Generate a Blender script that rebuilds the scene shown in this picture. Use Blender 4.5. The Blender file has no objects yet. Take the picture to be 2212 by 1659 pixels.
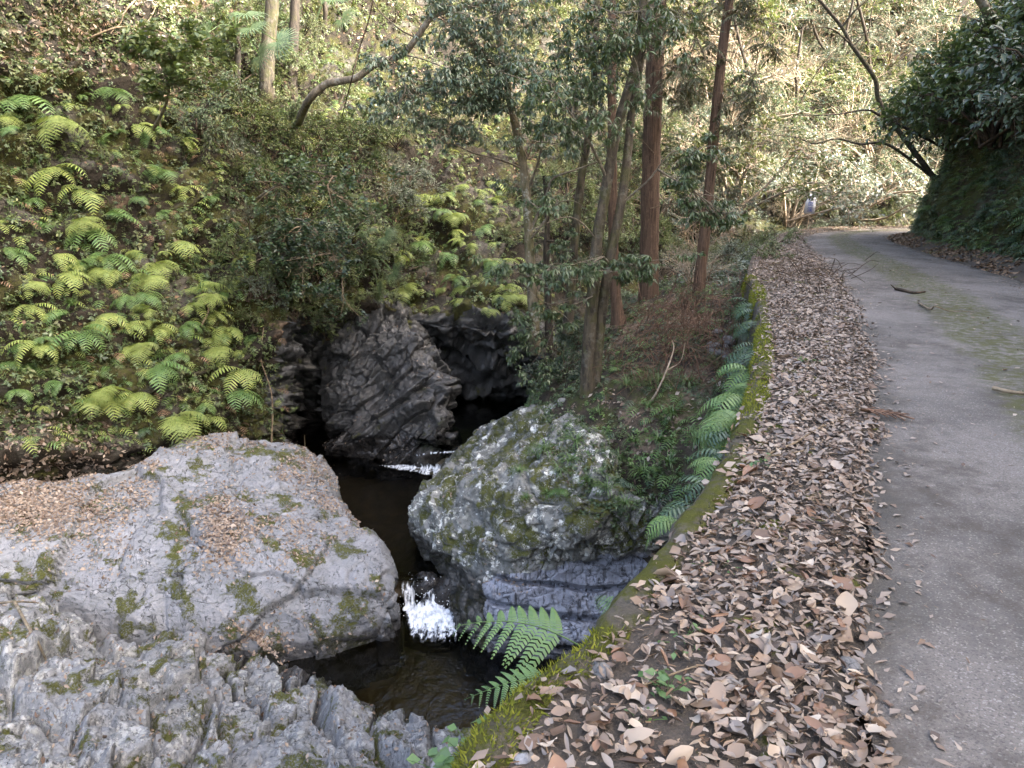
import bpy, math, random
import numpy as np
from mathutils import Vector, Matrix
from mathutils.bvhtree import BVHTree

random.seed(7)
RNG = np.random.default_rng(11)
SC = bpy.context.scene
COL = SC.collection

# ------------------------------------------------------------------ camera, sky, sun, exposure
CAMH = 1.55
PITCH = math.radians(14.7)
LENS = 26.0
cam_data = bpy.data.cameras.new('camera')
cam_data.sensor_width = 36.0
cam_data.lens = LENS
cam_data.clip_start = 0.05
cam_data.clip_end = 2000.0
cam = bpy.data.objects.new('camera', cam_data)
cam.location = (0, 0, CAMH)
cam.rotation_euler = (math.pi / 2 - PITCH, 0, 0)
COL.objects.link(cam)
SC.camera = cam

SUN_EL = math.radians(36.0)
SUN_AZ = math.radians(112.0)          # clockwise from +Y (the view direction): from the right, behind the camera
world = bpy.data.worlds.new('World')
SC.world = world
world.use_nodes = True
wn = world.node_tree.nodes
wl = world.node_tree.links
sky = wn.new('ShaderNodeTexSky')
sky.sky_type = 'NISHITA'
sky.sun_disc = False
sky.sun_elevation = SUN_EL
sky.sun_rotation = SUN_AZ
sky.air_density = 0.8
sky.dust_density = 9.0
sky.ozone_density = 0.6
bg = wn['Background']
bg.inputs['Strength'].default_value = 0.15
wl.new(sky.outputs[0], bg.inputs['Color'])

sun_data = bpy.data.lights.new('sun', 'SUN')
sun_data.energy = 2.3
sun_data.angle = math.radians(0.6)
sun_data.color = (1.0, 0.98, 0.94)
sun = bpy.data.objects.new('sun', sun_data)
sdir = Vector((math.sin(SUN_AZ) * math.cos(SUN_EL), math.cos(SUN_AZ) * math.cos(SUN_EL), math.sin(SUN_EL)))
sun.rotation_euler = sdir.to_track_quat('Z', 'Y').to_euler()
sun.location = (20, -20, 40)
COL.objects.link(sun)

SC.view_settings.view_transform = 'Standard'
SC.view_settings.look = 'None'
SC.view_settings.exposure = 3.35
SC.view_settings.gamma = 1.0
SC.view_settings.use_curve_mapping = False
cy = SC.cycles
cy.max_bounces = 5
cy.diffuse_bounces = 3
cy.glossy_bounces = 2
cy.transmission_bounces = 3
cy.transparent_max_bounces = 12
cy.caustics_reflective = False
cy.caustics_refractive = False
cy.use_denoising = True
cy.sample_clamp_indirect = 6.0
cy.use_adaptive_sampling = True
cy.adaptive_threshold = 0.015

# ------------------------------------------------------------------ geometry helpers
FPX = LENS / 36.0 * 2212.0
CP, SP = math.cos(PITCH), math.sin(PITCH)


def ray(u, v):
    x = (np.asarray(u, float) - 1106.0) / FPX
    y = (829.5 - np.asarray(v, float)) / FPX
    return np.stack([x, CP + y * SP, -SP + y * CP], -1)


def PY(u, v, Y):
    d = ray(u, v)
    t = np.asarray(Y, float) / d[..., 1]
    return d * t[..., None] + np.array([0, 0, CAMH])


def PZ(u, v, z):
    d = ray(u, v)
    t = (np.asarray(z, float) - CAMH) / d[..., 2]
    return d * t[..., None] + np.array([0, 0, CAMH])


def proj(P):
    P = np.asarray(P, float)
    r = P - np.array([0, 0, CAMH])
    f = r[..., 1] * CP - r[..., 2] * SP
    up = r[..., 1] * SP + r[..., 2] * CP
    f = np.where(np.abs(f) < 1e-3, 1e-3, f)
    return 1106 + r[..., 0] / f * FPX, 829.5 - up / f * FPX, f


def _h(ix, iy, iz, seed):
    h = (ix * 374761393 + iy * 668265263 + iz * 2147483647 + seed * 1274126177) & 0xFFFFFFFF
    h = ((h ^ (h >> 13)) * 1274126177) & 0xFFFFFFFF
    h = ((h ^ (h >> 16)) * 2246822519) & 0xFFFFFFFF
    return ((h ^ (h >> 15)) & 0xFFFFFF) / float(0xFFFFFF)


def vnoise(P, scale=1.0, seed=0):
    p = np.asarray(P, float) * scale
    i = np.floor(p).astype(np.int64)
    f = p - i
    f = f * f * f * (f * (f * 6 - 15) + 10)
    r = 0
    for dx in (0, 1):
        wx = f[..., 0] if dx else 1 - f[..., 0]
        for dy in (0, 1):
            wy = f[..., 1] if dy else 1 - f[..., 1]
            for dz in (0, 1):
                wz = f[..., 2] if dz else 1 - f[..., 2]
                r = r + wx * wy * wz * _h(i[..., 0] + dx, i[..., 1] + dy, i[..., 2] + dz, seed)
    return r * 2 - 1


def fbm(P, scale=1.0, octv=4, gain=0.5, seed=0, ridged=False):
    a, s, r, n = 1.0, scale, 0, 0
    for o in range(octv):
        v = vnoise(P, s, seed + o * 17)
        if ridged:
            v = 1 - 2 * np.abs(v)
        r = r + a * v
        n += a
        a *= gain
        s *= 2.03
    return r / n


def worley(P, scale=1.0, seed=0):
    p = np.asarray(P, float) * scale
    i = np.floor(p).astype(np.int64)
    f1 = np.full(p.shape[:-1], 9.0)
    f2 = f1.copy()
    cid = np.zeros(p.shape[:-1])
    for dx in (-1, 0, 1):
        for dy in (-1, 0, 1):
            for dz in (-1, 0, 1):
                c = i + np.array([dx, dy, dz])
                q = np.stack([_h(c[..., 0], c[..., 1], c[..., 2], seed + k) for k in (1, 2, 3)], -1)
                d = np.sqrt(((c + q - p) ** 2).sum(-1))
                idv = _h(c[..., 0], c[..., 1], c[..., 2], seed + 9)
                m = d < f1
                f2 = np.where(m, f1, np.minimum(f2, d))
                cid = np.where(m, idv, cid)
                f1 = np.where(m, d, f1)
    return f1, f2, cid


def facets(P, scale, seed, amp, slope, warp=0.0, wscale=1.0):
    """angular blocks: each cell is lifted by its own amount and tilted its own way. Returns displacement and distance to the joints."""
    p = np.asarray(P, float)
    if warp:
        p = p + warp * np.stack([fbm(p, wscale, 3, seed=seed + 61 + k) for k in range(3)], -1)
    p = p * scale
    i = np.floor(p).astype(np.int64)
    f1 = np.full(p.shape[:-1], 9.0)
    f2 = f1.copy()
    cid = np.zeros(p.shape[:-1])
    off = np.zeros_like(p)
    for dx in (-1, 0, 1):
        for dy in (-1, 0, 1):
            for dz in (-1, 0, 1):
                c = i + np.array([dx, dy, dz])
                q = c + np.stack([_h(c[..., 0], c[..., 1], c[..., 2], seed + k) for k in (1, 2, 3)], -1)
                v = p - q
                d = np.sqrt((v ** 2).sum(-1))
                idv = _h(c[..., 0], c[..., 1], c[..., 2], seed + 9)
                m = d < f1
                f2 = np.where(m, f1, np.minimum(f2, d))
                cid = np.where(m, idv, cid)
                off = np.where(m[..., None], v, off)
                f1 = np.where(m, d, f1)
    a = cid * 44.0
    tilt = np.stack([np.cos(a), np.sin(a), np.cos(a * 1.7 + 1)], -1)
    return amp * (cid - 0.5) * 2 + slope / scale * (off * tilt).sum(-1), f2 - f1


def sstep(a, b, x):
    t = np.clip((x - a) / (b - a), 0, 1)
    return t * t * (3 - 2 * t)


def cr_axis(C, n):
    """Catmull-Rom along axis 0 to n samples."""
    m = C.shape[0]
    t = np.linspace(0, m - 1, n)
    i = np.minimum(np.floor(t).astype(int), m - 2)
    f = (t - i).reshape((-1,) + (1,) * (C.ndim - 1))
    g = lambda k: C[np.clip(i + k, 0, m - 1)]
    p0, p1, p2, p3 = g(-1), g(0), g(1), g(2)
    p0 = np.where((i == 0).reshape(f.shape), 2 * p1 - p2, p0)
    p3 = np.where((i == m - 2).reshape(f.shape), 2 * p2 - p1, p3)
    return 0.5 * ((2 * p1) + (-p0 + p2) * f + (2 * p0 - 5 * p1 + 4 * p2 - p3) * f ** 2 + (-p0 + 3 * p1 - 3 * p2 + p3) * f ** 3)


def loft(C, nr, nc):
    C = np.asarray(C, float)
    A = cr_axis(C, nr)
    return np.swapaxes(cr_axis(np.swapaxes(A, 0, 1), nc), 0, 1)


def gnormals(P, flip=False):
    du = np.gradient(P, axis=1)
    dv = np.gradient(P, axis=0)
    n = np.cross(du, dv)
    n /= np.linalg.norm(n, axis=-1, keepdims=True) + 1e-9
    return -n if flip else n


def gfaces(nr, nc, flip=False):
    i = np.arange(nr * nc).reshape(nr, nc)
    q = np.stack([i[:-1, :-1], i[:-1, 1:], i[1:, 1:], i[1:, :-1]], -1).reshape(-1, 4)
    return q[:, ::-1] if flip else q


def make_mesh(name, V, F, smooth=False, mats=None, attrs=None, mat_idx=None):
    """V (n,3); F an (m,k) array or a list of such arrays."""
    V = np.asarray(V, np.float32)
    if not isinstance(F, (list, tuple)):
        F = [F]
    F = [np.asarray(f, np.int32) for f in F if len(f)]
    me = bpy.data.meshes.new(name)
    me.vertices.add(len(V))
    me.vertices.foreach_set('co', V.ravel())
    loops = np.concatenate([f.ravel() for f in F])
    tot = np.concatenate([np.full(len(f), f.shape[1], np.int32) for f in F])
    start = np.concatenate([[0], np.cumsum(tot)[:-1]]).astype(np.int32)
    me.loops.add(len(loops))
    me.loops.foreach_set('vertex_index', loops)
    me.polygons.add(len(tot))
    me.polygons.foreach_set('loop_start', start)
    me.polygons.foreach_set('loop_total', tot)
    if smooth:
        me.polygons.foreach_set('use_smooth', np.ones(len(tot), bool))
    if mat_idx is not None:
        me.polygons.foreach_set('material_index', np.asarray(mat_idx, np.int32))
    for k, a in (attrs or {}).items():
        at = me.attributes.new(k, 'FLOAT', 'POINT')
        at.data.foreach_set('value', np.asarray(a, np.float32).ravel())
    for m in (mats or []):
        me.materials.append(m)
    me.update(calc_edges=True)
    return me


def link(name, data, parent=None, loc=None):
    o = bpy.data.objects.new(name, data)
    COL.objects.link(o)
    if parent is not None:
        o.parent = parent
    if loc is not None:
        o.location = loc
    return o


def tag(o, label=None, cat=None, group=None, kind=None):
    if label:
        o['label'] = label
    if cat:
        o['category'] = cat
    if group:
        o['group'] = group
    if kind:
        o['kind'] = kind
    return o


def merge(parts):
    """parts: list of (V, F) with F (m,k) -> V, list of F."""
    Vs, Fs, off = [], {}, 0
    for V, F in parts:
        Vs.append(V)
        for f in (F if isinstance(F, list) else [F]):
            if len(f):
                Fs.setdefault(f.shape[1], []).append(f + off)
        off += len(V)
    return np.concatenate(Vs), [np.concatenate(x) for x in Fs.values()]


def tube(pts, rad, k=6, cap=True):
    """Tube through pts (n,3) with radii rad (n)."""
    pts = np.asarray(pts, float)
    rad = np.broadcast_to(np.asarray(rad, float), (len(pts),))
    T = np.gradient(pts, axis=0)
    T /= np.linalg.norm(T, axis=1, keepdims=True) + 1e-9
    ref = np.array([0.0, 0, 1]) if abs(T[0, 2]) < 0.8 else np.array([1.0, 0, 0])
    N = np.zeros_like(pts)
    n = ref - T[0] * ref.dot(T[0])
    for i in range(len(pts)):
        n = n - T[i] * n.dot(T[i])
        n /= np.linalg.norm(n) + 1e-9
        N[i] = n
    B = np.cross(T, N)
    a = np.linspace(0, 2 * np.pi, k, endpoint=False)
    V = pts[:, None] + rad[:, None, None] * (np.cos(a)[None, :, None] * N[:, None] + np.sin(a)[None, :, None] * B[:, None])
    V = V.reshape(-1, 3)
    i = np.arange(len(pts) - 1)[:, None] * k
    j = np.arange(k)[None]
    q = np.stack([i + j, i + (j + 1) % k, i + k + (j + 1) % k, i + k + j], -1).reshape(-1, 4)
    return V, q


def smooth_path(pts, n):
    return cr_axis(np.asarray(pts, float), n)


def frames(Z, yaw):
    """Orthonormal frames (n,3,3) with columns X,Y,Z; Z given, X turned by yaw."""
    Z = Z / (np.linalg.norm(Z, axis=1, keepdims=True) + 1e-9)
    ref = np.where(np.abs(Z[:, 2:3]) < 0.95, np.array([[0, 0, 1.0]]), np.array([[1.0, 0, 0]]))
    X = np.cross(ref, Z)
    X /= np.linalg.norm(X, axis=1, keepdims=True) + 1e-9
    Y = np.cross(Z, X)
    c, s = np.cos(yaw)[:, None], np.sin(yaw)[:, None]
    X2 = X * c + Y * s
    Y2 = np.cross(Z, X2)
    return np.stack([X2, Y2, Z], -1)


def frames_x(X, up_hint, roll=None):
    """Frames whose X column is the given direction and whose Z is near up_hint."""
    X = X / (np.linalg.norm(X, axis=1, keepdims=True) + 1e-9)
    Y = np.cross(up_hint, X)
    Y /= np.linalg.norm(Y, axis=1, keepdims=True) + 1e-9
    Z = np.cross(X, Y)
    if roll is not None:
        c, s = np.cos(roll)[:, None], np.sin(roll)[:, None]
        Y, Z = Y * c + Z * s, Z * c - Y * s
    return np.stack([X, Y, Z], -1)


def place(tmpl, pos, R, scale, which=None):
    """Instance templates [(V,F)] at n places -> V, F list."""
    out = []
    n = len(pos)
    which = which if which is not None else RNG.integers(0, len(tmpl), n)
    scale = np.broadcast_to(np.asarray(scale, float), (n,))
    for k, (V, F) in enumerate(tmpl):
        ids = np.nonzero(which == k)[0]
        if not len(ids):
            continue
        W = np.einsum('nij,vj->nvi', R[ids], V) * scale[ids, None, None] + pos[ids, None]
        for f in (F if isinstance(F, list) else [F]):
            pass
        FF = []
        for f in (F if isinstance(F, list) else [F]):
            FF.append((f[None] + (np.arange(len(ids)) * len(V))[:, None, None]).reshape(-1, f.shape[1]))
        out.append((W.reshape(-1, 3), FF))
    return merge(out)


def scatter_grid(P, N, n, weight=None):
    """n random points on a grid surface, weighted by area * weight (per cell)."""
    a = np.linalg.norm(np.cross(P[1:, :-1] - P[:-1, :-1], P[:-1, 1:] - P[:-1, :-1]), axis=-1)
    if weight is not None:
        a = a * weight[:-1, :-1]
    w = a.ravel()
    w = w / w.sum()
    c = RNG.choice(len(w), n, p=w)
    nc = P.shape[1] - 1
    r, cc = c // nc, c % nc
    s, t = RNG.random(n)[:, None], RNG.random(n)[:, None]
    pos = (P[r, cc] * (1 - s) * (1 - t) + P[r + 1, cc] * s * (1 - t) + P[r, cc + 1] * (1 - s) * t + P[r + 1, cc + 1] * s * t)
    return pos, N[r, cc]


# ------------------------------------------------------------------ material helpers
class NT:
    def __init__(self, name):
        self.m = bpy.data.materials.new(name)
        self.m.use_nodes = True
        self.t = self.m.node_tree
        self.n = self.t.nodes
        self.l = self.t.links
        self.out = self.n['Material Output']
        self.p = self.n['Principled BSDF']

    def node(self, typ, ins=None, **kw):
        nd = self.n.new(typ)
        for k, v in kw.items():
            setattr(nd, k, v)
        for k, v in (ins or {}).items():
            self.set(nd.inputs[k], v)
        return nd

    def set(self, sock, v):
        if isinstance(v, bpy.types.NodeSocket):
            self.l.new(v, sock)
        elif isinstance(v, bpy.types.Node):
            self.l.new(v.outputs[0], sock)
        else:
            if isinstance(v, (tuple, list)) and len(v) == 3 and len(sock.default_value) == 4:
                v = (*v, 1)
            sock.default_value = v

    def pos(self):
        return self.node('ShaderNodeNewGeometry').outputs['Position']

    def mapping(self, vec, scale=(1, 1, 1), rot=(0, 0, 0)):
        return self.node('ShaderNodeMapping', {'Vector': vec, 'Scale': scale, 'Rotation': rot}).outputs[0]

    def noise(self, vec, scale, detail=4, rough=0.55, dist=0.0):
        return self.node('ShaderNodeTexNoise', {'Vector': vec, 'Scale': scale, 'Detail': detail, 'Roughness': rough, 'Distortion': dist}).outputs['Fac']

    def voro(self, vec, scale, feature='DISTANCE_TO_EDGE', out='Distance', rnd=1.0):
        return self.node('ShaderNodeTexVoronoi', {'Vector': vec, 'Scale': scale, 'Randomness': rnd}, feature=feature).outputs[out]

    def ramp(self, fac, stops, interp='LINEAR'):
        nd = self.node('ShaderNodeValToRGB', {'Fac': fac})
        cr = nd.color_ramp
        cr.interpolation = interp
        while len(cr.elements) < len(stops):
            cr.elements.new(0.5)
        for e, (p, c) in zip(cr.elements, stops):
            e.position = p
            e.color = (*c, 1) if isinstance(c, (tuple, list)) else (c, c, c, 1)
        return nd.outputs[0]

    def step(self, x, a, b):
        return self.node('ShaderNodeMapRange', {'Value': x, 'From Min': a, 'From Max': b, 'To Min': 0.0, 'To Max': 1.0}, interpolation_type='SMOOTHSTEP').outputs[0]

    def math(self, op, a, b=0.0, c=0.0):
        nd = self.node('ShaderNodeMath', {0: a, 1: b, 2: c}, operation=op)
        return nd.outputs[0]

    def mix(self, fac, a, b, blend='MIX'):
        nd = self.node('ShaderNodeMix', data_type='RGBA', blend_type=blend)
        self.set(nd.inputs[0], fac)
        self.set(nd.inputs[6], a)
        self.set(nd.inputs[7], b)
        return nd.outputs[2]

    def attr(self, name, out='Fac'):
        return self.node('ShaderNodeAttribute', attribute_name=name).outputs[out]

    def bump(self, h, strength=0.5, dist=0.02, normal=None):
        ins = {'Height': h, 'Strength': strength, 'Distance': dist}
        if normal is not None:
            ins['Normal'] = normal
        return self.node('ShaderNodeBump', ins).outputs[0]

    def rand(self):
        """random per mesh island plus random per object."""
        a = self.node('ShaderNodeNewGeometry').outputs['Random Per Island']
        b = self.node('ShaderNodeObjectInfo').outputs['Random']
        return self.math('FRACT', self.math('ADD', a, b))

    def fin(self, color=None, rough=None, normal=None, spec=None):
        for k, v in (('Base Color', color), ('Roughness', rough), ('Normal', normal), ('Specular IOR Level', spec)):
            if v is not None:
                self.set(self.p.inputs[k], v)
        return self.m


def leaf_mat(name, cols, rough=0.45, trans=0.3, spec=0.5, tcol=None):
    """leaf colour varies by random leaf; thin sheet lets some light through."""
    t = NT(name)
    n = len(cols)
    c = t.ramp(t.rand(), [(i / max(1, n - 1), col) for i, col in enumerate(cols)])
    t.fin(c, rough, None, spec)
    if trans > 0:
        tr = t.node('ShaderNodeBsdfTranslucent', {'Color': t.mix(1.0, c, tcol or (1.0, 1.0, 0.55), 'MULTIPLY')})
        mx = t.node('ShaderNodeMixShader', {0: trans, 1: t.p.outputs[0], 2: tr.outputs[0]})
        t.l.new(mx.outputs[0], t.out.inputs[0])
    return t.m

# ------------------------------------------------------------------ surface materials
def rock_material(name, base, dark, moss_amt=0.5, lichen=0.0, wet_z=None, stripes=0.0, litter=0.0, gloss=0.0, crackscale=3.0):
    t = NT(name)
    pos = t.pos()
    nz = t.node('ShaderNodeSeparateXYZ', {0: t.node('ShaderNodeNewGeometry').outputs['Normal']}).outputs['Z']
    n1 = t.noise(pos, 1.3, 6, 0.6)
    n2 = t.noise(pos, 7.0, 6, 0.65)
    n3 = t.noise(pos, 45.0, 4, 0.6)
    c = t.mix(t.step(n1, 0.35, 0.65), base, tuple(x * y for x, y in zip(base, (0.78, 0.8, 0.8))))
    c = t.mix(t.step(n2, 0.5, 0.75), c, tuple(min(1, x * 1.3) for x in base))
    c = t.mix(t.math('MULTIPLY', t.step(n2, 0.47, 0.3), 0.5), c, dark)
    c = t.mix(t.math('MULTIPLY', t.step(n3, 0.5, 0.72), 0.35), c, dark)
    # weathered cracks: stretched cells, warped
    wv = t.node('ShaderNodeVectorMath', {0: pos, 1: t.node('ShaderNodeVectorMath', {0: t.node('ShaderNodeTexNoise', {'Vector': pos, 'Scale': 2.2, 'Detail': 3}).outputs['Color'], 'Scale': 0.35}, operation='SCALE').outputs[0]}, operation='ADD').outputs[0]
    nl1 = t.noise(t.mapping(wv, (0.8, 2.2, 1.6), (0.5, 0.25, 0.7)), crackscale, 3, 0.6)
    nl2 = t.noise(t.mapping(wv, (2.6, 0.8, 1.6), (0.1, 0.6, -0.5)), crackscale * 1.7, 4, 0.65)
    k1 = t.math('MULTIPLY', t.step(t.math('ABSOLUTE', t.math('SUBTRACT', nl1, 0.5)), 0.009, 0.0), t.step(n1, 0.4, 0.58))
    k2 = t.math('MULTIPLY', t.step(t.math('ABSOLUTE', t.math('SUBTRACT', nl2, 0.5)), 0.016, 0.0), t.step(n2, 0.42, 0.58))
    crack = t.math('MAXIMUM', k1, k2)
    c = t.mix(t.math('MULTIPLY', crack, 0.8), c, tuple(x * 0.25 for x in dark))
    h = t.math('SUBTRACT', t.math('ADD', t.math('MULTIPLY', n2, 0.8), t.math('MULTIPLY', n3, 0.25)), t.math('MULTIPLY', crack, 0.6))
    rough = 0.75 - gloss
    if stripes:
        st = t.noise(t.mapping(pos, (9.0, 9.0, 0.9)), 1.0, 5, 0.7, 0.8)
        c = t.mix(t.math('MULTIPLY', t.step(st, 0.5, 0.6), stripes), c, (0.015, 0.015, 0.016))
    if lichen:
        lc = t.voro(t.mapping(wv, (1, 1, 1)), 6.0, 'SMOOTH_F1')
        lm = t.math('MULTIPLY', t.step(t.noise(pos, 9.0, 5, 0.7), 0.54, 0.6), t.step(t.noise(pos, 1.1, 3), 0.38, 0.6))
        c = t.mix(t.math('MULTIPLY', lm, lichen), c, (0.52, 0.52, 0.45))
        lm2 = t.math('MULTIPLY', t.step(t.noise(t.mapping(pos, (1, 1, 1), (1, 2, 3)), 4.5, 5, 0.75), 0.57, 0.6), lichen)
        c = t.mix(lm2, c, (0.6, 0.6, 0.55))
    if litter:
        ln = t.math('MULTIPLY', t.step(t.noise(pos, 0.9, 4, 0.6), 0.45, 0.6), t.step(nz, 0.35, 0.8))
        lv = t.voro(pos, 22.0, 'F1', 'Color')
        lcol = t.ramp(t.node('ShaderNodeSeparateColor', {0: lv}).outputs[0], [(0, (0.06, 0.035, 0.02)), (0.5, (0.2, 0.12, 0.07)), (1, (0.4, 0.29, 0.18))])
        c = t.mix(t.math('MULTIPLY', ln, litter), c, lcol)
    if moss_amt:
        mn = t.noise(pos, 1.7, 7, 0.68)
        mm = t.math('MULTIPLY', t.step(mn, 0.68 - moss_amt * 0.3, 0.74 - moss_amt * 0.3), t.step(nz, -0.35, 0.25))
        mm = t.math('MULTIPLY', mm, t.step(t.math('ADD', t.math('MULTIPLY', n3, 0.5), t.math('MULTIPLY', n2, 0.5)), 0.4, 0.52))
        mcol = t.mix(t.noise(pos, 12.0, 4), (0.035, 0.042, 0.008), (0.13, 0.135, 0.02))
        c = t.mix(mm, c, mcol)
        h = t.math('ADD', h, t.math('MULTIPLY', mm, t.noise(pos, 90.0, 3)))
    if wet_z is not None:
        z = t.node('ShaderNodeSeparateXYZ', {0: pos}).outputs['Z']
        zz = t.math('ADD', z, t.math('MULTIPLY', n2, -0.25))
        w = t.step(zz, wet_z + 0.12, wet_z - 0.02)
        c = t.mix(w, c, t.mix(0.8, c, (0.012, 0.01, 0.008)))
        rough = t.math('SUBTRACT', rough, t.math('MULTIPLY', w, 0.45))
    return t.fin(c, rough, t.bump(h, 0.9, 0.035), 0.4)


M = {}
M['slab_rock'] = rock_material('slab_rock', (0.20, 0.204, 0.214), (0.055, 0.055, 0.056), 0.5, 0.0, -4.95, crackscale=1.6)
M['block_rock'] = rock_material('block_rock', (0.19, 0.194, 0.198), (0.045, 0.045, 0.043), 0.5, 0.25, -4.95, crackscale=2.8)
M['lichen_rock'] = rock_material('lichen_rock', (0.18, 0.18, 0.165), (0.045, 0.045, 0.04), 0.66, 0.95, -4.35, crackscale=2.4)
M['layer_rock'] = rock_material('layer_rock', (0.27, 0.28, 0.32), (0.07, 0.07, 0.08), 0.12, 0.0, -4.9, stripes=0.8, gloss=0.3, crackscale=1.8)
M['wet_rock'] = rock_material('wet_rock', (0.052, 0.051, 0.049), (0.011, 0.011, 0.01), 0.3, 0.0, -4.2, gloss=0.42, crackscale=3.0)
M['boulder'] = rock_material('boulder', (0.16, 0.15, 0.14), (0.04, 0.035, 0.03), 0.5, 0.0, None, gloss=0.1, crackscale=5.0)


def soil_material(name, soil, moss, litter, moss_lo, rocky=0.0, lit_lo=0.45):
    t = NT(name)
    pos = t.pos()
    n2 = t.noise(pos, 6.0, 6, 0.65)
    n3 = t.noise(pos, 40.0, 4, 0.6)
    c = t.mix(n2, tuple(x * 0.5 for x in soil), tuple(x * 1.4 for x in soil))
    if rocky:
        rn = t.step(t.noise(pos, 0.8, 5, 0.6), 0.5, 0.56)
        e = t.voro(t.mapping(pos, (1.2, 1.2, 2.6), (0.4, 0.3, 0)), 2.6)
        rc = t.mix(t.step(e, 0.06, 0.0), t.mix(n3, (0.05, 0.046, 0.038), (0.14, 0.13, 0.105)), (0.012, 0.011, 0.009))
        c = t.mix(t.math('MULTIPLY', rn, rocky), c, rc)
    lv = t.voro(pos, 17.0, 'F1', 'Color')
    lcol = t.ramp(t.node('ShaderNodeSeparateColor', {0: lv}).outputs[0], [(0, tuple(x * 0.3 for x in litter)), (0.5, tuple(x * 0.7 for x in litter)), (1, litter)])
    c = t.mix(t.step(t.noise(pos, 0.7, 5, 0.62), lit_lo, lit_lo + 0.12), c, lcol)
    mn = t.noise(t.mapping(pos, (1, 1, 1), (2, 1, 0)), 1.1, 6, 0.65)
    mcol = t.mix(t.math('ADD', t.math('MULTIPLY', t.noise(pos, 7.0, 5, 0.7), 0.6), t.math('MULTIPLY', n3, 0.4)), tuple(x * 0.12 for x in moss), tuple(x * 1.25 for x in moss))
    c = t.mix(t.math('MULTIPLY', t.step(mn, moss_lo, moss_lo + 0.1), t.step(t.noise(pos, 16.0, 5, 0.7), 0.36, 0.52)), c, mcol)
    h = t.math('ADD', n2, t.math('MULTIPLY', n3, 0.5))
    return t.fin(c, 0.9, t.bump(h, 1.0, 0.06), 0.25)


M['cliff'] = soil_material('cliff_soil', (0.022, 0.017, 0.011), (0.06, 0.06, 0.013), (0.2, 0.135, 0.09), 0.47, 0.6, 0.6)
M['slope'] = soil_material('slope_soil', (0.045, 0.036, 0.025), (0.06, 0.07, 0.018), (0.22, 0.16, 0.11), 0.5, 0.15, 0.5)
M['bank'] = soil_material('bank_soil', (0.04, 0.034, 0.02), (0.075, 0.085, 0.02), (0.15, 0.10, 0.065), 0.44, 0.3, 0.62)
M['ground'] = soil_material('ground_soil', (0.06, 0.05, 0.03), (0.06, 0.07, 0.02), (0.25, 0.18, 0.12), 0.5, 0.0, 0.45)

# road: worn grey concrete, mossy along the crown between the wheel tracks
t = NT('road_concrete')
pos = t.pos()
ac = t.attr('across')
n1 = t.noise(pos, 0.9, 6, 0.65)
n2 = t.noise(pos, 7.0, 5, 0.65)
n3 = t.noise(pos, 120.0, 3, 0.7)
c = t.mix(t.step(n1, 0.35, 0.65), (0.20, 0.178, 0.157), (0.125, 0.112, 0.099))
c = t.mix(t.math('MULTIPLY', t.step(n2, 0.5, 0.7), 0.5), c, (0.125, 0.115, 0.10))
sp = t.voro(pos, 150.0, 'F1', 'Color')
spx = t.node('ShaderNodeSeparateColor', {0: sp}).outputs[0]
c = t.mix(t.math('MULTIPLY', t.step(spx, 0.86, 0.94), 0.55), c, (0.36, 0.34, 0.30))
c = t.mix(t.math('MULTIPLY', t.step(spx, 0.16, 0.08), 0.6), c, (0.09, 0.08, 0.07))
c = t.mix(t.math('MULTIPLY', t.step(t.noise(t.mapping(pos, (1, 1, 1), (0, 0, 1)), 2.3, 7, 0.75), 0.52, 0.66), 0.5), c, (0.085, 0.075, 0.062))
c = t.mix(t.math('MULTIPLY', t.step(n3, 0.48, 0.62), 0.45), c, (0.09, 0.083, 0.075))
dirt = t.math('MULTIPLY', t.step(t.noise(t.mapping(pos, (1, 1, 1), (0, 0, 2)), 0.55, 7, 0.7), 0.46, 0.62), t.step(n2, 0.3, 0.6))
c = t.mix(t.math('MULTIPLY', dirt, 0.7), c, (0.06, 0.05, 0.039))
g = t.math('SUBTRACT', 1.0, t.math('DIVIDE', t.math('ABSOLUTE', t.math('SUBTRACT', ac, 0.43)), 0.2))
mossf = t.step(t.math('ADD', t.math('MULTIPLY', g, 0.6), t.math('MULTIPLY', t.noise(pos, 1.6, 6, 0.7), 0.75)), 0.44, 0.72)
mossf = t.math('MULTIPLY', mossf, t.step(t.noise(pos, 11.0, 5, 0.7), 0.38, 0.58))
c = t.mix(t.math('MULTIPLY', mossf, 0.85), c, t.mix(n2, (0.035, 0.037, 0.01), (0.105, 0.11, 0.024)))
edge = t.step(t.math('ADD', t.math('ABSOLUTE', t.math('SUBTRACT', ac, 0.5)), t.math('MULTIPLY', t.math('SUBTRACT', n1, 0.5), 0.35)), 0.40, 0.5)
c = t.mix(t.math('MULTIPLY', edge, 0.75), c, t.mix(n2, (0.035, 0.032, 0.028), (0.10, 0.09, 0.07)))
h = t.math('ADD', t.math('ADD', t.math('MULTIPLY', spx, 0.25), t.math('MULTIPLY', n3, 0.4)), n2)
M['road'] = t.fin(c, 0.85, t.bump(h, 1.0, 0.02), 0.3)

t = NT('shoulder_soil')
pos = t.pos()
n2 = t.noise(pos, 5.0, 6, 0.7)
n3 = t.noise(pos, 60.0, 4, 0.7)
c = t.mix(n2, (0.03, 0.026, 0.021), (0.12, 0.10, 0.08))
c = t.mix(t.math('MULTIPLY', t.step(n3, 0.5, 0.7), 0.4), c, (0.17, 0.14, 0.11))
mcol = t.mix(n3, (0.05, 0.055, 0.01), (0.14, 0.15, 0.025))
c = t.mix(t.step(t.noise(pos, 2.3, 5, 0.7), 0.58, 0.64), c, mcol)
M['shoulder'] = t.fin(c, 0.95, t.bump(t.math('ADD', n2, n3), 1.0, 0.02), 0.2)

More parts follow.
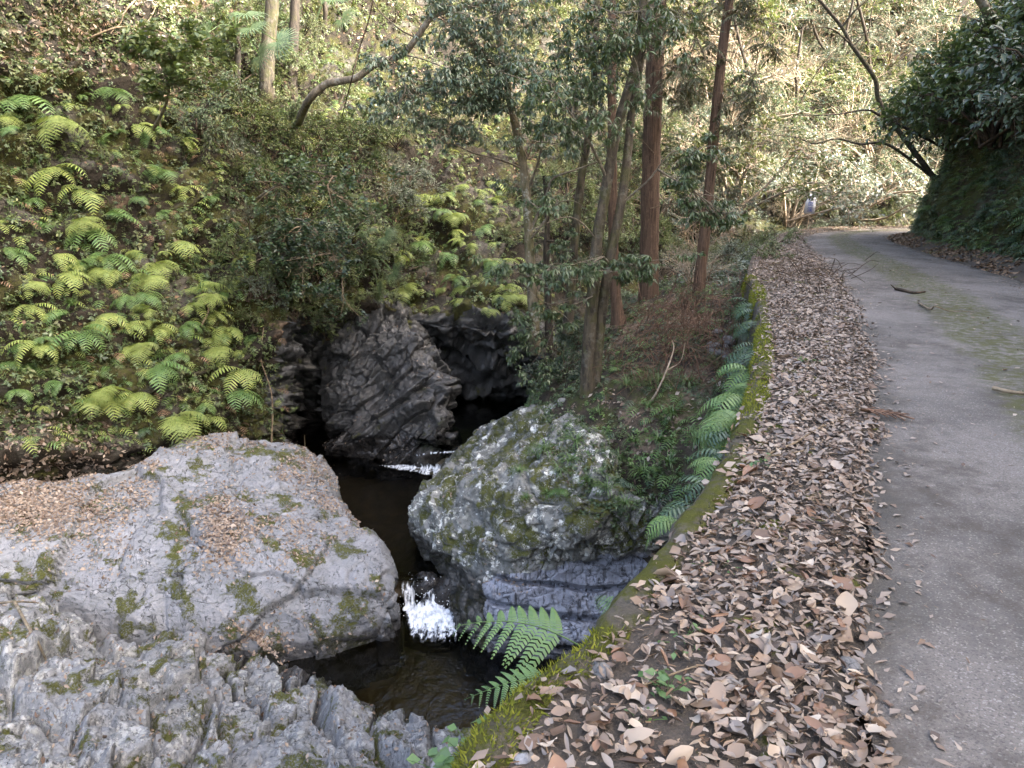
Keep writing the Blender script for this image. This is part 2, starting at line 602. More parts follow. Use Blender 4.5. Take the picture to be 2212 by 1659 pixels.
t = NT('mossy_concrete')
pos = t.pos()
n1 = t.noise(pos, 2.0, 6, 0.7)
n2 = t.noise(pos, 14.0, 5, 0.7)
n3 = t.noise(pos, 140.0, 3, 0.7)
c = t.mix(n2, (0.05, 0.043, 0.032), (0.17, 0.15, 0.12))
nz = t.node('ShaderNodeSeparateXYZ', {0: t.node('ShaderNodeNewGeometry').outputs['Normal']}).outputs['Z']
m1 = t.math('ADD', n1, t.math('MULTIPLY', t.step(nz, 0.2, 0.8), 0.1))
mm = t.math('MULTIPLY', t.step(m1, 0.50, 0.6), t.step(n2, 0.3, 0.5))
c = t.mix(mm, c, t.mix(t.math('ADD', t.math('MULTIPLY', n2, 0.6), t.math('MULTIPLY', n3, 0.4)), (0.02, 0.022, 0.005), (0.13, 0.135, 0.022)))
M['mossy_concrete'] = t.fin(c, 0.95, t.bump(t.math('ADD', n2, t.math('MULTIPLY', n3, 0.7)), 1.0, 0.03), 0.2)

t = NT('streambed')
pos = t.pos()
n = t.noise(pos, 3.0, 5, 0.6)
v = t.node('ShaderNodeSeparateColor', {0: t.voro(pos, 6.0, 'F1', 'Color')}).outputs[0]
c = t.mix(n, (0.03, 0.023, 0.014), t.mix(v, (0.085, 0.062, 0.038), (0.17, 0.13, 0.085)))
M['bed'] = t.fin(c, 0.8, t.bump(n, 0.8, 0.05))

# water: clear brown stream water, rippled; the bed shows through it
def water_mat(name, tint, ripple=0.35, scale=5.0):
    t = NT(name)
    pos = t.pos()
    nn = t.math('ADD', t.noise(t.mapping(pos, (1.0, 0.6, 1.0)), scale, 4, 0.55, 0.6), t.math('MULTIPLY', t.noise(pos, scale * 4.5, 3, 0.5), 0.25))
    b = t.bump(nn, ripple, 0.04)
    tr = t.node('ShaderNodeBsdfTransparent', {'Color': tint})
    gl = t.node('ShaderNodeBsdfGlossy', {'Color': (1, 1, 1), 'Roughness': 0.04, 'Normal': b})
    fr = t.node('ShaderNodeFresnel', {'IOR': 1.33, 'Normal': b})
    mx = t.node('ShaderNodeMixShader', {0: fr.outputs[0], 1: tr.outputs[0], 2: gl.outputs[0]})
    t.l.new(mx.outputs[0], t.out.inputs[0])
    return t.m


M['water'] = water_mat('stream_water', (0.27, 0.25, 0.17))
M['water_deep'] = water_mat('deep_water', (0.2, 0.26, 0.19))

t = NT('white_water')
pos = t.pos()
st = t.attr('foam')
nn = t.noise(t.mapping(pos, (1.5, 0.6, 0.3)), 13.0, 3, 0.55, 0.3)
f = t.math('MULTIPLY', t.step(t.math('ADD', t.math('MULTIPLY', nn, 1.3), st), 0.8, 1.3), 0.95)
tr = t.node('ShaderNodeBsdfTransparent', {'Color': (0.8, 0.8, 0.78)})
t.fin(t.mix(t.step(nn, 0.35, 0.6), (0.42, 0.46, 0.5), (0.78, 0.81, 0.84)), 0.45, t.bump(nn, 0.6, 0.06), 0.5)
mx = t.node('ShaderNodeMixShader', {0: f, 1: tr.outputs[0], 2: t.p.outputs[0]})
t.l.new(mx.outputs[0], t.out.inputs[0])
M['foam'] = t.m

# ------------------------------------------------------------------ terrain: the far side of the gorge and the hill beyond
HILL_COLS = [
    (-1100, [(1400, 6.0), (1250, 6.6), (1100, 7.0), (900, 7.4), (600, 7.9), (300, 8.6), (0, 9.6), (-400, 12.5)]),
    (-500, [(1250, 8.5), (1150, 9.4), (1030, 9.8), (850, 10.4), (600, 11.0), (300, 11.9), (0, 13.1), (-450, 17)]),
    (0, [(1150, 10.4), (1062, 11.2), (970, 11.3), (850, 11.6), (600, 12.3), (300, 13.3), (0, 14.6), (-450, 19)]),
    (300, [(1090, 12.2), (1005, 12.8), (940, 12.5), (850, 12.8), (600, 13.7), (300, 15.2), (0, 17.4), (-450, 22.5)]),
    (530, [(1040, 14.0), (950, 14.4), (890, 14.3), (800, 14.5), (600, 15.4), (300, 17.8), (0, 22), (-450, 28)]),
    (605, [(1040, 15.2), (950, 15.4), (890, 15.2), (800, 15.3), (600, 16.0), (300, 18.6), (0, 23), (-450, 29.5)]),
    (680, [(1080, 18.5), (1000, 19.4), (920, 19.8), (790, 18.6), (620, 17.0), (300, 19.6), (0, 24.5), (-450, 31)]),
    (900, [(1080, 19), (980, 20.4), (880, 20.6), (740, 19.0), (650, 18.6), (300, 22.5), (0, 29), (-450, 36)]),
    (1150, [(1050, 18.5), (930, 20.2), (860, 20.2), (750, 19.0), (650, 19.4), (300, 25), (0, 33), (-450, 40)]),
    (1400, [(980, 19.5), (870, 20.5), (780, 21.2), (700, 22), (600, 23.5), (300, 30), (0, 38), (-450, 46)]),
    (1680, [(800, 23), (680, 25.5), (600, 27.5), (530, 30), (450, 32), (250, 38), (0, 46), (-450, 56)]),
    (1950, [(640, 26), (540, 30.5), (505, 33), (470, 34), (400, 36), (220, 41), (0, 48), (-450, 58)]),
    (2300, [(640, 26), (530, 31.5), (505, 33), (470, 34), (400, 36), (220, 41), (0, 48), (-450, 58)]),
    (2900, [(640, 26), (530, 31.0), (505, 33), (470, 34), (400, 36), (220, 41), (0, 48), (-450, 58)]),
]
HC = np.zeros((8, len(HILL_COLS), 3))
for j, (u, rows) in enumerate(HILL_COLS):
    for i, (v, Y) in enumerate(rows):
        HC[i, j] = PY(u, v, Y)
top = HC[-1] + (HC[-1] - HC[-2]) * 0.9 + np.array([0, 3, 1.0])
HC = np.concatenate([HC, top[None]], 0)
# finer columns where the picture shows the cliff
NR, NCOL = 270, 500
HP = loft(HC, NR, NCOL)
HN = gnormals(HP)
hu, hv, hf = proj(HP)
cliff_w = sstep(1300, 1000, hu)                # rockier towards the gorge
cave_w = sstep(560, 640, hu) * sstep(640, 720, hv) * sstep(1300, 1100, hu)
Q = HP * np.array([1, 1, 1.6])
w1, w2, wid = worley(HP * np.array([0.8, 0.8, 1.5]), 0.9, 3)
c1, ce = facets(HP * np.array([0.7, 0.9, 1.7]), 1.3, 8, 0.22, 0.4, 0.3, 0.9)
c2, ce2 = facets(HP * np.array([0.8, 1.0, 1.6]), 3.4, 12, 0.07, 0.4, 0.1, 2.0)
zt = HP[..., 2] / 1.25 + 0.9 * fbm(HP * np.array([1, 1, 0.5]), 0.38, 3, seed=13) + 0.12 * HP[..., 0]
saw = zt - np.floor(zt)
zt2 = HP[..., 2] / 0.5 + 1.0 * fbm(HP, 0.9, 3, seed=14)
saw2 = zt2 - np.floor(zt2)
disp = 0.55 * fbm(HP, 0.42, 4, seed=1) + 0.22 * fbm(Q, 1.7, 4, 0.55, seed=2)
ledge = sstep(-0.35, 0.25, fbm(HP, 0.3, 3, seed=15))
disp += cliff_w * (1 - cave_w) * (0.55 * ledge * (saw ** 1.6 - 0.45) * sstep(1.0, 0.9, saw) + 0.16 * (saw2 ** 1.5 - 0.4) + 0.20 * (wid - 0.5) + 0.10 * fbm(Q, 4.5, 3, seed=4) - 0.16 * sstep(0.14, 0.0, w2 - w1))
disp += cave_w * (c1 + c2 - 0.2 * sstep(0.08, 0.0, ce) - 0.06 * sstep(0.07, 0, ce2) + 0.08 * fbm(Q, 5, 4, seed=6, ridged=True))
# a shelf under the left cliff stands over a dark gap behind the slab
shelf = sstep(-900, -300, hu) * sstep(560, 430, hu)
HP = HP + HN * disp[..., None]
# blend the cave rock in as a wet bare face
HN = gnormals(HP)
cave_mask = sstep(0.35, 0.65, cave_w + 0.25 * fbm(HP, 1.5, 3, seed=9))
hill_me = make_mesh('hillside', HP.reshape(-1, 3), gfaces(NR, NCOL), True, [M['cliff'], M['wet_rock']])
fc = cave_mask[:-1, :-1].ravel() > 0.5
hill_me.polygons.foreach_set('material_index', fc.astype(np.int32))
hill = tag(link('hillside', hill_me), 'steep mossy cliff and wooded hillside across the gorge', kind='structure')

# ------------------------------------------------------------------ rocks of the gorge
def ctrl_z(rows):
    return np.array([[PZ(u, v, z) for (u, v, z) in r] for r in rows])


def skirt(C, back=(0, 0.6, -1.6), front=(0, -0.3, -1.8), left=(-1.5, 0, -0.6), right=(0.12, 0.1, -1.6)):
    if back is not None:
        C = np.concatenate([C[:1] + np.array(back), C], 0)
    if front is not None:
        C = np.concatenate([C, C[-1:] + np.array(front)], 0)
    if left is not None:
        C = np.concatenate([C[:, :1] + np.array(left), C], 1)
    if right is not None:
        C = np.concatenate([C, C[:, -1:] + np.array(right)], 1)
    return C


SLAB = ctrl_z([
    [(-500, 1150, -2.9), (0, 1052, -3.0), (250, 1018, -3.05), (440, 950, -2.98), (590, 955, -3.15), (700, 1003, -3.75)],
    [(-500, 1250, -3.2), (0, 1130, -3.25), (250, 1090, -3.25), (450, 1060, -3.3), (620, 1060, -3.45), (735, 1085, -3.95)],
    [(-500, 1350, -3.5), (0, 1200, -3.5), (250, 1180, -3.55), (480, 1180, -3.6), (680, 1160, -3.8), (822, 1175, -4.2)],
    [(-500, 1450, -3.8), (0, 1260, -3.8), (250, 1290, -4.0), (480, 1290, -4.1), (700, 1285, -4.2), (866, 1290, -4.5)],
    [(-500, 1550, -4.2), (0, 1330, -4.2), (250, 1370, -4.4), (480, 1385, -4.62), (655, 1436, -5.02), (846, 1398, -5.12)],
])
SC_ = skirt(SLAB)
nr, nc = 270, 330
P = loft(SC_, nr, nc)
N = gnormals(P, True)
flat = P * np.array([1.0, 1.0, 1.6])
q = (P[..., 0] * 0.55 + P[..., 1] * 0.75 + P[..., 2] * 0.5) + 0.35 * fbm(P, 0.45, 3, seed=22)     # dip of the bedding
s1 = q / 0.62
s1 = s1 - np.floor(s1)
s2 = q / 0.17 + 0.8 * fbm(P, 1.4, 3, seed=23)
s2 = s2 - np.floor(s2)
fd, fe = facets(P * np.array([1.0, 0.55, 1.0]), 0.9, 21, 0.05, 0.10, 0.35, 0.7)
gd, ge = facets(flat, 3.2, 24, 0.014, 0.10, 0.12, 2.0)
rough_zone = sstep(-0.1, 0.35, fbm(P, 0.55, 3, seed=25))
d = 0.13 * fbm(P, 0.42, 3, seed=20) + 0.055 * (s1 ** 3 - 0.3) + 0.020 * (s2 ** 2 - 0.3) * (0.3 + 0.7 * rough_zone) + fd
d += gd * (0.25 + 0.75 * rough_zone) - 0.045 * sstep(0.035, 0.0, fe) - 0.02 * sstep(0.05, 0.0, ge) * rough_zone
d += 0.025 * fbm(flat, 4.0, 4, 0.6, seed=26) + 0.008 * fbm(flat, 16.0, 3, 0.6, seed=27, ridged=True)
SLAB_P = P + N * d[..., None]
SLAB_N = gnormals(SLAB_P, True)
o = link('rock_slab', make_mesh('rock_slab', SLAB_P.reshape(-1, 3), gfaces(nr, nc, True), True, [M['slab_rock']]))
tag(o, 'big smooth grey rock slab with scattered leaves sloping to the waterfall', 'rock')

BLOCKS = ctrl_z([
    [(-400, 1400, -3.75), (0, 1290, -3.95), (250, 1370, -4.35), (480, 1405, -4.6), (600, 1440, -4.85), (690, 1478, -5.05), (755, 1520, -5.1)],
    [(-400, 1480, -3.6), (0, 1350, -3.75), (250, 1430, -4.15), (480, 1470, -4.45), (640, 1500, -4.65), (780, 1542, -4.85), (850, 1572, -4.98)],
    [(-400, 1600, -3.5), (0, 1480, -3.7), (250, 1530, -4.0), (480, 1550, -4.25), (660, 1570, -4.4), (850, 1602, -4.6), (1015, 1578, -4.8)],
    [(-400, 1720, -3.5), (0, 1600, -3.6), (250, 1640, -3.9), (480, 1660, -4.1), (680, 1670, -4.25), (880, 1680, -4.4), (1025, 1640, -4.6)],
    [(-400, 1900, -3.5), (0, 1800, -3.6), (250, 1820, -3.8), (480, 1830, -4.0), (680, 1830, -4.1), (880, 1830, -4.2), (1040, 1800, -4.5)],
])
nr, nc = 270, 340
P = loft(skirt(BLOCKS, back=(0, 0.25, -1.2), right=(0.15, 0.15, -1.4)), nr, nc)
N = gnormals(P, True)
th = math.radians(28)
ax = np.stack([P[..., 0] * math.cos(th) + P[..., 1] * math.sin(th), (P[..., 1] * math.cos(th) - P[..., 0] * math.sin(th)) * 0.55, P[..., 2] * 0.8], -1)
a1, e1_ = facets(ax, 1.35, 31, 0.09, 0.24, 0.25, 1.2)
a2, e2_ = facets(ax * np.array([1.0, 1.4, 1]), 3.3, 34, 0.05, 0.34, 0.12, 2.0)
a3, e3_ = facets(P, 8.5, 37, 0.014, 0.30, 0.04, 4.0)
d = 0.12 * fbm(P, 0.6, 3, seed=30) + a1 + a2 + a3 - 0.28 * sstep(0.09, 0.0, e1_) - 0.08 * sstep(0.07, 0.0, e2_) - 0.02 * sstep(0.07, 0.0, e3_)
d += 0.02 * fbm(P, 6.0, 4, 0.6, seed=36)
BLK_P = P + N * d[..., None]
BLK_N = gnormals(BLK_P, True)
BLK_GAP = np.minimum(e1_, e2_ + 0.08)
o = link('fractured_rock', make_mesh('fractured_rock', BLK_P.reshape(-1, 3), gfaces(nr, nc, True), False, [M['block_rock']]))
tag(o, 'pale grey fractured bedrock with deep cracks in front of the lower pool', 'rock')

LICH = ctrl_z([   # columns run along the shore from far to near; rows from waterline to inland
    [(1045, 940, -4.2), (975, 1010, -4.45), (893, 1150, -4.5), (965, 1275, -4.75), (1005, 1395, -5.1), (1120, 1425, -5.1), (1230, 1440, -5.15), (1340, 1425, -5.1), (1500, 1400, -5.1)],
    [(1065, 925, -3.7), (995, 1000, -3.95), (900, 1105, -4.0), (975, 1225, -4.25), (1035, 1335, -4.65), (1120, 1370, -4.75), (1225, 1385, -4.75), (1335, 1370, -4.75), (1495, 1330, -4.7)],
    [(1090, 908, -3.2), (1040, 968, -3.3), (960, 1065, -3.45), (1010, 1165, -3.75), (1085, 1280, -4.25), (1130, 1295, -4.3), (1225, 1305, -4.35), (1335, 1295, -4.35), (1495, 1250, -4.2)],
    [(1130, 888, -2.75), (1110, 940, -2.8), (1065, 1045, -2.95), (1120, 1125, -3.2), (1150, 1205, -3.7), (1190, 1225, -3.85), (1250, 1235, -3.95), (1350, 1225, -3.9), (1500, 1200, -3.7)],
    [(1190, 868, -2.45), (1190, 920, -2.45), (1190, 1020, -2.55), (1240, 1080, -2.75), (1270, 1130, -3.0), (1290, 1145, -3.15), (1340, 1150, -3.2), (1400, 1150, -3.2), (1520, 1120, -3.0)],
    [(1260, 850, -2.3), (1270, 900, -2.3), (1300, 990, -2.35), (1340, 1050, -2.6), (1380, 1080, -2.75), (1400, 1090, -2.8), (1430, 1095, -2.85), (1460, 1100, -2.9), (1560, 1080, -2.8)],
])
Lc = skirt(LICH, back=(0.25, 0.0, -1.4), front=(0.5, 0.0, -0.8), left=(0.3, 0.8, -0.8), right=None)
nr, nc = 250, 300
P = loft(Lc, nr, nc)
N = gnormals(P)
lu, lv, _ = proj(P)
a1, e1_ = facets(P * np.array([1, 1, 1.2]), 1.2, 51, 0.045, 0.12, 0.25, 1.1)
a2, e2_ = facets(P, 4.2, 54, 0.025, 0.28, 0.10, 2.4)
lay = sstep(1000, 1090, lu) * sstep(1200, 1250, lv + 0.12 * (lu - 1200))     # the bedded lower face
strat = P[..., 2] + 0.10 * fbm(P * np.array([1, 1, 0.3]), 0.8, 3, seed=57) + 0.05 * P[..., 0]
sid = np.floor(strat / 0.34)
sfr = strat / 0.34 - sid
step_d = (_h(sid.astype(np.int64), np.zeros_like(sid, dtype=np.int64), np.zeros_like(sid, dtype=np.int64), 5) - 0.5) * 0.22 - 0.16 * sstep(0.16, 0.0, np.minimum(sfr, 1 - sfr))
d = (1 - lay) * (a1 + a2 - 0.07 * sstep(0.06, 0, e1_) - 0.03 * sstep(0.07, 0, e2_) + 0.07 * fbm(P, 2.6, 4, 0.6, seed=55))
d += lay * (step_d + 0.03 * fbm(P * np.array([3, 3, 0.5]), 3.0, 4, seed=56) + 0.5 * a2 - 0.03 * sstep(0.06, 0, e2_))
d += 0.15 * fbm(P, 0.6, 3, seed=50)
LIC_P = P + N * d[..., None]
LIC_N = gnormals(LIC_P)
me = make_mesh('lichen_boulder', LIC_P.reshape(-1, 3), gfaces(nr, nc), True, [M['lichen_rock'], M['layer_rock']])
lf = (lay + 0.25 * fbm(LIC_P, 2.5, 3, seed=58))[:-1, :-1].ravel() > 0.5
me.polygons.foreach_set('material_index', lf.astype(np.int32))
o = link('lichen_boulder', me)
tag(o, 'mossy boulder spotted with white lichen over a bedded grey rock face', 'rock')

# the dark wet rock between the two caves
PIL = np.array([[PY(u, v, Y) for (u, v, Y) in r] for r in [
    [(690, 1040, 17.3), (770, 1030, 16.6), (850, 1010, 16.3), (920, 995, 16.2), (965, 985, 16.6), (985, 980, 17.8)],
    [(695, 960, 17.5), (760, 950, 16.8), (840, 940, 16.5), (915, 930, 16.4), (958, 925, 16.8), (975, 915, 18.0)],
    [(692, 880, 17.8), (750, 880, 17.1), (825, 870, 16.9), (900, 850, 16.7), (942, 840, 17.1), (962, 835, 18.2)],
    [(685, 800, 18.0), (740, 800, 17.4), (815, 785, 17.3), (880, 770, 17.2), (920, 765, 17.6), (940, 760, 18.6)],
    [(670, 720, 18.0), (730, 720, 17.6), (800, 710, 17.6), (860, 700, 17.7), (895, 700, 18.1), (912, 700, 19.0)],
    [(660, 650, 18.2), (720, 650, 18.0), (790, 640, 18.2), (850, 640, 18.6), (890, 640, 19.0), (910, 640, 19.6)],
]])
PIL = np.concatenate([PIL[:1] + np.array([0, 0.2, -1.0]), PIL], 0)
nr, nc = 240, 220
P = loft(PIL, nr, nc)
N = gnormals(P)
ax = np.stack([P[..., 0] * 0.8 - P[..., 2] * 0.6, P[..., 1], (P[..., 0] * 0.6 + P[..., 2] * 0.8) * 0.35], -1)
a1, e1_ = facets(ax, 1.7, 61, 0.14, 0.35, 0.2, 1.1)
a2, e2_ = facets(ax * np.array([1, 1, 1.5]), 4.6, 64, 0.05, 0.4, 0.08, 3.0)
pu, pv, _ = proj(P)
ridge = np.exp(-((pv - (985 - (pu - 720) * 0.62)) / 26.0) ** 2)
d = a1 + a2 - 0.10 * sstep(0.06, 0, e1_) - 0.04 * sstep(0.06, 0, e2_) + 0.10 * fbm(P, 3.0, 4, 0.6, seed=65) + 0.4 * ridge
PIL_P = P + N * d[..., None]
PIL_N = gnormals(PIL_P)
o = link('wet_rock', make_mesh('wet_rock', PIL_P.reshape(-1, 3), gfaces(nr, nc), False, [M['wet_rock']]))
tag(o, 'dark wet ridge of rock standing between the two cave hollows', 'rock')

# ------------------------------------------------------------------ near-side slope below the road wall
SLOPE_ROWS = [  # Y, [(x, z) stream side .. wall side]
    (3.0, [(-0.6, -5.2), (0.1, -4.6), (0.75, -3.6), (0.95, -3.2)]),
    (6.0, [(1.5, -6.2), (1.8, -5.9), (2.0, -5.7), (2.2, -5.4)]),
    (8.0, [(2.2, -6.0), (2.5, -5.4), (2.75, -4.8), (2.95, -4.0)]),
    (9.2, [(2.7, -5.6), (2.9, -4.8), (3.1, -3.7), (3.35, -2.6)]),
    (10.0, [(2.0, -4.4), (2.2, -3.3), (2.8, -2.55), (3.55, -1.95)]),
    (11.0, [(1.2, -3.7), (1.6, -2.7), (2.6, -2.0), (3.85, -1.4)]),
    (12.0, [(0.7, -3.1), (1.6, -2.15), (2.8, -1.6), (4.2, -1.1)]),
    (14.0, [(0.3, -2.9), (1.8, -1.75), (3.2, -1.15), (4.75, -0.45)]),
    (16.5, [(0.2, -3.6), (1.9, -1.55), (3.8, -0.65), (5.6, -0.12)]),
    (19.0, [(0.7, -3.8), (2.6, -1.5), (4.8, -0.5), (6.8, -0.06)]),
    (22.0, [(2.0, -3.2), (4.0, -1.5), (6.2, -0.5), (8.1, -0.05)]),
    (26.0, [(4.5, -2.5), (6.5, -1.2), (8.4, -0.4), (10.0, -0.06)]),
    (30.0, [(7.0, -2.0), (8.8, -0.9), (10.2, -0.25), (11.8, -0.06)]),
    (34.0, [(9.0, -1.0), (10.5, -0.4), (12.5, -0.05), (15.0, 0.1)]),
]
C = np.array([[(x, Y, z) for x, z in r] for Y, r in SLOPE_ROWS])
C = np.concatenate([C[:, :1] + np.array([-0.6, 0, -2.2]), C], 1)
nr, nc = 300, 160
P = loft(C, nr, nc)
N = gnormals(P)
dd = 0.14 * fbm(P, 0.7, 4, seed=70) + 0.06 * fbm(P, 3.0, 4, seed=71)
near_wall = np.linspace(0, 1, nc)[None, :]
SLO_P = P + N * (dd * (1 - 0.8 * sstep(0.85, 1.0, near_wall)))[..., None]
SLO_N = gnormals(SLO_P)
o = link('slope', make_mesh('slope', SLO_P.reshape(-1, 3), gfaces(nr, nc), True, [M['slope']]))
tag(o, 'leafy earth slope between the road wall and the stream', kind='structure')

# ------------------------------------------------------------------ road, shoulders, retaining wall, bank
RL = np.array([(-1.6, -6.0), (-0.4, -1.5), (0.93, 1.71), (2.5, 5.0), (3.68, 7.65), (5.84, 13.5), (7.6, 19.0), (9.1, 23.6), (10.3, 26.4), (12.2, 29.2), (14.6, 30.9), (18, 31.6), (24, 31.0), (34, 28)])
RR = np.array([(1.5, -6.8), (2.8, -2.2), (4.1, 1.0), (5.6, 4.3), (6.7, 7.0), (8.85, 12.9), (10.0, 17.2), (11.2, 21.4), (12.2, 24.4), (13.6, 26.9), (15.6, 28.2), (18, 28.6), (24, 27.8), (33, 25)])
nL, nA = 520, 40
L2 = smooth_path(np.c_[RL, np.zeros(len(RL))], nL)[:, :2]
R2 = smooth_path(np.c_[RR, np.zeros(len(RR))], nL)[:, :2]
s = np.linspace(0, 1, nA)
G = L2[:, None] * (1 - s)[None, :, None] + R2[:, None] * s[None, :, None]
wob = fbm(np.concatenate([G, np.zeros(G.shape[:2] + (1,))], -1), 0.8, 3, seed=80)
zr = 0.03 * (1 - (2 * s - 1) ** 2)[None] + 0.012 * wob
RP = np.concatenate([G, zr[..., None]], -1)
edge_w = np.where(s < 0.04, 1, 0) - np.where(s > 0.96, 1, 0)
RP[..., 0] += 0.06 * edge_w[None] * fbm(RP * np.array([1, 1, 0]), 3, 3, seed=81)
road = link('road', make_mesh('road', RP.reshape(-1, 3), gfaces(nL, nA), True, [M['road']], {'across': np.broadcast_to(s, (nL, nA))}))
tag(road, 'narrow worn concrete road with a mossy crown', kind='structure')

WE = np.array([(-1.5, -2.5), (-0.62, 0.2), (-0.03, 1.82), (0.318, 2.29), (0.81, 3.17), (1.44, 4.41), (2.49, 7.15), (3.73, 11.1), (4.5, 14.0), (5.5, 17.0), (6.6, 20.0), (7.9, 23.2), (9.3, 26.4), (11.2, 29.6), (13.6, 31.8), (18, 32.8), (24, 32.2), (34, 29.2)])
W2 = smooth_path(np.c_[WE, np.zeros(len(WE))], nL)[:, :2]


def near_on(curve, Y):
    return np.interp(Y, curve[:, 1], curve[:, 0])


nS = 24
s = np.linspace(-0.04, 1.14, nS)
iL = np.linspace(0, 1, nL)
# shoulder between wall edge and road, matched by arc position along Y
mask = W2[:, 1] < 30
We = W2.copy()
Le = np.stack([np.interp(np.linspace(0, 1, nL), np.linspace(0, 1, nL), L2[:, 0]), L2[:, 1]], -1)
# resample the road's left edge so that each wall sample meets the nearest road point
kd = ((We[:, None] - L2[None]) ** 2).sum(-1)
near_i = np.maximum.accumulate(kd.argmin(1))
Lm = L2[near_i]
G = We[:, None] * (1 - s)[None, :, None] + Lm[:, None] * s[None, :, None]
P3 = np.concatenate([G, np.zeros(G.shape[:2] + (1,))], -1)
rag = 0.16 * fbm(P3, 1.7, 4, seed=84) * sstep(0.8, 1.14, s)[None]
P3[..., :2] += (Lm - We)[:, None] * rag[..., None]
zz = 0.016 + 0.035 * fbm(P3, 1.6, 4, seed=82) * np.clip(1.1 - s, 0, 1)[None] + 0.03 * np.sin(np.clip(s, 0, 1) * np.pi)[None] + (0.012 * sstep(0.8, 0.95, s) - 0.045 * np.clip((s - 0.95) / 0.19, 0, 1))[None]
P3[..., 2] = zz
SH_P = P3
SH_N = gnormals(P3)
o = link('road_shoulder', make_mesh('road_shoulder', P3.reshape(-1, 3), gfaces(nL, nS), True, [M['shoulder']]))
tag(o, 'leaf strewn earth verge between road and wall', kind='structure')

# right verge
toe = np.array([(3.0, -7.2), (4.4, -2.6), (5.8, 1.0), (6.9, 4.2), (7.7, 7.0), (9.5, 12.6), (10.5, 16.6), (11.6, 20.8), (12.55, 23.7), (13.9, 26.0), (15.8, 27.2), (18.4, 27.6), (24, 26.8), (33, 23.9)])
T2 = smooth_path(np.c_[toe, np.zeros(len(toe))], nL)[:, :2]
s = np.linspace(-0.03, 1.1, nS)
G = R2[:, None] * (1 - s)[None, :, None] + T2[:, None] * s[None, :, None]
P3 = np.concatenate([G, np.zeros(G.shape[:2] + (1,))], -1)
P3[..., 2] = -0.045 + 0.06 * sstep(-0.03, 0.15, s)[None] + 0.16 * np.clip(s, 0, 2)[None] ** 2 + 0.05 * fbm(P3, 1.3, 4, seed=83)
RS_P = P3
RS_N = gnormals(P3)
o = link('road_shoulder', make_mesh('road_shoulder', P3.reshape(-1, 3), gfaces(nL, nS), True, [M['shoulder']]))
tag(o, 'leafy verge under the dark bank beyond the road', kind='structure')

# the bank cut above the road and the hill above it
prof = [(-0.1, -0.3), (0.12, 0.15), (0.35, 1.0), (0.62, 2.1), (1.1, 3.3), (2.7, 5.0), (8.0, 10.5), (16.0, 19.5), (25.0, 29.0), (36, 38), (50, 41)]
tn = np.gradient(T2, axis=0)
tn /= np.linalg.norm(tn, axis=1, keepdims=True)
outw = np.stack([tn[:, 1], -tn[:, 0]], -1)
sel = np.linspace(0, nL - 1, 15).astype(int)
ctrl = []
for k, (w, z) in enumerate(prof):
    sc = 1.0 if w < 2 else 1.0
    ctrl.append(np.concatenate([T2[sel] + outw[sel] * w * sc, np.full((15, 1), z)], 1))
ctrl = np.array(ctrl)
nr, nc = 170, 330
P = loft(ctrl, nr, nc)
N = gnormals(P)
if N[20, 100, 0] > 0:
    N = -N
    bflip = True
else:
    bflip = False
hz = P[..., 2]
d = 0.30 * fbm(P, 0.5, 4, seed=90) + 0.16 * fbm(P, 1.8, 4, seed=91)
d *= sstep(-0.2, 0.8, hz)
d += 0.8 * fbm(P, 0.15, 3, seed=92) * sstep(4, 10, hz)
BK_P = P + N * d[..., None]
BK_N = gnormals(BK_P)
if bflip:
    BK_N = -BK_N
o = link('bank', make_mesh('bank', BK_P.reshape(-1, 3), gfaces(nr, nc, bflip), True, [M['bank']]))
tag(o, 'steep dark earth bank rising beside the road', kind='structure')

# mossy retaining wall carrying the road edge
sub = W2[(W2[:, 1] > -2.4) & (W2[:, 1] < 15.2)]
sub = smooth_path(np.c_[sub, np.zeros(len(sub))][::6], 240)[:, :2]
tn = np.gradient(sub, axis=0)
tn /= np.linalg.norm(tn, axis=1, keepdims=True)
ow = np.stack([-tn[:, 1], tn[:, 0]], -1)
base = np.interp(sub[:, 1], [-2, 3, 6, 8, 10, 12, 14, 15.3], [-5.6, -5.6, -5.6, -4.4, -2.5, -1.7, -1.0, -0.5])
prf = [(-0.11, -0.25), (-0.10, 0.0), (-0.07, 0.035), (-0.02, 0.045), (0.03, 0.038), (0.06, 0.0), (0.09, -0.1)]
nP = len(prf) + 14
WP = np.zeros((len(sub), nP, 3))
for k, (a, z) in enumerate(prf):
    WP[:, k, :2] = sub + ow * a
    WP[:, k, 2] = z
for k in range(14):
    f = (k + 1) / 14
    WP[:, len(prf) + k, :2] = sub + ow * (0.09 + 0.14 * f)
    WP[:, len(prf) + k, 2] = -0.1 * (1 - f) + base * f
WN = gnormals(WP)
if WN[100, 3, 2] < 0:
    WN = -WN
    wflip = True
else:
    wflip = False
WP = WP + WN * (0.03 * fbm(WP, 2.2, 4, seed=95) + 0.022 * fbm(WP, 9, 3, seed=96))[..., None]
fade = sstep(15.2, 13.2, sub[:, 1])[:, None]
WP[..., 2] -= (1 - fade) * 0.12
WALL_P, WALL_N = WP, WN
o = link('retaining_wall', make_mesh('retaining_wall', WP.reshape(-1, 3), gfaces(len(sub), nP, wflip), True, [M['mossy_concrete']]))
tag(o, 'low concrete retaining wall capped with bright moss along the road edge', 'wall')

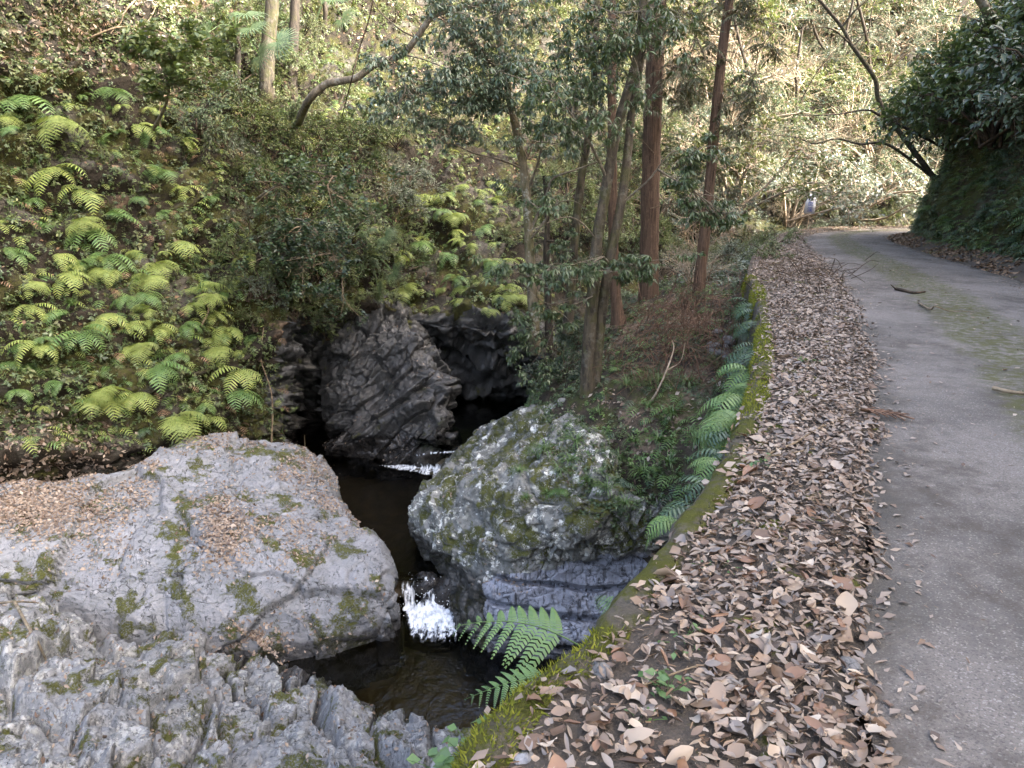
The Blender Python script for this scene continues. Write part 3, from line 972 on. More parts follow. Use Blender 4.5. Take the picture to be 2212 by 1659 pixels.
# ------------------------------------------------------------------ stream
def sheet(name, poly, z, mat, n=90, label=None):
    poly = np.array(poly, float)
    mn, mx = poly.min(0), poly.max(0)
    gx, gy = np.meshgrid(np.linspace(mn[0], mx[0], n), np.linspace(mn[1], mx[1], n))
    p = np.stack([gx, gy, np.full_like(gx, z)], -1)
    inside = np.zeros(gx.shape, bool)
    j = len(poly) - 1
    for i in range(len(poly)):
        xi, yi = poly[i]
        xj, yj = poly[j]
        c = ((yi > gy) != (yj > gy)) & (gx < (xj - xi) * (gy - yi) / (yj - yi + 1e-12) + xi)
        inside ^= c
        j = i
    f = gfaces(n, n)
    keep = inside.ravel()[f].all(1)
    p[..., 2] += 0.006 * fbm(p, 2.0, 3, seed=100)
    o = link(name, make_mesh(name, p.reshape(-1, 3), f[keep], True, [mat]))
    tag(o, label, kind='structure')
    return o


sheet('water', [(-6.5, 6.2), (1.6, 5.2), (1.9, 9.6), (0.2, 10.9), (-1.0, 11.1), (-1.9, 11.1), (-2.6, 10.4), (-6, 9.4)], -5.0, M['water'], 140, 'dark brown lower pool below the waterfall')
sheet('water', [(-1.85, 10.8), (-1.15, 10.9), (-0.6, 11.2), (0.3, 12.5), (0.4, 15.6), (-1.0, 15.8), (-2.2, 16.5), (-3.5, 17.6), (-6.0, 19.6), (-6.2, 15.2), (-4.4, 14.2), (-3.2, 12.8), (-2.3, 11.4)], -4.62, M['water'], 140, 'brown middle pool between slab and lichen boulder')
sheet('water', [(-2.2, 16.0), (0.8, 15.6), (1.4, 20.5), (-2.6, 20.8)], -4.07, M['water_deep'], 90, 'dark green upper pool at the cave mouth')

gx, gy = np.meshgrid(np.linspace(-9, 4, 130), np.linspace(2.5, 22, 190))
bz = np.interp(gy, [3, 9.4, 10.5, 11.05, 15.5, 16.2, 22], [-5.75, -5.75, -5.6, -5.0, -5.05, -4.6, -4.95])
BP = np.stack([gx, gy, bz], -1)
BP[..., 2] -= 0.5 * sstep(-1.7, -2.4, gx) * sstep(11.5, 12.5, gy)
b1, b2, bid = worley(BP * np.array([1, 1, 0.0]), 2.2, 105)
BP[..., 2] += 0.12 * (bid - 0.4) * np.clip(1 - b1 * 1.3, 0, 1) + 0.14 * fbm(BP, 0.8, 4, seed=106)
o = link('streambed', make_mesh('streambed', BP.reshape(-1, 3), gfaces(*gx.shape), True, [M['bed']]))
tag(o, 'brown stony bed under the stream', kind='structure')

gx, gy = np.meshgrid(np.linspace(-400, 400, 60), np.linspace(-400, 500, 60))
GP = np.stack([gx, gy, np.full_like(gx, -7.0)], -1)
o = link('ground', make_mesh('ground', GP.reshape(-1, 3), gfaces(60, 60), True, [M['ground']]))
tag(o, 'wide forest ground under the valley', kind='structure')

# ------------------------------------------------------------------ plant materials
L = {}
L['fern_lime'] = leaf_mat('fern_lime', [(0.18, 0.25, 0.06), (0.28, 0.33, 0.09), (0.22, 0.29, 0.09), (0.34, 0.37, 0.11)], 0.5, 0.35, 0.4)
L['fern_green'] = leaf_mat('fern_green', [(0.09, 0.17, 0.045), (0.14, 0.22, 0.06), (0.11, 0.20, 0.07), (0.17, 0.25, 0.08)], 0.45, 0.35, 0.5)
L['fern_dark'] = leaf_mat('fern_dark', [(0.025, 0.055, 0.025), (0.05, 0.09, 0.04), (0.04, 0.075, 0.038), (0.07, 0.115, 0.045)], 0.4, 0.2, 0.5)
L['fern_near'] = leaf_mat('fern_near', [(0.08, 0.155, 0.045), (0.115, 0.195, 0.065), (0.10, 0.17, 0.07)], 0.45, 0.3, 0.45)
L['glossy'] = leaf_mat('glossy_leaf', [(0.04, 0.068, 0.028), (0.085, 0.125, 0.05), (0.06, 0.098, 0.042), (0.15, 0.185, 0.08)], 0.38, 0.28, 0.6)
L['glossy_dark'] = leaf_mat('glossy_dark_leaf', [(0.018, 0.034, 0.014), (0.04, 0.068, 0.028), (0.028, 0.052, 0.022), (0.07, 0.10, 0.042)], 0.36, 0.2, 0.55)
L['mid'] = leaf_mat('mid_leaf', [(0.06, 0.09, 0.028), (0.12, 0.155, 0.05), (0.09, 0.125, 0.05), (0.20, 0.225, 0.08)], 0.4, 0.3, 0.5)
L['olive'] = leaf_mat('olive_leaf', [(0.075, 0.095, 0.035), (0.13, 0.15, 0.058), (0.10, 0.115, 0.05), (0.18, 0.195, 0.085)], 0.45, 0.32, 0.5, (1, 1, 0.65))
L['pale'] = leaf_mat('pale_leaf', [(0.075, 0.10, 0.062), (0.15, 0.175, 0.125), (0.11, 0.135, 0.09), (0.21, 0.23, 0.18)], 0.38, 0.28, 0.55, (0.95, 1, 0.8))
L['bluish'] = leaf_mat('bluish_leaf', [(0.055, 0.085, 0.05), (0.11, 0.15, 0.09), (0.08, 0.115, 0.07), (0.18, 0.22, 0.14)], 0.36, 0.25, 0.6)
L['dry'] = leaf_mat('dry_leaf', [(0.09, 0.055, 0.036), (0.2, 0.14, 0.098), (0.29, 0.23, 0.175), (0.13, 0.083, 0.055), (0.38, 0.32, 0.255), (0.16, 0.12, 0.092), (0.25, 0.20, 0.16), (0.31, 0.235, 0.165), (0.19, 0.168, 0.15), (0.07, 0.045, 0.03)], 0.55, 0.12, 0.4, (1, 0.8, 0.5))
L['dry_dark'] = leaf_mat('dry_dark_leaf', [(0.06, 0.035, 0.02), (0.15, 0.09, 0.05), (0.24, 0.16, 0.095), (0.10, 0.055, 0.03), (0.30, 0.21, 0.13)], 0.6, 0.1, 0.3, (1, 0.8, 0.5))
L['dry_pink'] = leaf_mat('dry_pale_leaf', [(0.30, 0.2, 0.14), (0.2, 0.12, 0.08), (0.38, 0.29, 0.2), (0.26, 0.16, 0.1)], 0.6, 0.2, 0.3, (1, 0.8, 0.5))
L['sedge'] = leaf_mat('sedge_blade', [(0.05, 0.10, 0.025), (0.09, 0.15, 0.04), (0.07, 0.125, 0.03)], 0.38, 0.25, 0.5)
L['palm'] = leaf_mat('palm_blade', [(0.04, 0.075, 0.03), (0.10, 0.14, 0.07), (0.07, 0.11, 0.05)], 0.35, 0.2, 0.6)
L['moss'] = leaf_mat('moss_tuft', [(0.07, 0.085, 0.012), (0.17, 0.19, 0.025), (0.23, 0.24, 0.035), (0.12, 0.135, 0.02)], 0.8, 0.3, 0.2)
L['cedar_leaf'] = leaf_mat('cedar_needles', [(0.045, 0.06, 0.028), (0.085, 0.10, 0.045), (0.16, 0.12, 0.075), (0.07, 0.09, 0.04)], 0.5, 0.2, 0.4)


def bark(name, a, b, stretch=(9, 9, 0.8), moss=0.0, lichen=0.0, strength=1.0):
    t = NT(name)
    pos = t.pos()
    n = t.noise(t.mapping(pos, stretch), 3.0, 6, 0.65, 0.4)
    n2 = t.noise(pos, 14.0, 5, 0.7)
    c = t.mix(t.step(n, 0.3, 0.7), a, b)
    c = t.mix(t.math('MULTIPLY', t.step(n2, 0.5, 0.75), 0.4), c, tuple(min(1, x * 1.6) for x in b))
    if moss:
        m = t.math('MULTIPLY', t.step(t.noise(pos, 3.3, 6, 0.7), 0.62 - moss * 0.25, 0.70 - moss * 0.25), moss)
        c = t.mix(m, c, t.mix(n2, (0.03, 0.033, 0.01), (0.10, 0.10, 0.028)))
    if lichen:
        c = t.mix(t.math('MULTIPLY', t.step(t.noise(pos, 6.0, 5, 0.7), 0.54, 0.6), lichen), c, (0.36, 0.36, 0.30))
    return t.fin(c, 0.85, t.bump(t.math('ADD', n, t.math('MULTIPLY', n2, 0.5)), strength, 0.02), 0.25)


L['cedar_bark'] = bark('cedar_bark', (0.042, 0.027, 0.017), (0.145, 0.092, 0.06), (11, 11, 0.5), 0.0, 0.0)
L['mossy_bark'] = bark('mossy_bark', (0.028, 0.023, 0.017), (0.10, 0.082, 0.055), (4, 4, 1), 0.5, 0.12)
L['lichen_bark'] = bark('lichen_bark', (0.08, 0.065, 0.04), (0.2, 0.17, 0.11), (3, 3, 1.2), 0.55, 0.6)
L['grey_bark'] = bark('grey_bark', (0.07, 0.058, 0.042), (0.20, 0.165, 0.115), (4, 4, 1), 0.3, 0.3)
L['dark_bark'] = bark('dark_bark', (0.02, 0.017, 0.013), (0.07, 0.055, 0.04), (5, 5, 1), 0.3, 0.0)
L['twig'] = bark('twig_bark', (0.09, 0.065, 0.04), (0.26, 0.2, 0.13), (3, 3, 3))
L['twig_pale'] = bark('pale_twig_bark', (0.2, 0.15, 0.1), (0.42, 0.34, 0.25), (3, 3, 3))
L['twig_dark'] = bark('dark_twig_bark', (0.025, 0.018, 0.012), (0.10, 0.07, 0.045), (3, 3, 3))
L['bramble'] = bark('bramble_cane', (0.05, 0.028, 0.018), (0.19, 0.115, 0.075), (3, 3, 3))

# ------------------------------------------------------------------ leaf and plant templates
def leaf2(w=0.3, fold=0.08, droop=0.12):
    V = np.array([(0, 0, 0), (0.42, w, fold), (1, 0, -droop), (0.42, -w, fold)], float)
    return V, np.array([(0, 2, 1), (0, 3, 2)])


def leaf6(w=0.16, fold=0.03, droop=0.15):
    V = np.array([(0, 0, 0), (0.3, w * 0.9, fold), (0.3, -w * 0.9, fold), (0.65, w * 0.85, fold - droop * 0.4), (0.65, -w * 0.85, fold - droop * 0.4), (1, 0, -droop), (0.3, 0, 0.0), (0.65, 0, -droop * 0.5)], float)
    F = np.array([(0, 6, 1), (0, 2, 6), (3, 1, 6), (3, 6, 7), (7, 6, 2), (7, 2, 4), (5, 3, 7), (5, 7, 4)])
    return V, F


def leaf4(w=0.16, fold=0.04, droop=0.15):
    V = np.array([(0, 0, 0), (0.45, w, fold), (0.45, -w, fold), (1, 0, -droop), (0.5, 0, -droop * 0.15)], float)
    return V, np.array([(0, 4, 1), (0, 2, 4), (1, 4, 3), (4, 2, 3)])


def dead_leaf(w, curl, bend, n=5, seed=0):
    """oval dry leaf, rolled across and bent along, on a 3 x n grid with pointed ends."""
    r = np.random.default_rng(seed)
    xs = np.linspace(0, 1, n)
    xs = 0.5 - 0.5 * np.cos(np.pi * xs) * (0.35 + 0.65 * np.abs(np.cos(np.pi * xs)))
    V = []
    for i, x in enumerate(xs):
        hw = w * (math.sin(math.pi * min(0.995, 0.02 + x * 0.97)) ** 0.75) * (1 + r.normal(0, 0.07))
        zb = bend * (x - 0.5) ** 2 + r.normal(0, 0.012)
        tw = r.normal(0, 0.25) * 0.3
        for s in (-1, 0, 1):
            V.append((x - 0.5, hw * s * (1 - abs(curl) * 0.35), zb + (curl * hw if s else 0) + tw * hw * s))
    V = np.array(V)
    V[:, 1] += 0.08 * np.sin(np.repeat(xs, 3) * 3 + seed) * r.normal(0, 1)
    F = []
    for i in range(n - 1):
        for k in range(2):
            a = i * 3 + k
            F.append((a, a + 3, a + 4, a + 1))
    k0 = len(V)
    V = np.concatenate([V, np.array([(-0.5, 0.008, V[1, 2]), (-0.5, -0.008, V[1, 2]), (-0.68, r.normal(0, 0.05), V[1, 2] + r.uniform(-0.02, 0.06)), (-0.66, 0.01 + r.normal(0, 0.01), V[1, 2])])])
    F.append((k0, k0 + 3, k0 + 2, k0 + 1))
    return V, np.array(F)


DEAD = [dead_leaf(0.28, 0.4, 0.25, 7, 1), dead_leaf(0.2, 0.9, 0.15, 7, 2), dead_leaf(0.32, -0.4, 0.2, 7, 3), dead_leaf(0.26, 0.15, -0.25, 7, 4), dead_leaf(0.37, 0.5, 0.4, 7, 5), dead_leaf(0.16, 1.2, 0.1, 7, 6), dead_leaf(0.3, -0.25, -0.15, 7, 7), dead_leaf(0.42, 0.3, 0.4, 7, 8), dead_leaf(0.22, -0.8, 0.35, 7, 9), dead_leaf(0.33, 0.8, -0.25, 7, 10)]
DEAD4 = [leaf4(0.24, 0.1, 0.2), leaf4(0.32, 0.14, -0.1), leaf4(0.17, -0.08, 0.25), leaf4(0.27, -0.06, 0.05)]
for k in range(len(DEAD4)):
    V, F = DEAD4[k]
    DEAD4[k] = (V - np.array([0.5, 0, 0]), F)


def lying(N, tilt=0.35):
    n = len(N)
    Z = N + RNG.normal(0, tilt, (n, 3))
    return frames(Z, RNG.uniform(0, 2 * np.pi, n))


def frond(length, pairs, pin_len, e0, e1, kind='pinnate', seed=0, stalk=0.12):
    """One fern frond in the XZ plane growing along +X, arching from elevation e0 down to e1. Returns (rachis, pinnae)."""
    r = np.random.default_rng(seed)
    n = 14
    s = np.linspace(0, 1, n)
    el = e0 + (e1 - e0) * s ** 1.1
    dx = np.cumsum(np.cos(el)) / n * length
    dz = np.cumsum(np.sin(el)) / n * length
    pts = np.stack([dx, 0.02 * length * np.sin(s * 5 + seed), dz], -1)
    pts = np.concatenate([np.zeros((1, 3)), pts])
    rv, rf = tube(pts, np.linspace(0.007, 0.0015, len(pts)) * max(1, length), 3)
    ss = np.linspace(stalk, 0.985, pairs)
    sp = np.linspace(0, 1, len(pts))
    parts = []
    for i, q in enumerate(ss):
        p = np.array([np.interp(q, sp, pts[:, k]) for k in range(3)])
        j = min(len(pts) - 2, int(q * (len(pts) - 1)))
        T = pts[j + 1] - pts[j]
        T /= np.linalg.norm(T)
        U = np.array([-T[2], 0, T[0]])
        prof = (math.sin(math.pi * min(1.0, 0.28 + 0.72 * (q - stalk) / (1 - stalk))) ** 0.8) if kind != 'tri' else (1 - (q - stalk) / (1 - stalk)) ** 0.75
        Lp = pin_len * max(0.06, prof)
        for side in (-1, 1):
            fw = 0.22 + 0.3 * q + r.normal(0, 0.05)
            X = np.array([0, side, 0.0]) + T * fw - np.array([0, 0, 0.12 + 0.12 * r.random()])
            X /= np.linalg.norm(X)
            R = frames_x(X[None], U[None] + np.array([[0, side * 0.2, 0]]))[0]
            if kind == 'pinnate':
                w = 0.085 + 0.02 * r.random()
                V = np.array([(0, w * 0.7, 0), (0, -w * 0.7, 0), (0.45, w, -0.02), (0.45, -w, -0.02), (0.8, w * 0.6, -0.09), (0.8, -w * 0.6, -0.09), (1, 0, -0.17)])
                F = np.array([(0, 1, 3), (0, 3, 2), (2, 3, 5), (2, 5, 4), (4, 5, 6)])
                parts.append((V * Lp @ R.T + p, F))
            else:
                m = 12 if Lp > pin_len * 0.5 else 8
                for a in range(m):
                    q2 = 0.05 + 0.93 * a / (m - 1)
                    l2 = 0.10 * (1 - q2 ** 1.8) + 0.02
                    for s2 in (-1, 1):
                        cx, cy = q2, 0.0
                        V = np.array([(cx - 0.03, 0, -0.2 * q2 ** 2), (cx + 0.035, 0, -0.2 * q2 ** 2), (cx + 0.035 + l2 * 0.4, s2 * l2, -0.02 - 0.2 * q2 ** 2), (cx - 0.02 + l2 * 0.3, s2 * l2 * 0.9, -0.02 - 0.2 * q2 ** 2)])
                        parts.append((V * Lp @ R.T + p, np.array([(0, 1, 2, 3)])))
    pv, pf = merge(parts)
    return (rv, rf), (pv, pf)


def frond_mesh(name, mat, *a, **k):
    (rv, rf), (pv, pf) = frond(*a, **k)
    V, F = merge([(rv, rf), (pv, pf)])
    return make_mesh(name, V, F, False, [mat])


def fern_plant(name, mat, nf, az, length, pairs, pin, kind, seed, e0=(0.5, 1.0), e1=(-1.4, -0.6)):
    """a whole small fern as one mesh; fronds spread over azimuth +-az about +X."""
    r = np.random.default_rng(seed)
    parts = []
    for i in range(nf):
        l = length * r.uniform(0.65, 1.05)
        (rv, rf), (pv, pf) = frond(l, pairs, pin * l, r.uniform(*e0), r.uniform(*e1), kind, seed * 31 + i)
        a = r.uniform(-az, az)
        c, s_ = math.cos(a), math.sin(a)
        R = np.array([[c, -s_, 0], [s_, c, 0], [0, 0, 1]])
        parts += [(rv @ R.T, rf), (pv @ R.T, pf)]
    V, F = merge(parts)
    return make_mesh(name, V, F, False, [mat])


def bush(seed, n_main, H, R, n_sec, sec_len, lps, leaf, leaf_len, droop=0.25, hang=0.0, spread=1.0, bare=0.0, jit=0.5):
    """branching shrub: returns (stems V,F), (leaves V,F)."""
    r = np.random.default_rng(seed)
    stems, S, D, LL = [], [], [], []
    for b in range(n_main):
        a = r.uniform(0, 2 * np.pi)
        out = R * r.uniform(0.35, 1.0) * spread
        h = H * r.uniform(0.55, 1.05)
        end = np.array([math.cos(a) * out, math.sin(a) * out, h * math.sqrt(max(0.08, 1 - (out / (R * spread * 1.25)) ** 2))])
        mid = end * np.array([0.38, 0.38, 0.62]) + r.normal(0, 0.08 * R, 3)
        tip = end + np.array([math.cos(a) * 0.15 * R, math.sin(a) * 0.15 * R, -hang * H])
        pts = smooth_path([np.array([r.normal(0, 0.06), r.normal(0, 0.06), 0]), mid, end, tip], 9)
        stems.append(tube(pts, np.linspace(0.022, 0.005, 9) * max(0.6, R), 4))
        tt = r.uniform(0.3, 1.0, n_sec) ** 0.8
        for q in tt:
            p = np.array([np.interp(q, np.linspace(0, 1, 9), pts[:, k]) for k in range(3)])
            dv = p * np.array([0.7, 0.7, 0.25]) / (np.linalg.norm(p) + 1e-6) + r.normal(0, 0.55, 3) + np.array([0, 0, 0.1 - hang])
            dv /= np.linalg.norm(dv)
            S.append(p)
            D.append(dv)
            LL.append(sec_len * r.uniform(0.5, 1.2))
    S, D, LL = np.array(S), np.array(D), np.array(LL)
    m = len(S)
    for i in range(m):
        e = S[i] + D[i] * LL[i]
        e2 = e - np.array([0, 0, droop * LL[i] * 0.5])
        stems.append(tube(np.array([S[i], S[i] + D[i] * LL[i] * 0.5, e2]), [0.005, 0.004, 0.002], 3))
    keep = r.random(m) >= bare
    S, D, LL = S[keep], D[keep], LL[keep]
    m = len(S)
    t_ = (np.arange(lps)[None] + r.random((m, lps))) / lps
    t_ = 0.15 + 0.85 * t_
    pos = S[:, None] + D[:, None] * (LL[:, None] * t_)[..., None]
    pos[..., 2] -= droop * 0.5 * LL[:, None] * t_ ** 2
    side = np.where(np.arange(lps) % 2 == 0, 1, -1)[None, :, None]
    B = np.cross(D, np.array([0, 0, 1.0]))
    B /= np.linalg.norm(B, axis=1, keepdims=True) + 1e-6
    X = D[:, None] * 0.55 + B[:, None] * side * 0.9 + r.normal(0, jit, (m, lps, 3)) - np.array([0, 0, droop])
    pos = pos.reshape(-1, 3)
    X = X.reshape(-1, 3)
    up = np.tile(np.array([[0, 0, 1.0]]), (len(X), 1)) + r.normal(0, 0.35, (len(X), 3))
    Rm = frames_x(X, up)
    leaves = place([leaf], pos, Rm, leaf_len * r.uniform(0.6, 1.15, len(pos)), np.zeros(len(pos), int))
    return merge(stems), leaves


def bush_meshes(name, stem_mat, leaf_mats, *a, **k):
    (sv, sf), (lv, lf) = bush(*a, **k)
    sm = make_mesh(name + '_stems', sv, sf, True, [stem_mat])
    return sm, make_mesh(name + '_leaves', lv, lf, False, [L[leaf_mats[0]]])


def put_bush(name, meshes, key, loc, scale, rz, label, group, cat='shrub', tilt=(0, 0)):
    sm, lm = meshes
    e = bpy.data.objects.new(name, None)
    COL.objects.link(e)
    e.location = loc
    e.rotation_euler = (tilt[0], tilt[1], rz)
    e.scale = (scale,) * 3 if not isinstance(scale, tuple) else scale
    tag(e, label, cat, group)
    link('stems', sm, e)
    c = link('foliage', lm, e)
    c.material_slots[0].link = 'OBJECT'
    c.material_slots[0].material = L[key]
    return e


def surf_at(P, N, u, v, facing=True, thr=30.0):
    pu, pv, f = proj(P)
    d2 = (pu - u) ** 2 + (pv - v) ** 2
    ok = (d2 < thr) & (f > 0.3)
    if facing:
        view = P - np.array([0, 0, CAMH])
        ok &= (N * view).sum(-1) < 0
    if ok.any():
        k = np.where(ok, f, 1e9).argmin()
    else:
        k = np.where(f > 0.3, d2, 1e12).argmin()
    return P.reshape(-1, 3)[k].copy(), N.reshape(-1, 3)[k].copy()


PROJ_CACHE = {}


def surf_at_hill(u, v, thr=40.0):
    if 'h' not in PROJ_CACHE:
        pu, pv, f = proj(HP)
        view = HP - np.array([0, 0, CAMH])
        ok = ((HN * view).sum(-1) < 0.05) & (f > 0.3)
        PROJ_CACHE['h'] = (pu, pv, f, ok)
    pu, pv, f, ok = PROJ_CACHE['h']
    d2 = (pu - u) ** 2 + (pv - v) ** 2
    o_ = ok & (d2 < thr)
    k = np.where(o_, f, 1e9).argmin() if o_.any() else np.where(ok, d2, 1e12).argmin()
    return HP.reshape(-1, 3)[k].copy(), HN.reshape(-1, 3)[k].copy()


def yaw_of(n):
    return math.atan2(n[1], n[0])


# ------------------------------------------------------------------ trees
def wobble_tube(path, rad, k=12, seed=0, amp=0.05, root=0.0):
    path = np.asarray(path, float)
    V, F = tube(path, rad, k)
    n = len(path)
    V = V.reshape(n, k, 3)
    c = path[:, None]
    off = V - c
    f = 1 + amp * fbm(V, 5.0, 3, seed=seed) * 2
    if root:
        a = np.linspace(0, 2 * np.pi, k, endpoint=False)
        fl = np.exp(-np.linspace(0, 1, n) * 14)[:, None] * (0.55 + 0.45 * np.cos(a * 4 + seed)[None])
        f = f + root * fl
    return (c + off * f[..., None]).reshape(-1, 3), F


def tree_path(pts, n=40):
    return smooth_path([PY(u, v, Y) for (u, v, Y) in pts], n)


WHORL = []
for sd in range(5):
    r = np.random.default_rng(100 + sd)
    k = 7
    az = np.arange(k) * 2.4 + r.uniform(0, 1, k)
    dr = r.uniform(0.25, 1.0, k)
    X = np.stack([np.cos(az), np.sin(az), -dr], -1)
    Rm = frames_x(X, np.tile(np.array([[0, 0, 1.0]]), (k, 1)))
    WHORL.append(place([leaf4(0.14, 0.03, 0.24)], np.zeros((k, 3)), Rm, r.uniform(0.7, 1.1, k), np.zeros(k, int)))


def canopy(blobs, per, leaf_len, seed, anchor=None, tmpl=None, twig_r=0.006):
    """leaf whorls spread through ellipsoids [(u,v,Y,ru,rv,rY,weight)], each blob fed by a branch from the nearest anchor point.
    Returns stems, leaves."""
    r = np.random.default_rng(seed)
    stems, pos = [], []
    for (u, v, Y, ru, rv, ry, wt) in blobs:
        c = PY(u, v, Y)
        sx, sz = ru * Y / FPX, rv * Y / FPX
        n = int(per * wt)
        q = r.normal(0, 0.5, (n, 3)) * np.array([sx, ry, sz]) + c
        # clump: pull groups of points to sub-centres
        m = max(3, n // 9)
        cen = r.normal(0, 0.6, (m, 3)) * np.array([sx, ry, sz]) + c
        own = r.integers(0, m, n)
        q = cen[own] + (q - c) * 0.35
        if anchor is not None:
            a = anchor[((anchor - c) ** 2).sum(1).argmin()]
            mid = (a + c) / 2 + r.normal(0, 0.12, 3) + np.array([0, 0, 0.1])
            bp = smooth_path([a, mid, c], 10)
            stems.append(tube(bp, np.linspace(0.022, 0.009, 10), 5))
            for w in cen:
                b0 = bp[r.integers(4, 10)]
                stems.append(tube(smooth_path([b0, (b0 + w) / 2 + r.normal(0, 0.06, 3), w], 6), np.linspace(0.009, 0.003, 6), 3))
        for i in range(n):
            stems.append(tube(np.array([cen[own[i]], (cen[own[i]] + q[i]) / 2 + r.normal(0, 0.02, 3), q[i]]), [0.004, 0.003, 0.002], 3))
        pos.append(q)
    pos = np.concatenate(pos)
    n = len(pos)
    Z = np.array([[0, 0, 1.0]]) + r.normal(0, 0.35, (n, 3))
    R = frames(Z, r.uniform(0, 6.28, n))
    return (merge(stems) if stems else None), place(tmpl or WHORL, pos, R, leaf_len * r.uniform(0.7, 1.2, n), r.integers(0, len(tmpl or WHORL), n))


def build_tree(name, label, cat, trunks, bark_mat, branches=(), can=None, crown_mat=None, group=None, root=0.25, branch_mat=None, extra_crown=None):
    base = np.asarray(trunks[0][0][0], float)
    e = bpy.data.objects.new(name, None)
    COL.objects.link(e)
    e.location = base
    tag(e, label, cat, group)
    off = np.array(base)
    anchors = []
    for i, (path, r0, r1) in enumerate(trunks):
        path = np.asarray(path, float)
        anchors.append(path[len(path) // 4:])
        V, F = wobble_tube(path, np.linspace(r0, r1, len(path)), 14, 7 + i, 0.06, root)
        link('trunk', make_mesh(name + '_trunk', V - off, F, True, [bark_mat]), e)
    for i, (path, r0, r1) in enumerate(branches):
        path = np.asarray(path, float)
        anchors.append(path)
        V, F = wobble_tube(path, np.linspace(r0, r1, len(path)), 7, 3 + i, 0.08)
        link('branch', make_mesh(name + '_branch', V - off, F, True, [branch_mat or bark_mat]), e)
    if can is not None:
        st, lv = can(np.concatenate(anchors))
        if st is not None:
            link('twigs', make_mesh(name + '_twigs', st[0] - off, st[1], True, [branch_mat or bark_mat]), e)['kind'] = 'stuff'
        c = link('crown', make_mesh(name + '_crown', lv[0] - off, lv[1], False, [crown_mat]), e)
    return e

# ------------------------------------------------------------------ trees standing on the slope
def can_fn(blobs, per, ll, seed, tmpl=None):
    return lambda anchor: canopy(blobs, per, ll, seed, anchor, tmpl)


SPRAY = []
for sd in range(4):
    r = np.random.default_rng(300 + sd)
    k = 22
    s_ = np.linspace(0.05, 1, k)
    p = np.stack([s_, 0.1 * np.sin(s_ * 3 + sd), 0.15 * s_ - 0.75 * s_ ** 2], -1)
    side = np.where(np.arange(k) % 2 == 0, 1, -1)
    X = np.stack([np.full(k, 0.8), side * 0.9, -0.5 - 0.6 * s_], -1) + r.normal(0, 0.2, (k, 3))
    Rm = frames_x(X, np.tile(np.array([[0, 0, 1.0]]), (k, 1)))
    SPRAY.append(place([leaf2(0.09, 0.02, 0.2)], p, Rm, 0.42 * (1.15 - s_ * 0.7), np.zeros(k, int)))

# big cedar
build_tree('cedar_tree', 'thick red-brown cedar trunk standing behind the bramble heap', 'tree',
           [(tree_path([(1402, 668, 17), (1402, 560, 17), (1405, 400, 17), (1412, 200, 17), (1422, 0, 17.1), (1440, -300, 17.3)], 60), 0.225, 0.17)], L['cedar_bark'],
           [(tree_path([(1405, 450, 16.8), (1470, 440, 16.2), (1530, 470, 16)], 12), 0.012, 0.004),
            (tree_path([(1412, 330, 16.8), (1380, 300, 16.2), (1340, 310, 16)], 12), 0.012, 0.004)],
           can_fn([(1440, 60, 16.6, 120, 70, 1.0, 1), (1480, 150, 16.4, 90, 60, .8, 1), (1390, -80, 16.8, 160, 80, 1.2, 1.2), (1560, -40, 16, 90, 60, .8, .8)], 75, 0.36, 1, SPRAY), L['cedar_leaf'], 'cedar trees on the slope', 0.35, L['twig'])
build_tree('cedar_tree', 'slim leaning cedar with bare brown trunk nearest the road', 'tree',
           [(tree_path([(1508, 640, 16), (1516, 560, 16), (1530, 430, 16), (1546, 250, 16), (1562, 100, 16), (1578, -20, 16), (1610, -300, 16)], 60), 0.125, 0.085)], L['cedar_bark'],
           [(tree_path([(1546, 250, 16), (1590, 300, 15.7), (1640, 290, 15.5)], 10), 0.012, 0.004), (tree_path([(1556, 150, 16), (1520, 130, 15.6), (1470, 180, 15.4)], 10), 0.012, 0.004),
            (tree_path([(1560, 110, 16), (1600, 120, 15.7), (1640, 170, 15.5)], 10), 0.012, 0.004)],
           can_fn([(1600, 60, 15.8, 60, 60, .6, 1), (1610, 180, 15.7, 50, 70, .5, .8), (1600, 290, 15.6, 70, 30, .5, .5), (1500, 90, 15.7, 60, 80, .6, 1), (1480, 220, 15.6, 50, 60, .5, .5), (1570, -80, 16, 120, 60, .8, 1)], 60, 0.32, 2, SPRAY), L['cedar_leaf'], 'cedar trees on the slope', 0.3, L['twig'])
build_tree('cedar_tree', 'thin orange-brown cedar between the mossy twin tree and the thick cedar', 'tree',
           [(tree_path([(1336, 700, 15.5), (1329, 620, 15.5), (1324, 480, 15.5), (1322, 300, 15.6), (1322, 120, 15.8), (1322, -100, 16)], 50), 0.115, 0.075)], L['cedar_bark'],
           [], None, None, 'cedar trees on the slope', 0.6)

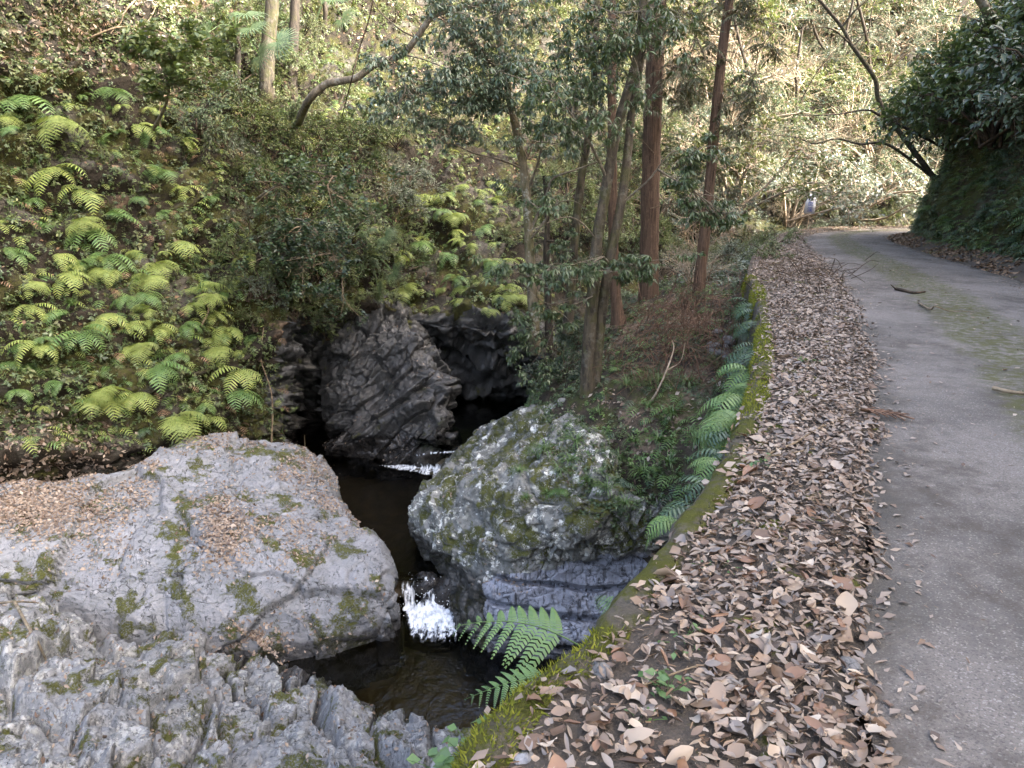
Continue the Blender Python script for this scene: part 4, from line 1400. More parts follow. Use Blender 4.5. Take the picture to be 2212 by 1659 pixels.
# mossy twin tree with long drooping leaves
build_tree('mossy_tree', 'mossy twin-stemmed tree rising from the slope behind the lichen boulder', 'tree',
           [(tree_path([(1268, 858, 13), (1272, 740, 13), (1283, 610, 13), (1290, 520, 13), (1312, 390, 13), (1335, 270, 13.1), (1372, 140, 13.2), (1388, 20, 13.3), (1410, -200, 13.5)], 60), 0.12, 0.06),
            (tree_path([(1282, 850, 13.1), (1298, 690, 13.1), (1318, 560, 13.1), (1342, 440, 13.1), (1356, 330, 13.2), (1366, 230, 13.3), (1390, 100, 13.4), (1430, -100, 13.6)], 60), 0.10, 0.055)], L['mossy_bark'],
           [(tree_path([(1312, 390, 13), (1285, 330, 12.8), (1250, 270, 12.6), (1200, 200, 12.4)], 14), 0.03, 0.01),
            (tree_path([(1290, 520, 13), (1255, 480, 12.7), (1215, 470, 12.5), (1140, 500, 12.3)], 14), 0.018, 0.006),
            (tree_path([(1285, 600, 13), (1330, 585, 12.6), (1390, 580, 12.4), (1420, 575, 12.3)], 14), 0.014, 0.005),
            (tree_path([(1280, 640, 12.9), (1230, 660, 12.5), (1170, 650, 12.2), (1110, 590, 12.0)], 14), 0.014, 0.005),
            (tree_path([(1342, 440, 13.1), (1400, 390, 12.8), (1450, 330, 12.6), (1500, 330, 12.4)], 14), 0.02, 0.006),
            (tree_path([(1372, 140, 13.2), (1330, 80, 13), (1260, 60, 12.8)], 12), 0.02, 0.008)],
           can_fn([(1110, 585, 12.0, 50, 26, .35, .7), (1180, 590, 12.1, 60, 25, .35, .8), (1270, 585, 12.2, 60, 22, .35, .8), (1370, 575, 12.3, 60, 22, .3, .8), (1210, 655, 12.2, 50, 22, .3, .5),
                   (1240, 250, 12.6, 90, 60, .7, 1.6), (1190, 180, 12.4, 80, 60, .7, 1.4), (1320, 150, 12.8, 70, 60, .6, 1.2), (1270, 60, 12.8, 100, 60, .8, 1.6), (1390, 60, 13, 70, 70, .6, 1.0),
                   (1490, 330, 12.5, 50, 28, .3, .6), (1550, 455, 12.6, 70, 28, .35, 1.0), (1480, 400, 12.6, 40, 25, .3, .4), (1150, 440, 12.4, 60, 25, .5, .3), (1350, -60, 13, 150, 60, .8, 1.5)], 140, 0.125, 5), L['glossy'], None, 0.3, L['grey_bark'])
# tall tree with lichen-spotted bark
build_tree('broadleaf_tree', 'slender tree with pale lichen-spotted bark and long branches over the gorge', 'tree',
           [(tree_path([(1158, 765, 15), (1150, 640, 15), (1142, 500, 15), (1136, 400, 15), (1120, 300, 15), (1104, 225, 15), (1090, 150, 15.1), (1076, 60, 15.2), (1070, -20, 15.2), (1060, -250, 15.4)], 60), 0.105, 0.055)], L['lichen_bark'],
           [(tree_path([(1150, 490, 15), (1180, 420, 14.8), (1196, 385, 14.7), (1250, 365, 14.5), (1310, 345, 14.4), (1350, 352, 14.3)], 20), 0.03, 0.008),
            (tree_path([(1130, 365, 15), (1080, 345, 14.7), (1020, 330, 14.5), (970, 310, 14.3), (880, 318, 14.0)], 20), 0.025, 0.006),
            (tree_path([(1138, 420, 15), (1168, 330, 14.8), (1172, 270, 14.7), (1190, 225, 14.6), (1230, 210, 14.5)], 16), 0.026, 0.008),
            (tree_path([(1142, 520, 15), (1160, 500, 14.8), (1205, 440, 14.7), (1240, 435, 14.6), (1265, 450, 14.6)], 14), 0.02, 0.008),
            (tree_path([(1110, 250, 15), (1060, 225, 14.6), (1030, 205, 14.4)], 12), 0.02, 0.008),
            (tree_path([(1092, 160, 15.1), (1040, 120, 14.8), (985, 60, 14.6), (930, 20, 14.4)], 16), 0.028, 0.008),
            (tree_path([(1100, 200, 15), (1010, 170, 14.5), (930, 175, 14.2), (850, 160, 14)], 16), 0.022, 0.006)],
           can_fn([(1060, 212, 14.3, 45, 30, .3, .8), (980, 170, 14.3, 80, 40, .6, 1.4), (1100, 150, 14.5, 80, 50, .6, 1.4), (900, 200, 14.1, 60, 40, .5, .8), (860, 235, 13.9, 70, 30, .5, .8), (960, 270, 14.2, 80, 35, .5, 1.0),
                   (1030, 100, 14.6, 90, 50, .6, 1.2), (1090, 30, 14.8, 110, 50, .8, 1.4), (960, 60, 14.4, 60, 40, .5, .7), (1000, 230, 14.3, 60, 40, .5, .8), (1120, 230, 14.4, 60, 30, .5, .5), (1060, -60, 15, 160, 60, 1, 1.5), (830, 130, 13.9, 40, 30, .4, .4), (1200, 310, 14.5, 60, 25, .5, .4)], 170, 0.125, 6), L['bluish'], None, 0.3, L['grey_bark'])
build_tree('broadleaf_tree', 'straight moss-covered trunk between the lichen-barked tree and the mossy twin tree', 'tree',
           [(tree_path([(1226, 720, 16), (1236, 580, 16), (1246, 470, 16), (1254, 400, 16), (1266, 320, 16), (1278, 240, 16), (1286, 120, 16.1), (1292, -60, 16.2)], 50), 0.10, 0.06)], L['mossy_bark'],
           [(tree_path([(1262, 340, 16), (1215, 310, 15.6), (1180, 260, 15.4)], 12), 0.02, 0.007)],
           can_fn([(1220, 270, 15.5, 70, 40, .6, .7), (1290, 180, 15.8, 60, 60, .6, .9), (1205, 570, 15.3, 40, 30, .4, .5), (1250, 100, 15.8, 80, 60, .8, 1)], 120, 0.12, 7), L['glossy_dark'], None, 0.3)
build_tree('broadleaf_tree', 'short dark trunk just right of the lichen-barked tree', 'tree',
           [(tree_path([(1186, 760, 15.3), (1184, 660, 15.3), (1180, 560, 15.3), (1182, 470, 15.4), (1176, 380, 15.5)], 40), 0.085, 0.04)], L['dark_bark'],
           [], can_fn([(1190, 400, 15.3, 60, 30, .6, .5), (1205, 520, 15.1, 45, 30, .4, .5), (1130, 700, 14.6, 40, 50, .4, .8), (1170, 770, 14.2, 50, 60, .4, .9)], 110, 0.12, 8), L['glossy'], None, 0.3)

# trees on the cliff top at the upper left
hb = surf_at_hill(572, 250)[0]
build_tree('broadleaf_tree', 'stout grey-brown trunk on the cliff behind the hanging palm fronds', 'tree',
           [(np.concatenate([smooth_path([hb - np.array([0, 0, .3]), PY(578, 120, hb[1] + 0.1), PY(588, 0, hb[1] + 0.2), PY(600, -300, hb[1] + 0.6)], 40)]), 0.19, 0.14)], L['mossy_bark'], [], None, None, None, 0.25)
hb = surf_at_hill(633, 190)[0]
build_tree('broadleaf_tree', 'dark straight trunk on the cliff beside a stouter grey-brown one', 'tree',
           [(smooth_path([hb - np.array([0, 0, .3]), PY(634, 90, hb[1] + 0.1), PY(638, 0, hb[1] + 0.2), PY(650, -300, hb[1] + 0.5)], 40), 0.14, 0.11)], L['dark_bark'], [], None, None, None, 0.25)
hb = surf_at_hill(640, 262)[0]
build_tree('crooked_tree', 'crooked bare tree leaning out over the gorge with a bent limb', 'tree',
           [(smooth_path([hb - np.array([0, 0, .2]), PY(663, 223, 16.8), PY(700, 185, 16.4), PY(735, 175, 16.2), PY(770, 168, 16.0), PY(810, 140, 15.9), PY(868, 118, 15.8), PY(900, 82, 15.7), PY(934, 36, 15.6), PY(975, 22, 15.5), PY(1037, 6, 15.4), PY(1120, -40, 15.2)], 60), 0.085, 0.045)], L['grey_bark'],
           [(tree_path([(900, 82, 15.7), (860, 60, 15.5), (810, 10, 15.4), (800, -60, 15.4)], 12), 0.02, 0.008), (tree_path([(868, 118, 15.8), (920, 130, 15.5), (990, 160, 15.3)], 12), 0.018, 0.006)], None, None, None, 0.2)
hb = surf_at_hill(737, 260)[0]
o = link('hanging_vine', make_mesh('hanging_vine', *tube(smooth_path([hb, PY(755, 190, 16.0), PY(775, 110, 15.8), PY(800, 30, 15.6), PY(812, -60, 15.5)], 30), 0.014, 5), True, [L['twig_dark']]))
tag(o, 'thin dark vine slanting across the crooked limb', 'vine')

# bent trees over the far end of the road, rooted on the bank
def bank_root(u, v):
    return surf_at(BK_P, BK_N, u, v, False)[0]


b0 = bank_root(1935, 330)
build_tree('arching_tree', 'bent mossy tree arching from the bank over the far bend', 'tree',
           [(smooth_path([b0, PY(1908, 235, b0[1] - 0.2), PY(1891, 173, b0[1] - 0.4), PY(1860, 125, b0[1] - 0.6), PY(1838, 95, b0[1] - 0.7), PY(1818, 58, b0[1] - 0.8), PY(1775, 6, b0[1] - 1), PY(1720, -60, b0[1] - 1.2)], 40), 0.075, 0.04)], L['mossy_bark'],
           [(smooth_path([PY(1838, 95, b0[1] - 0.7), PY(1790, 60, b0[1] - 1), PY(1720, 66, b0[1] - 1.2)], 12), 0.03, 0.008), (smooth_path([PY(1818, 60, b0[1] - 0.8), PY(1850, 20, b0[1] - 1), PY(1900, -20, b0[1] - 1)], 12), 0.035, 0.02)], None, None, None, 0.2)
b0 = bank_root(1955, 345)
build_tree('leaning_tree', 'low mossy limb reaching out level from the bank above the bend', 'tree',
           [(smooth_path([b0, PY(1921, 314, b0[1] - 0.2), PY(1858, 311, b0[1] - 0.5), PY(1808, 300, b0[1] - 0.7), PY(1758, 310, b0[1] - 0.8), PY(1721, 297, b0[1] - 0.9), PY(1655, 290, b0[1] - 1.1)], 40), 0.045, 0.01)], L['mossy_bark'],
           [(smooth_path([PY(1721, 297, b0[1] - .9), PY(1690, 320, b0[1] - 1), PY(1650, 330, b0[1] - 1.1)], 10), 0.012, 0.004), (smooth_path([PY(1858, 311, b0[1] - .5), PY(1880, 325, b0[1] - .6), PY(1910, 318, b0[1] - .6)], 10), 0.015, 0.006)], None, None, None, 0.1)
b0 = bank_root(1950, 280)
build_tree('leaning_tree', 'thin dark limb bare of leaves above the level mossy limb', 'tree',
           [(smooth_path([b0, PY(1908, 253, b0[1] - 0.2), PY(1871, 238, b0[1] - 0.5), PY(1808, 247, b0[1] - 0.7), PY(1725, 250, b0[1] - 0.8)], 30), 0.045, 0.01)], L['dark_bark'], [], None, None, None, 0.1)
b0 = bank_root(2225, 225)
build_tree('leaning_tree', 'brown trunk leaning over the dark bank at the picture edge', 'tree',
           [(smooth_path([b0, PY(2181, 127, b0[1] - 0.2), PY(2155, 63, b0[1] - 0.3), PY(2118, 0, b0[1] - 0.4), PY(2050, -120, b0[1] - 0.6)], 40), 0.13, 0.09)], L['grey_bark'], [(smooth_path([PY(2155, 63, b0[1] - .3), PY(2100, 40, b0[1] - .6), PY(2020, 30, b0[1] - .9)], 10), 0.02, 0.006)], None, None, None, 0.2)
for (u0, v0, u1, v1, lab) in [(1700, 330, 1722, 150, 'dark slanting stem among the pale bushes behind the cedars'), (1790, 200, 1830, 60, 'dark stem on the sunlit hillside under the arching tree'), (1880, 190, 1850, -10, 'pale leaning stem high behind the arching tree'), (1640, 300, 1600, 100, 'slim dark stem behind the slim leaning cedar'), (1830, 170, 1770, 90, 'dark forked stem amid sunlit leaves')]:
    hb = surf_at_hill(u0, v0)[0]
    build_tree('hill_tree', lab, 'tree', [(smooth_path([hb, PY((u0 + u1) / 2 + 8, (v0 + v1) / 2, hb[1] - 0.8), PY(u1, v1, hb[1] - 1.0), PY(u1 + (u1 - u0) * .5, v1 - 90, hb[1] - 1.0)], 24), 0.10, 0.05)], L['dark_bark'],
               [(smooth_path([PY((u0 + u1) / 2 + 8, (v0 + v1) / 2, hb[1] - 0.8), PY(u1 + 40, v1 + 10, hb[1] - 1.2), PY(u1 + 80, v1 - 40, hb[1] - 1.5)], 12), 0.04, 0.01)], None, None, 'stems on the far hillside', 0.2)

# ------------------------------------------------------------------ shrubs
B_SMALL = [bush_meshes('small_leaf_shrub', L['twig_dark'], ['glossy', 'mid', 'olive', 'glossy_dark', 'pale'], 400 + k, 9, 0.95, 0.95, 22, 0.34, 15, leaf2(0.26, 0.06, 0.15), 0.062, 0.25, 0.15) for k in range(3)]
B_AIRY = [bush_meshes('airy_shrub', L['twig_pale'], ['pale', 'olive', 'bluish', 'mid', 'dry_pink'], 420 + k, 13, 1.25, 1.1, 20, 0.42, 13, leaf2(0.24, 0.05, 0.15), 0.075, 0.2, 0.05, bare=0.12) for k in range(3)]
B_BIG = [bush_meshes('broad_leaf_shrub', L['twig_dark'], ['glossy_dark', 'glossy', 'bluish'], 440 + k, 10, 1.15, 1.1, 22, 0.4, 10, leaf2(0.24, 0.08, 0.2), 0.11, 0.35, 0.1) for k in range(3)]
B_TWIG = [bush_meshes('twiggy_shrub', L['twig_pale'], ['pale', 'dry_pink'], 460 + k, 14, 1.2, 1.0, 26, 0.5, 5, leaf2(0.24, 0.05, 0.15), 0.06, 0.1, 0.0, bare=0.5) for k in range(2)]


SIGN_AT = PZ(1742, 497, 0.03)


def scatter_bushes(n, wfun, kinds, name, label, group, smin, smax, minsep, sink=0.15, out=0.1, P=None, Nn=None, seed=0, max_try=3000):
    global RNG
    P = HP if P is None else P
    Nn = HN if Nn is None else Nn
    pu, pv, f = proj(P)
    w = wfun(pu, pv, f) * (f > 1)
    pos, nor = scatter_grid(P, Nn, max_try, w)
    got = []
    for p, nn in zip(pos, nor):
        if len(got) >= n:
            break
        if any(((p - q) ** 2).sum() < minsep ** 2 for q in got):
            continue
        if ((p - SIGN_AT) ** 2).sum() < 2.2 ** 2 or (abs(proj(p)[0] - 1745) < 60 and 400 < proj(p)[1] < 560 and proj(p)[2] < 31):
            continue
        got.append(p)
        meshes, key = kinds[RNG.integers(0, len(kinds))]
        s_ = RNG.uniform(smin, smax)
        q = p + nn * out * s_ - np.array([0, 0, sink * s_])
        hn = np.array([nn[0], nn[1]])
        lean = 0.35 * np.linalg.norm(hn)
        a = math.atan2(hn[1], hn[0])
        rel = (s_ - smin) / (smax - smin)
        size = 'small' if rel < 0.33 else ('medium-sized' if rel < 0.67 else 'big')
        noun = {'low_shrub': 'low plant', 'airy_shrub': 'bush'}.get(name, 'shrub')
        label = '%s %s %s %s' % (size, KEYW[key], noun, near_landmark(q + np.array([0, 0, 0.5 * s_])))
        put_bush(name, meshes, key, q, s_, RNG.uniform(0, 6.28), label, group, tilt=(-math.sin(a) * lean, math.cos(a) * lean))
    return got


def box(u0, u1, v0, v1, soft=30):
    return lambda u, v, f: sstep(u0 - soft, u0 + soft, u) * sstep(u1 + soft, u1 - soft, u) * sstep(v0 - soft, v0 + soft, v) * sstep(v1 + soft, v1 - soft, v)


KEYW = {'pale': 'pale grey-green', 'olive': 'yellow-green', 'bluish': 'blue-green', 'mid': 'mid-green', 'dry_pink': 'dry pinkish', 'glossy': 'dark green', 'glossy_dark': 'blackish green'}
LANDMARKS = [(1745, 440, 'behind the white sign'), (1660, 440, 'beside the white sign'), (1745, 330, 'above the white sign'), (1860, 440, 'at the outside of the bend'), (1930, 440, 'where the road disappears'), (1880, 330, 'under the level mossy limb'), (1800, 270, 'around the bare dark limb'), (1840, 150, 'behind the arching tree'), (1760, 100, 'behind the tip of the arching tree'), (1930, 60, 'above the arching tree'), (1680, 190, 'beyond the slim leaning cedar'), (1640, 40, 'behind the top of the slim cedar'), (1600, 330, 'right of the slim cedar trunk'), (1470, 100, 'between the tops of the two cedars'), (1465, 330, 'between the thick and slim cedars'), (1465, 520, 'between the cedar bases'), (1365, 450, 'left of the thick cedar'), (1340, 250, 'behind the twin tree stems'), (1220, 480, 'behind the moss-covered trunk'), (1170, 600, 'behind the short dark trunk'), (1230, 760, 'beside the twin tree foot'), (1170, 860, 'at the head of the lichen boulder'), (1330, 760, 'at the foot of the thin cedar'), (1440, 800, 'below the bramble heap'), (1540, 560, 'at the foot of the slim cedar'), (1620, 540, 'where the wall ends'), (700, 100, 'right of the cliff top trunks'), (800, 230, 'under the crooked limb'), (950, 60, 'behind the tip of the crooked limb'), (1000, 280, 'behind the branches of the lichen-barked tree'), (850, 400, 'above the fan palm'), (760, 560, 'around the fan palm'), (600, 350, 'below the cliff top trunks'), (480, 250, 'left of the cliff top trunks'), (420, 120, 'near the upper palm fronds'), (640, 480, 'above the first cave'), (620, 640, 'on the lip of the first cave'), (720, 640, 'on the crest of the wet ridge'), (520, 500, 'on the cliff bulge left of the cave'), (1960, 250, 'at the near end of the bend'), (2060, 200, 'midway up the bank'), (2150, 120, 'around the brown leaning trunk'), (2080, 330, 'low over the bank face'), (2190, 320, 'over the bank beside the picture edge'), (2020, 80, 'at the top of the bank')]


def near_landmark(p):
    u, v, _ = proj(np.asarray(p, float))
    return min(LANDMARKS, key=lambda l: (l[0] - u) ** 2 + (l[1] - v) ** 2)[2]


S3 = lambda ms, *keys: [(m, k) for m in ms for k in keys]
scatter_bushes(52, box(1560, 2050, -140, 480), S3(B_AIRY, 'pale', 'pale', 'olive', 'bluish', 'mid') + S3(B_TWIG, 'pale'), 'airy_shrub', 'pale leafy bush on the sunlit hillside beyond the road bend', 'bushes beyond the road bend', 1.5, 2.9, 2.1)
scatter_bushes(46, box(1380, 1640, -100, 620), S3(B_AIRY, 'pale', 'mid', 'pale', 'bluish') + S3(B_TWIG, 'dry_pink', 'pale')[:2], 'airy_shrub', 'thin pale bush on the hillside seen between the cedar trunks', 'bushes behind the cedars', 0.9, 1.6, 1.0)
scatter_bushes(46, box(640, 1380, -140, 330), S3(B_SMALL, 'olive', 'mid') + S3(B_AIRY, 'olive'), 'hillside_shrub', 'yellow-green bush high on the sunlit hillside above the caves', 'bushes above the caves', 0.55, 1.0, 0.9)
scatter_bushes(46, box(480, 850, 300, 640), S3(B_SMALL, 'glossy', 'mid', 'mid', 'pale'), 'cliff_shrub', 'small-leaved evergreen shrub spilling down the cliff above the dark cave', 'evergreen shrubs on the cliff', 0.55, 0.95, 0.55, 0.25, 0.25)
scatter_bushes(24, box(400, 640, 60, 300), S3(B_SMALL, 'mid', 'glossy', 'olive'), 'cliff_shrub', 'leafy shrub under the trunks at the top of the cliff', 'shrubs near the cliff top trunks', 0.5, 0.9, 0.6, 0.2, 0.2)
scatter_bushes(16, box(560, 760, 540, 700, 15), S3(B_SMALL, 'mid', 'glossy'), 'cliff_shrub', 'dark shrub hanging over the cave roof', 'shrubs over the cave roof', 0.4, 0.7, 0.4, 0.35, 0.35)
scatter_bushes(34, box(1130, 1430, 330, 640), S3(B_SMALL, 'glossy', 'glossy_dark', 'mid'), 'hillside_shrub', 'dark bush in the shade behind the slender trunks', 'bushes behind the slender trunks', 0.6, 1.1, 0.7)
scatter_bushes(44, lambda u, v, f: box(1880, 2400, 40, 400)(u, v, f) * sstep(330, 270, v - np.clip(2060 - u, 0, 150) * 0.9) * (1 + 2.5 * sstep(2040, 1960, u)), S3(B_BIG, 'glossy_dark', 'glossy', 'glossy', 'bluish'), 'bank_shrub', 'dark glossy-leaved bush crowding the top of the road bank', 'bushes on top of the bank', 1.1, 2.0, 0.8, 0.3, 0.25, BK_P, BK_N)
scatter_bushes(20, box(1900, 2300, -200, 140), S3(B_BIG, 'glossy_dark', 'glossy') + S3(B_SMALL, 'olive'), 'bank_shrub', 'tall leafy bush high above the road bank', 'bushes high above the bank', 1.2, 2.2, 1.4, 0.2, 0.3, BK_P, BK_N)
# right slope undergrowth
scatter_bushes(26, box(1180, 1600, 640, 900), S3(B_SMALL, 'glossy_dark', 'bluish' if False else 'glossy', 'mid'), 'low_shrub', 'low leafy plant on the slope round the tree roots', 'low plants on the slope', 0.22, 0.42, 0.35, 0.1, 0.0, SLO_P, SLO_N)
scatter_bushes(10, box(1130, 1260, 640, 860), S3(B_BIG, 'glossy', 'glossy_dark'), 'low_shrub', 'broad-leaved sapling at the head of the lichen boulder', 'saplings at the boulder head', 0.4, 0.65, 0.35, 0.1, 0.0, SLO_P, SLO_N)
scatter_bushes(18, box(1480, 1720, 470, 640), S3(B_SMALL, 'pale', 'mid', 'olive') + S3(B_TWIG, 'pale'), 'verge_shrub', 'low bush on the road verge just past the cedars', 'low bushes past the cedars', 0.45, 0.9, 0.6, 0.1, 0.0, SLO_P, SLO_N)
scatter_bushes(14, box(1690, 1960, 440, 500, 20), S3(B_SMALL, 'pale', 'olive', 'mid') + S3(B_TWIG, 'pale'), 'verge_shrub', 'low bush behind the outside of the road bend', 'low bushes behind the bend', 0.6, 1.1, 0.8, 0.1, 0.0)

# ------------------------------------------------------------------ low cover on the cliff and hillside (uncountable)
def sprig(seed, k=9, lf=None, droop=0.3):
    r = np.random.default_rng(seed)
    s_ = np.linspace(0.1, 1, k)
    p = np.stack([0.35 * s_ * math.cos(seed), 0.35 * s_ * math.sin(seed), s_ - 0.35 * s_ ** 2], -1)
    a = np.arange(k) * 2.4
    X = np.stack([np.cos(a), np.sin(a), np.full(k, 0.15 - droop)], -1) + r.normal(0, 0.3, (k, 3))
    Rm = frames_x(X, np.tile(np.array([[0, 0, 1.0]]), (k, 1)) + r.normal(0, 0.3, (k, 3)))
    return place([lf or leaf2(0.27, 0.06, 0.15)], p, Rm, r.uniform(0.32, 0.55, k), np.zeros(k, int))


SPRIGS = [sprig(i, 7) for i in range(6)]
FRONDLET = []
for sd in range(4):
    (rv, rf), (pv, pf) = frond(1.0, 8, 0.3, 0.55, -1.5, 'pinnate', 500 + sd)
    keepf = pf[0] if isinstance(pf, list) else pf
    FRONDLET.append((pv, keepf))


def cover(name, label, P, Nn, n, wfun, mat, smin, smax, tmpl, up=0.6, lift=0.02, cat=None, noise=0.0, seed=0):
    pu, pv, f = proj(P)
    w = wfun(pu, pv, f) * (f > 0.5)
    if noise:
        w = w * sstep(noise - 0.1, noise + 0.2, fbm(P, 0.9, 4, seed=200 + seed))
    pos, nor = scatter_grid(P, Nn, n, w)
    Z = nor * (1 - up) + np.array([0, 0, up]) + RNG.normal(0, 0.25, (n, 3))
    if tmpl is FRONDLET:
        hor = nor * np.array([1, 1, 0]) + RNG.normal(0, 0.35, (n, 3)) * np.array([1, 1, 0.2])
        R = frames_x(hor, np.tile(np.array([[0, 0, 1.0]]), (n, 1)) + RNG.normal(0, 0.2, (n, 3)))
    else:
        R = frames(Z, RNG.uniform(0, 6.28, n))
    V, F = place(tmpl, pos + nor * lift, R, RNG.uniform(smin, smax, n), RNG.integers(0, len(tmpl), n))
    o = link(name, make_mesh(name, V, F, False, [mat]))
    tag(o, label, kind='stuff')
    return o


all_hill = lambda u, v, f: sstep(-700, -500, u) * sstep(2300, 2200, u) * sstep(-350, -250, v) * sstep(1000, 940, v - np.where(u > 600, 300, 0) * sstep(560, 640, u))
nocave = lambda u, v: 1 - sstep(560, 620, u) * sstep(1200, 1150, u) * sstep(640, 690, v)
cover('undergrowth', 'mid-green creeping plants over the whole cliff', HP, HN, 8000, lambda u, v, f: all_hill(u, v, f) * nocave(u, v) * sstep(1500, 1300, u), L['mid'], 0.10, 0.22, SPRIGS, 0.55, 0.0, noise=-0.1, seed=1)
cover('undergrowth', 'dark creeping leaves on the cliff', HP, HN, 6000, lambda u, v, f: all_hill(u, v, f) * nocave(u, v) * sstep(1500, 1300, u), L['glossy'], 0.09, 0.2, SPRIGS, 0.55, 0.0, noise=0.0, seed=2)
cover('undergrowth', 'yellowish creeping plants on the sunlit hill', HP, HN, 7000, lambda u, v, f: all_hill(u, v, f) * nocave(u, v) * (0.25 + sstep(350, 200, v)), L['olive'], 0.12, 0.3, SPRIGS, 0.6, 0.0, noise=-0.15, seed=3)
cover('undergrowth', 'pale undergrowth on the far hillside', HP, HN, 7000, lambda u, v, f: all_hill(u, v, f) * nocave(u, v) * sstep(1250, 1450, u), L['pale'], 0.16, 0.36, SPRIGS, 0.7, 0.0, noise=-0.3, seed=4)
cover('undergrowth', 'small lime fern leaves over the cliff', HP, HN, 1000, lambda u, v, f: all_hill(u, v, f) * nocave(u, v) * sstep(1250, 1150, u) * sstep(100, 250, v), L['fern_lime'], 0.10, 0.42, FRONDLET, 0.5, 0.0, noise=-0.05, seed=5)
cover('undergrowth', 'small green fern leaves over the cliff', HP, HN, 900, lambda u, v, f: all_hill(u, v, f) * nocave(u, v) * sstep(1250, 1150, u) * sstep(50, 200, v), L['fern_green'], 0.10, 0.42, FRONDLET, 0.5, 0.0, noise=-0.05, seed=6)
left = lambda u, v, f: all_hill(u, v, f) * nocave(u, v) * sstep(700, 560, u)
cover('undergrowth', 'fine green leaves on the mossy cliff', HP, HN, 9000, left, L['mid'], 0.05, 0.13, SPRIGS, 0.5, 0.0, noise=-0.2, seed=21)
cover('undergrowth', 'fine olive leaves on the mossy cliff', HP, HN, 7000, left, L['olive'], 0.05, 0.12, SPRIGS, 0.5, 0.0, noise=-0.1, seed=22)
cover('undergrowth', 'fine dark leaves on the mossy cliff', HP, HN, 7000, left, L['glossy'], 0.05, 0.13, SPRIGS, 0.5, 0.0, noise=-0.1, seed=23)
cover('undergrowth', 'dead brown fern leaves hanging on the cliff', HP, HN, 500, left, L['dry_dark'], 0.15, 0.4, FRONDLET, 0.5, 0.0, noise=-0.1, seed=24)
cover('undergrowth', 'trailing dark ferns on the road bank', BK_P, BK_N, 1700, lambda u, v, f: sstep(1850, 1900, u) * sstep(2600, 2500, u) * sstep(230, 300, v), L['fern_dark'], 0.18, 0.45, FRONDLET, 0.4, 0.0, noise=-0.2, seed=7)
cover('undergrowth', 'brighter ferns along the foot of the road bank', BK_P, BK_N, 1000, lambda u, v, f: sstep(1850, 1900, u) * sstep(2600, 2500, u) * sstep(300, 400, v), L['fern_green'], 0.16, 0.4, FRONDLET, 0.5, 0.0, noise=-0.1, seed=8)
cover('undergrowth', 'small leaves over the road bank', BK_P, BK_N, 6000, lambda u, v, f: sstep(1850, 1900, u) * sstep(2600, 2500, u) * sstep(-200, 0, v), L['glossy'], 0.10, 0.24, SPRIGS, 0.5, 0.0, noise=-0.2, seed=9)
cover('undergrowth', 'low leaves on the slope below the wall', SLO_P, SLO_N, 5000, lambda u, v, f: sstep(1050, 1150, u) * sstep(1750, 1650, u) * sstep(480, 560, v) * sstep(1150, 1080, v), L['glossy'], 0.07, 0.17, SPRIGS, 0.75, 0.0, noise=-0.1, seed=10)
cover('undergrowth', 'fresh green leaves on the slope below the wall', SLO_P, SLO_N, 3200, lambda u, v, f: sstep(1050, 1150, u) * sstep(1750, 1650, u) * sstep(480, 560, v) * sstep(1150, 1080, v), L['fern_green'], 0.06, 0.15, SPRIGS, 0.75, 0.0, noise=0.05, seed=11)
slope_w = lambda u, v, f: sstep(1080, 1180, u) * sstep(1700, 1620, u) * sstep(600, 700, v) * sstep(1120, 1060, v)
cover('undergrowth', 'small dark ferns on the slope below the wall', SLO_P, SLO_N, 420, slope_w, L['fern_dark'], 0.15, 0.4, FRONDLET, 0.5, 0.0, noise=-0.2, seed=31)
cover('undergrowth', 'small green ferns on the slope below the wall', SLO_P, SLO_N, 420, lambda u, v, f: slope_w(u, v, f) * sstep(1250, 1450, u), L['fern_green'], 0.15, 0.42, FRONDLET, 0.5, 0.0, noise=-0.2, seed=32)
cover('undergrowth', 'low leaves over the top of the lichen boulder', LIC_P, LIC_N, 1500, lambda u, v, f: sstep(1120, 1220, u - (v - 900) * 0.35) * sstep(860, 900, v) * sstep(1170, 1100, v), L['glossy'], 0.05, 0.14, SPRIGS, 0.6, 0.0, noise=-0.1, seed=33)
cover('undergrowth', 'plants along the outer verge of the bend', SLO_P, SLO_N, 2600, lambda u, v, f: sstep(1450, 1500, u) * sstep(1950, 1900, u) * sstep(460, 480, v) * sstep(640, 600, v), L['pale'], 0.10, 0.25, SPRIGS, 0.8, 0.0, seed=12)

# ------------------------------------------------------------------ fallen leaves
def litter(name, label, P, Nn, n, w, mat, smin, smax, tmpl, lift=(0.0, 0.02), tilt=0.35):
    pos, nor = scatter_grid(P, Nn, n, w)
    R = lying(nor, tilt)
    V, F = place(tmpl, pos + nor * RNG.uniform(lift[0], lift[1], n)[:, None], R, RNG.uniform(smin, smax, n) * RNG.uniform(0.7, 1.2, n), RNG.integers(0, len(tmpl), n))
    o = link(name, make_mesh(name, V, F, False, [mat]))
    tag(o, label, kind='stuff')
    return o


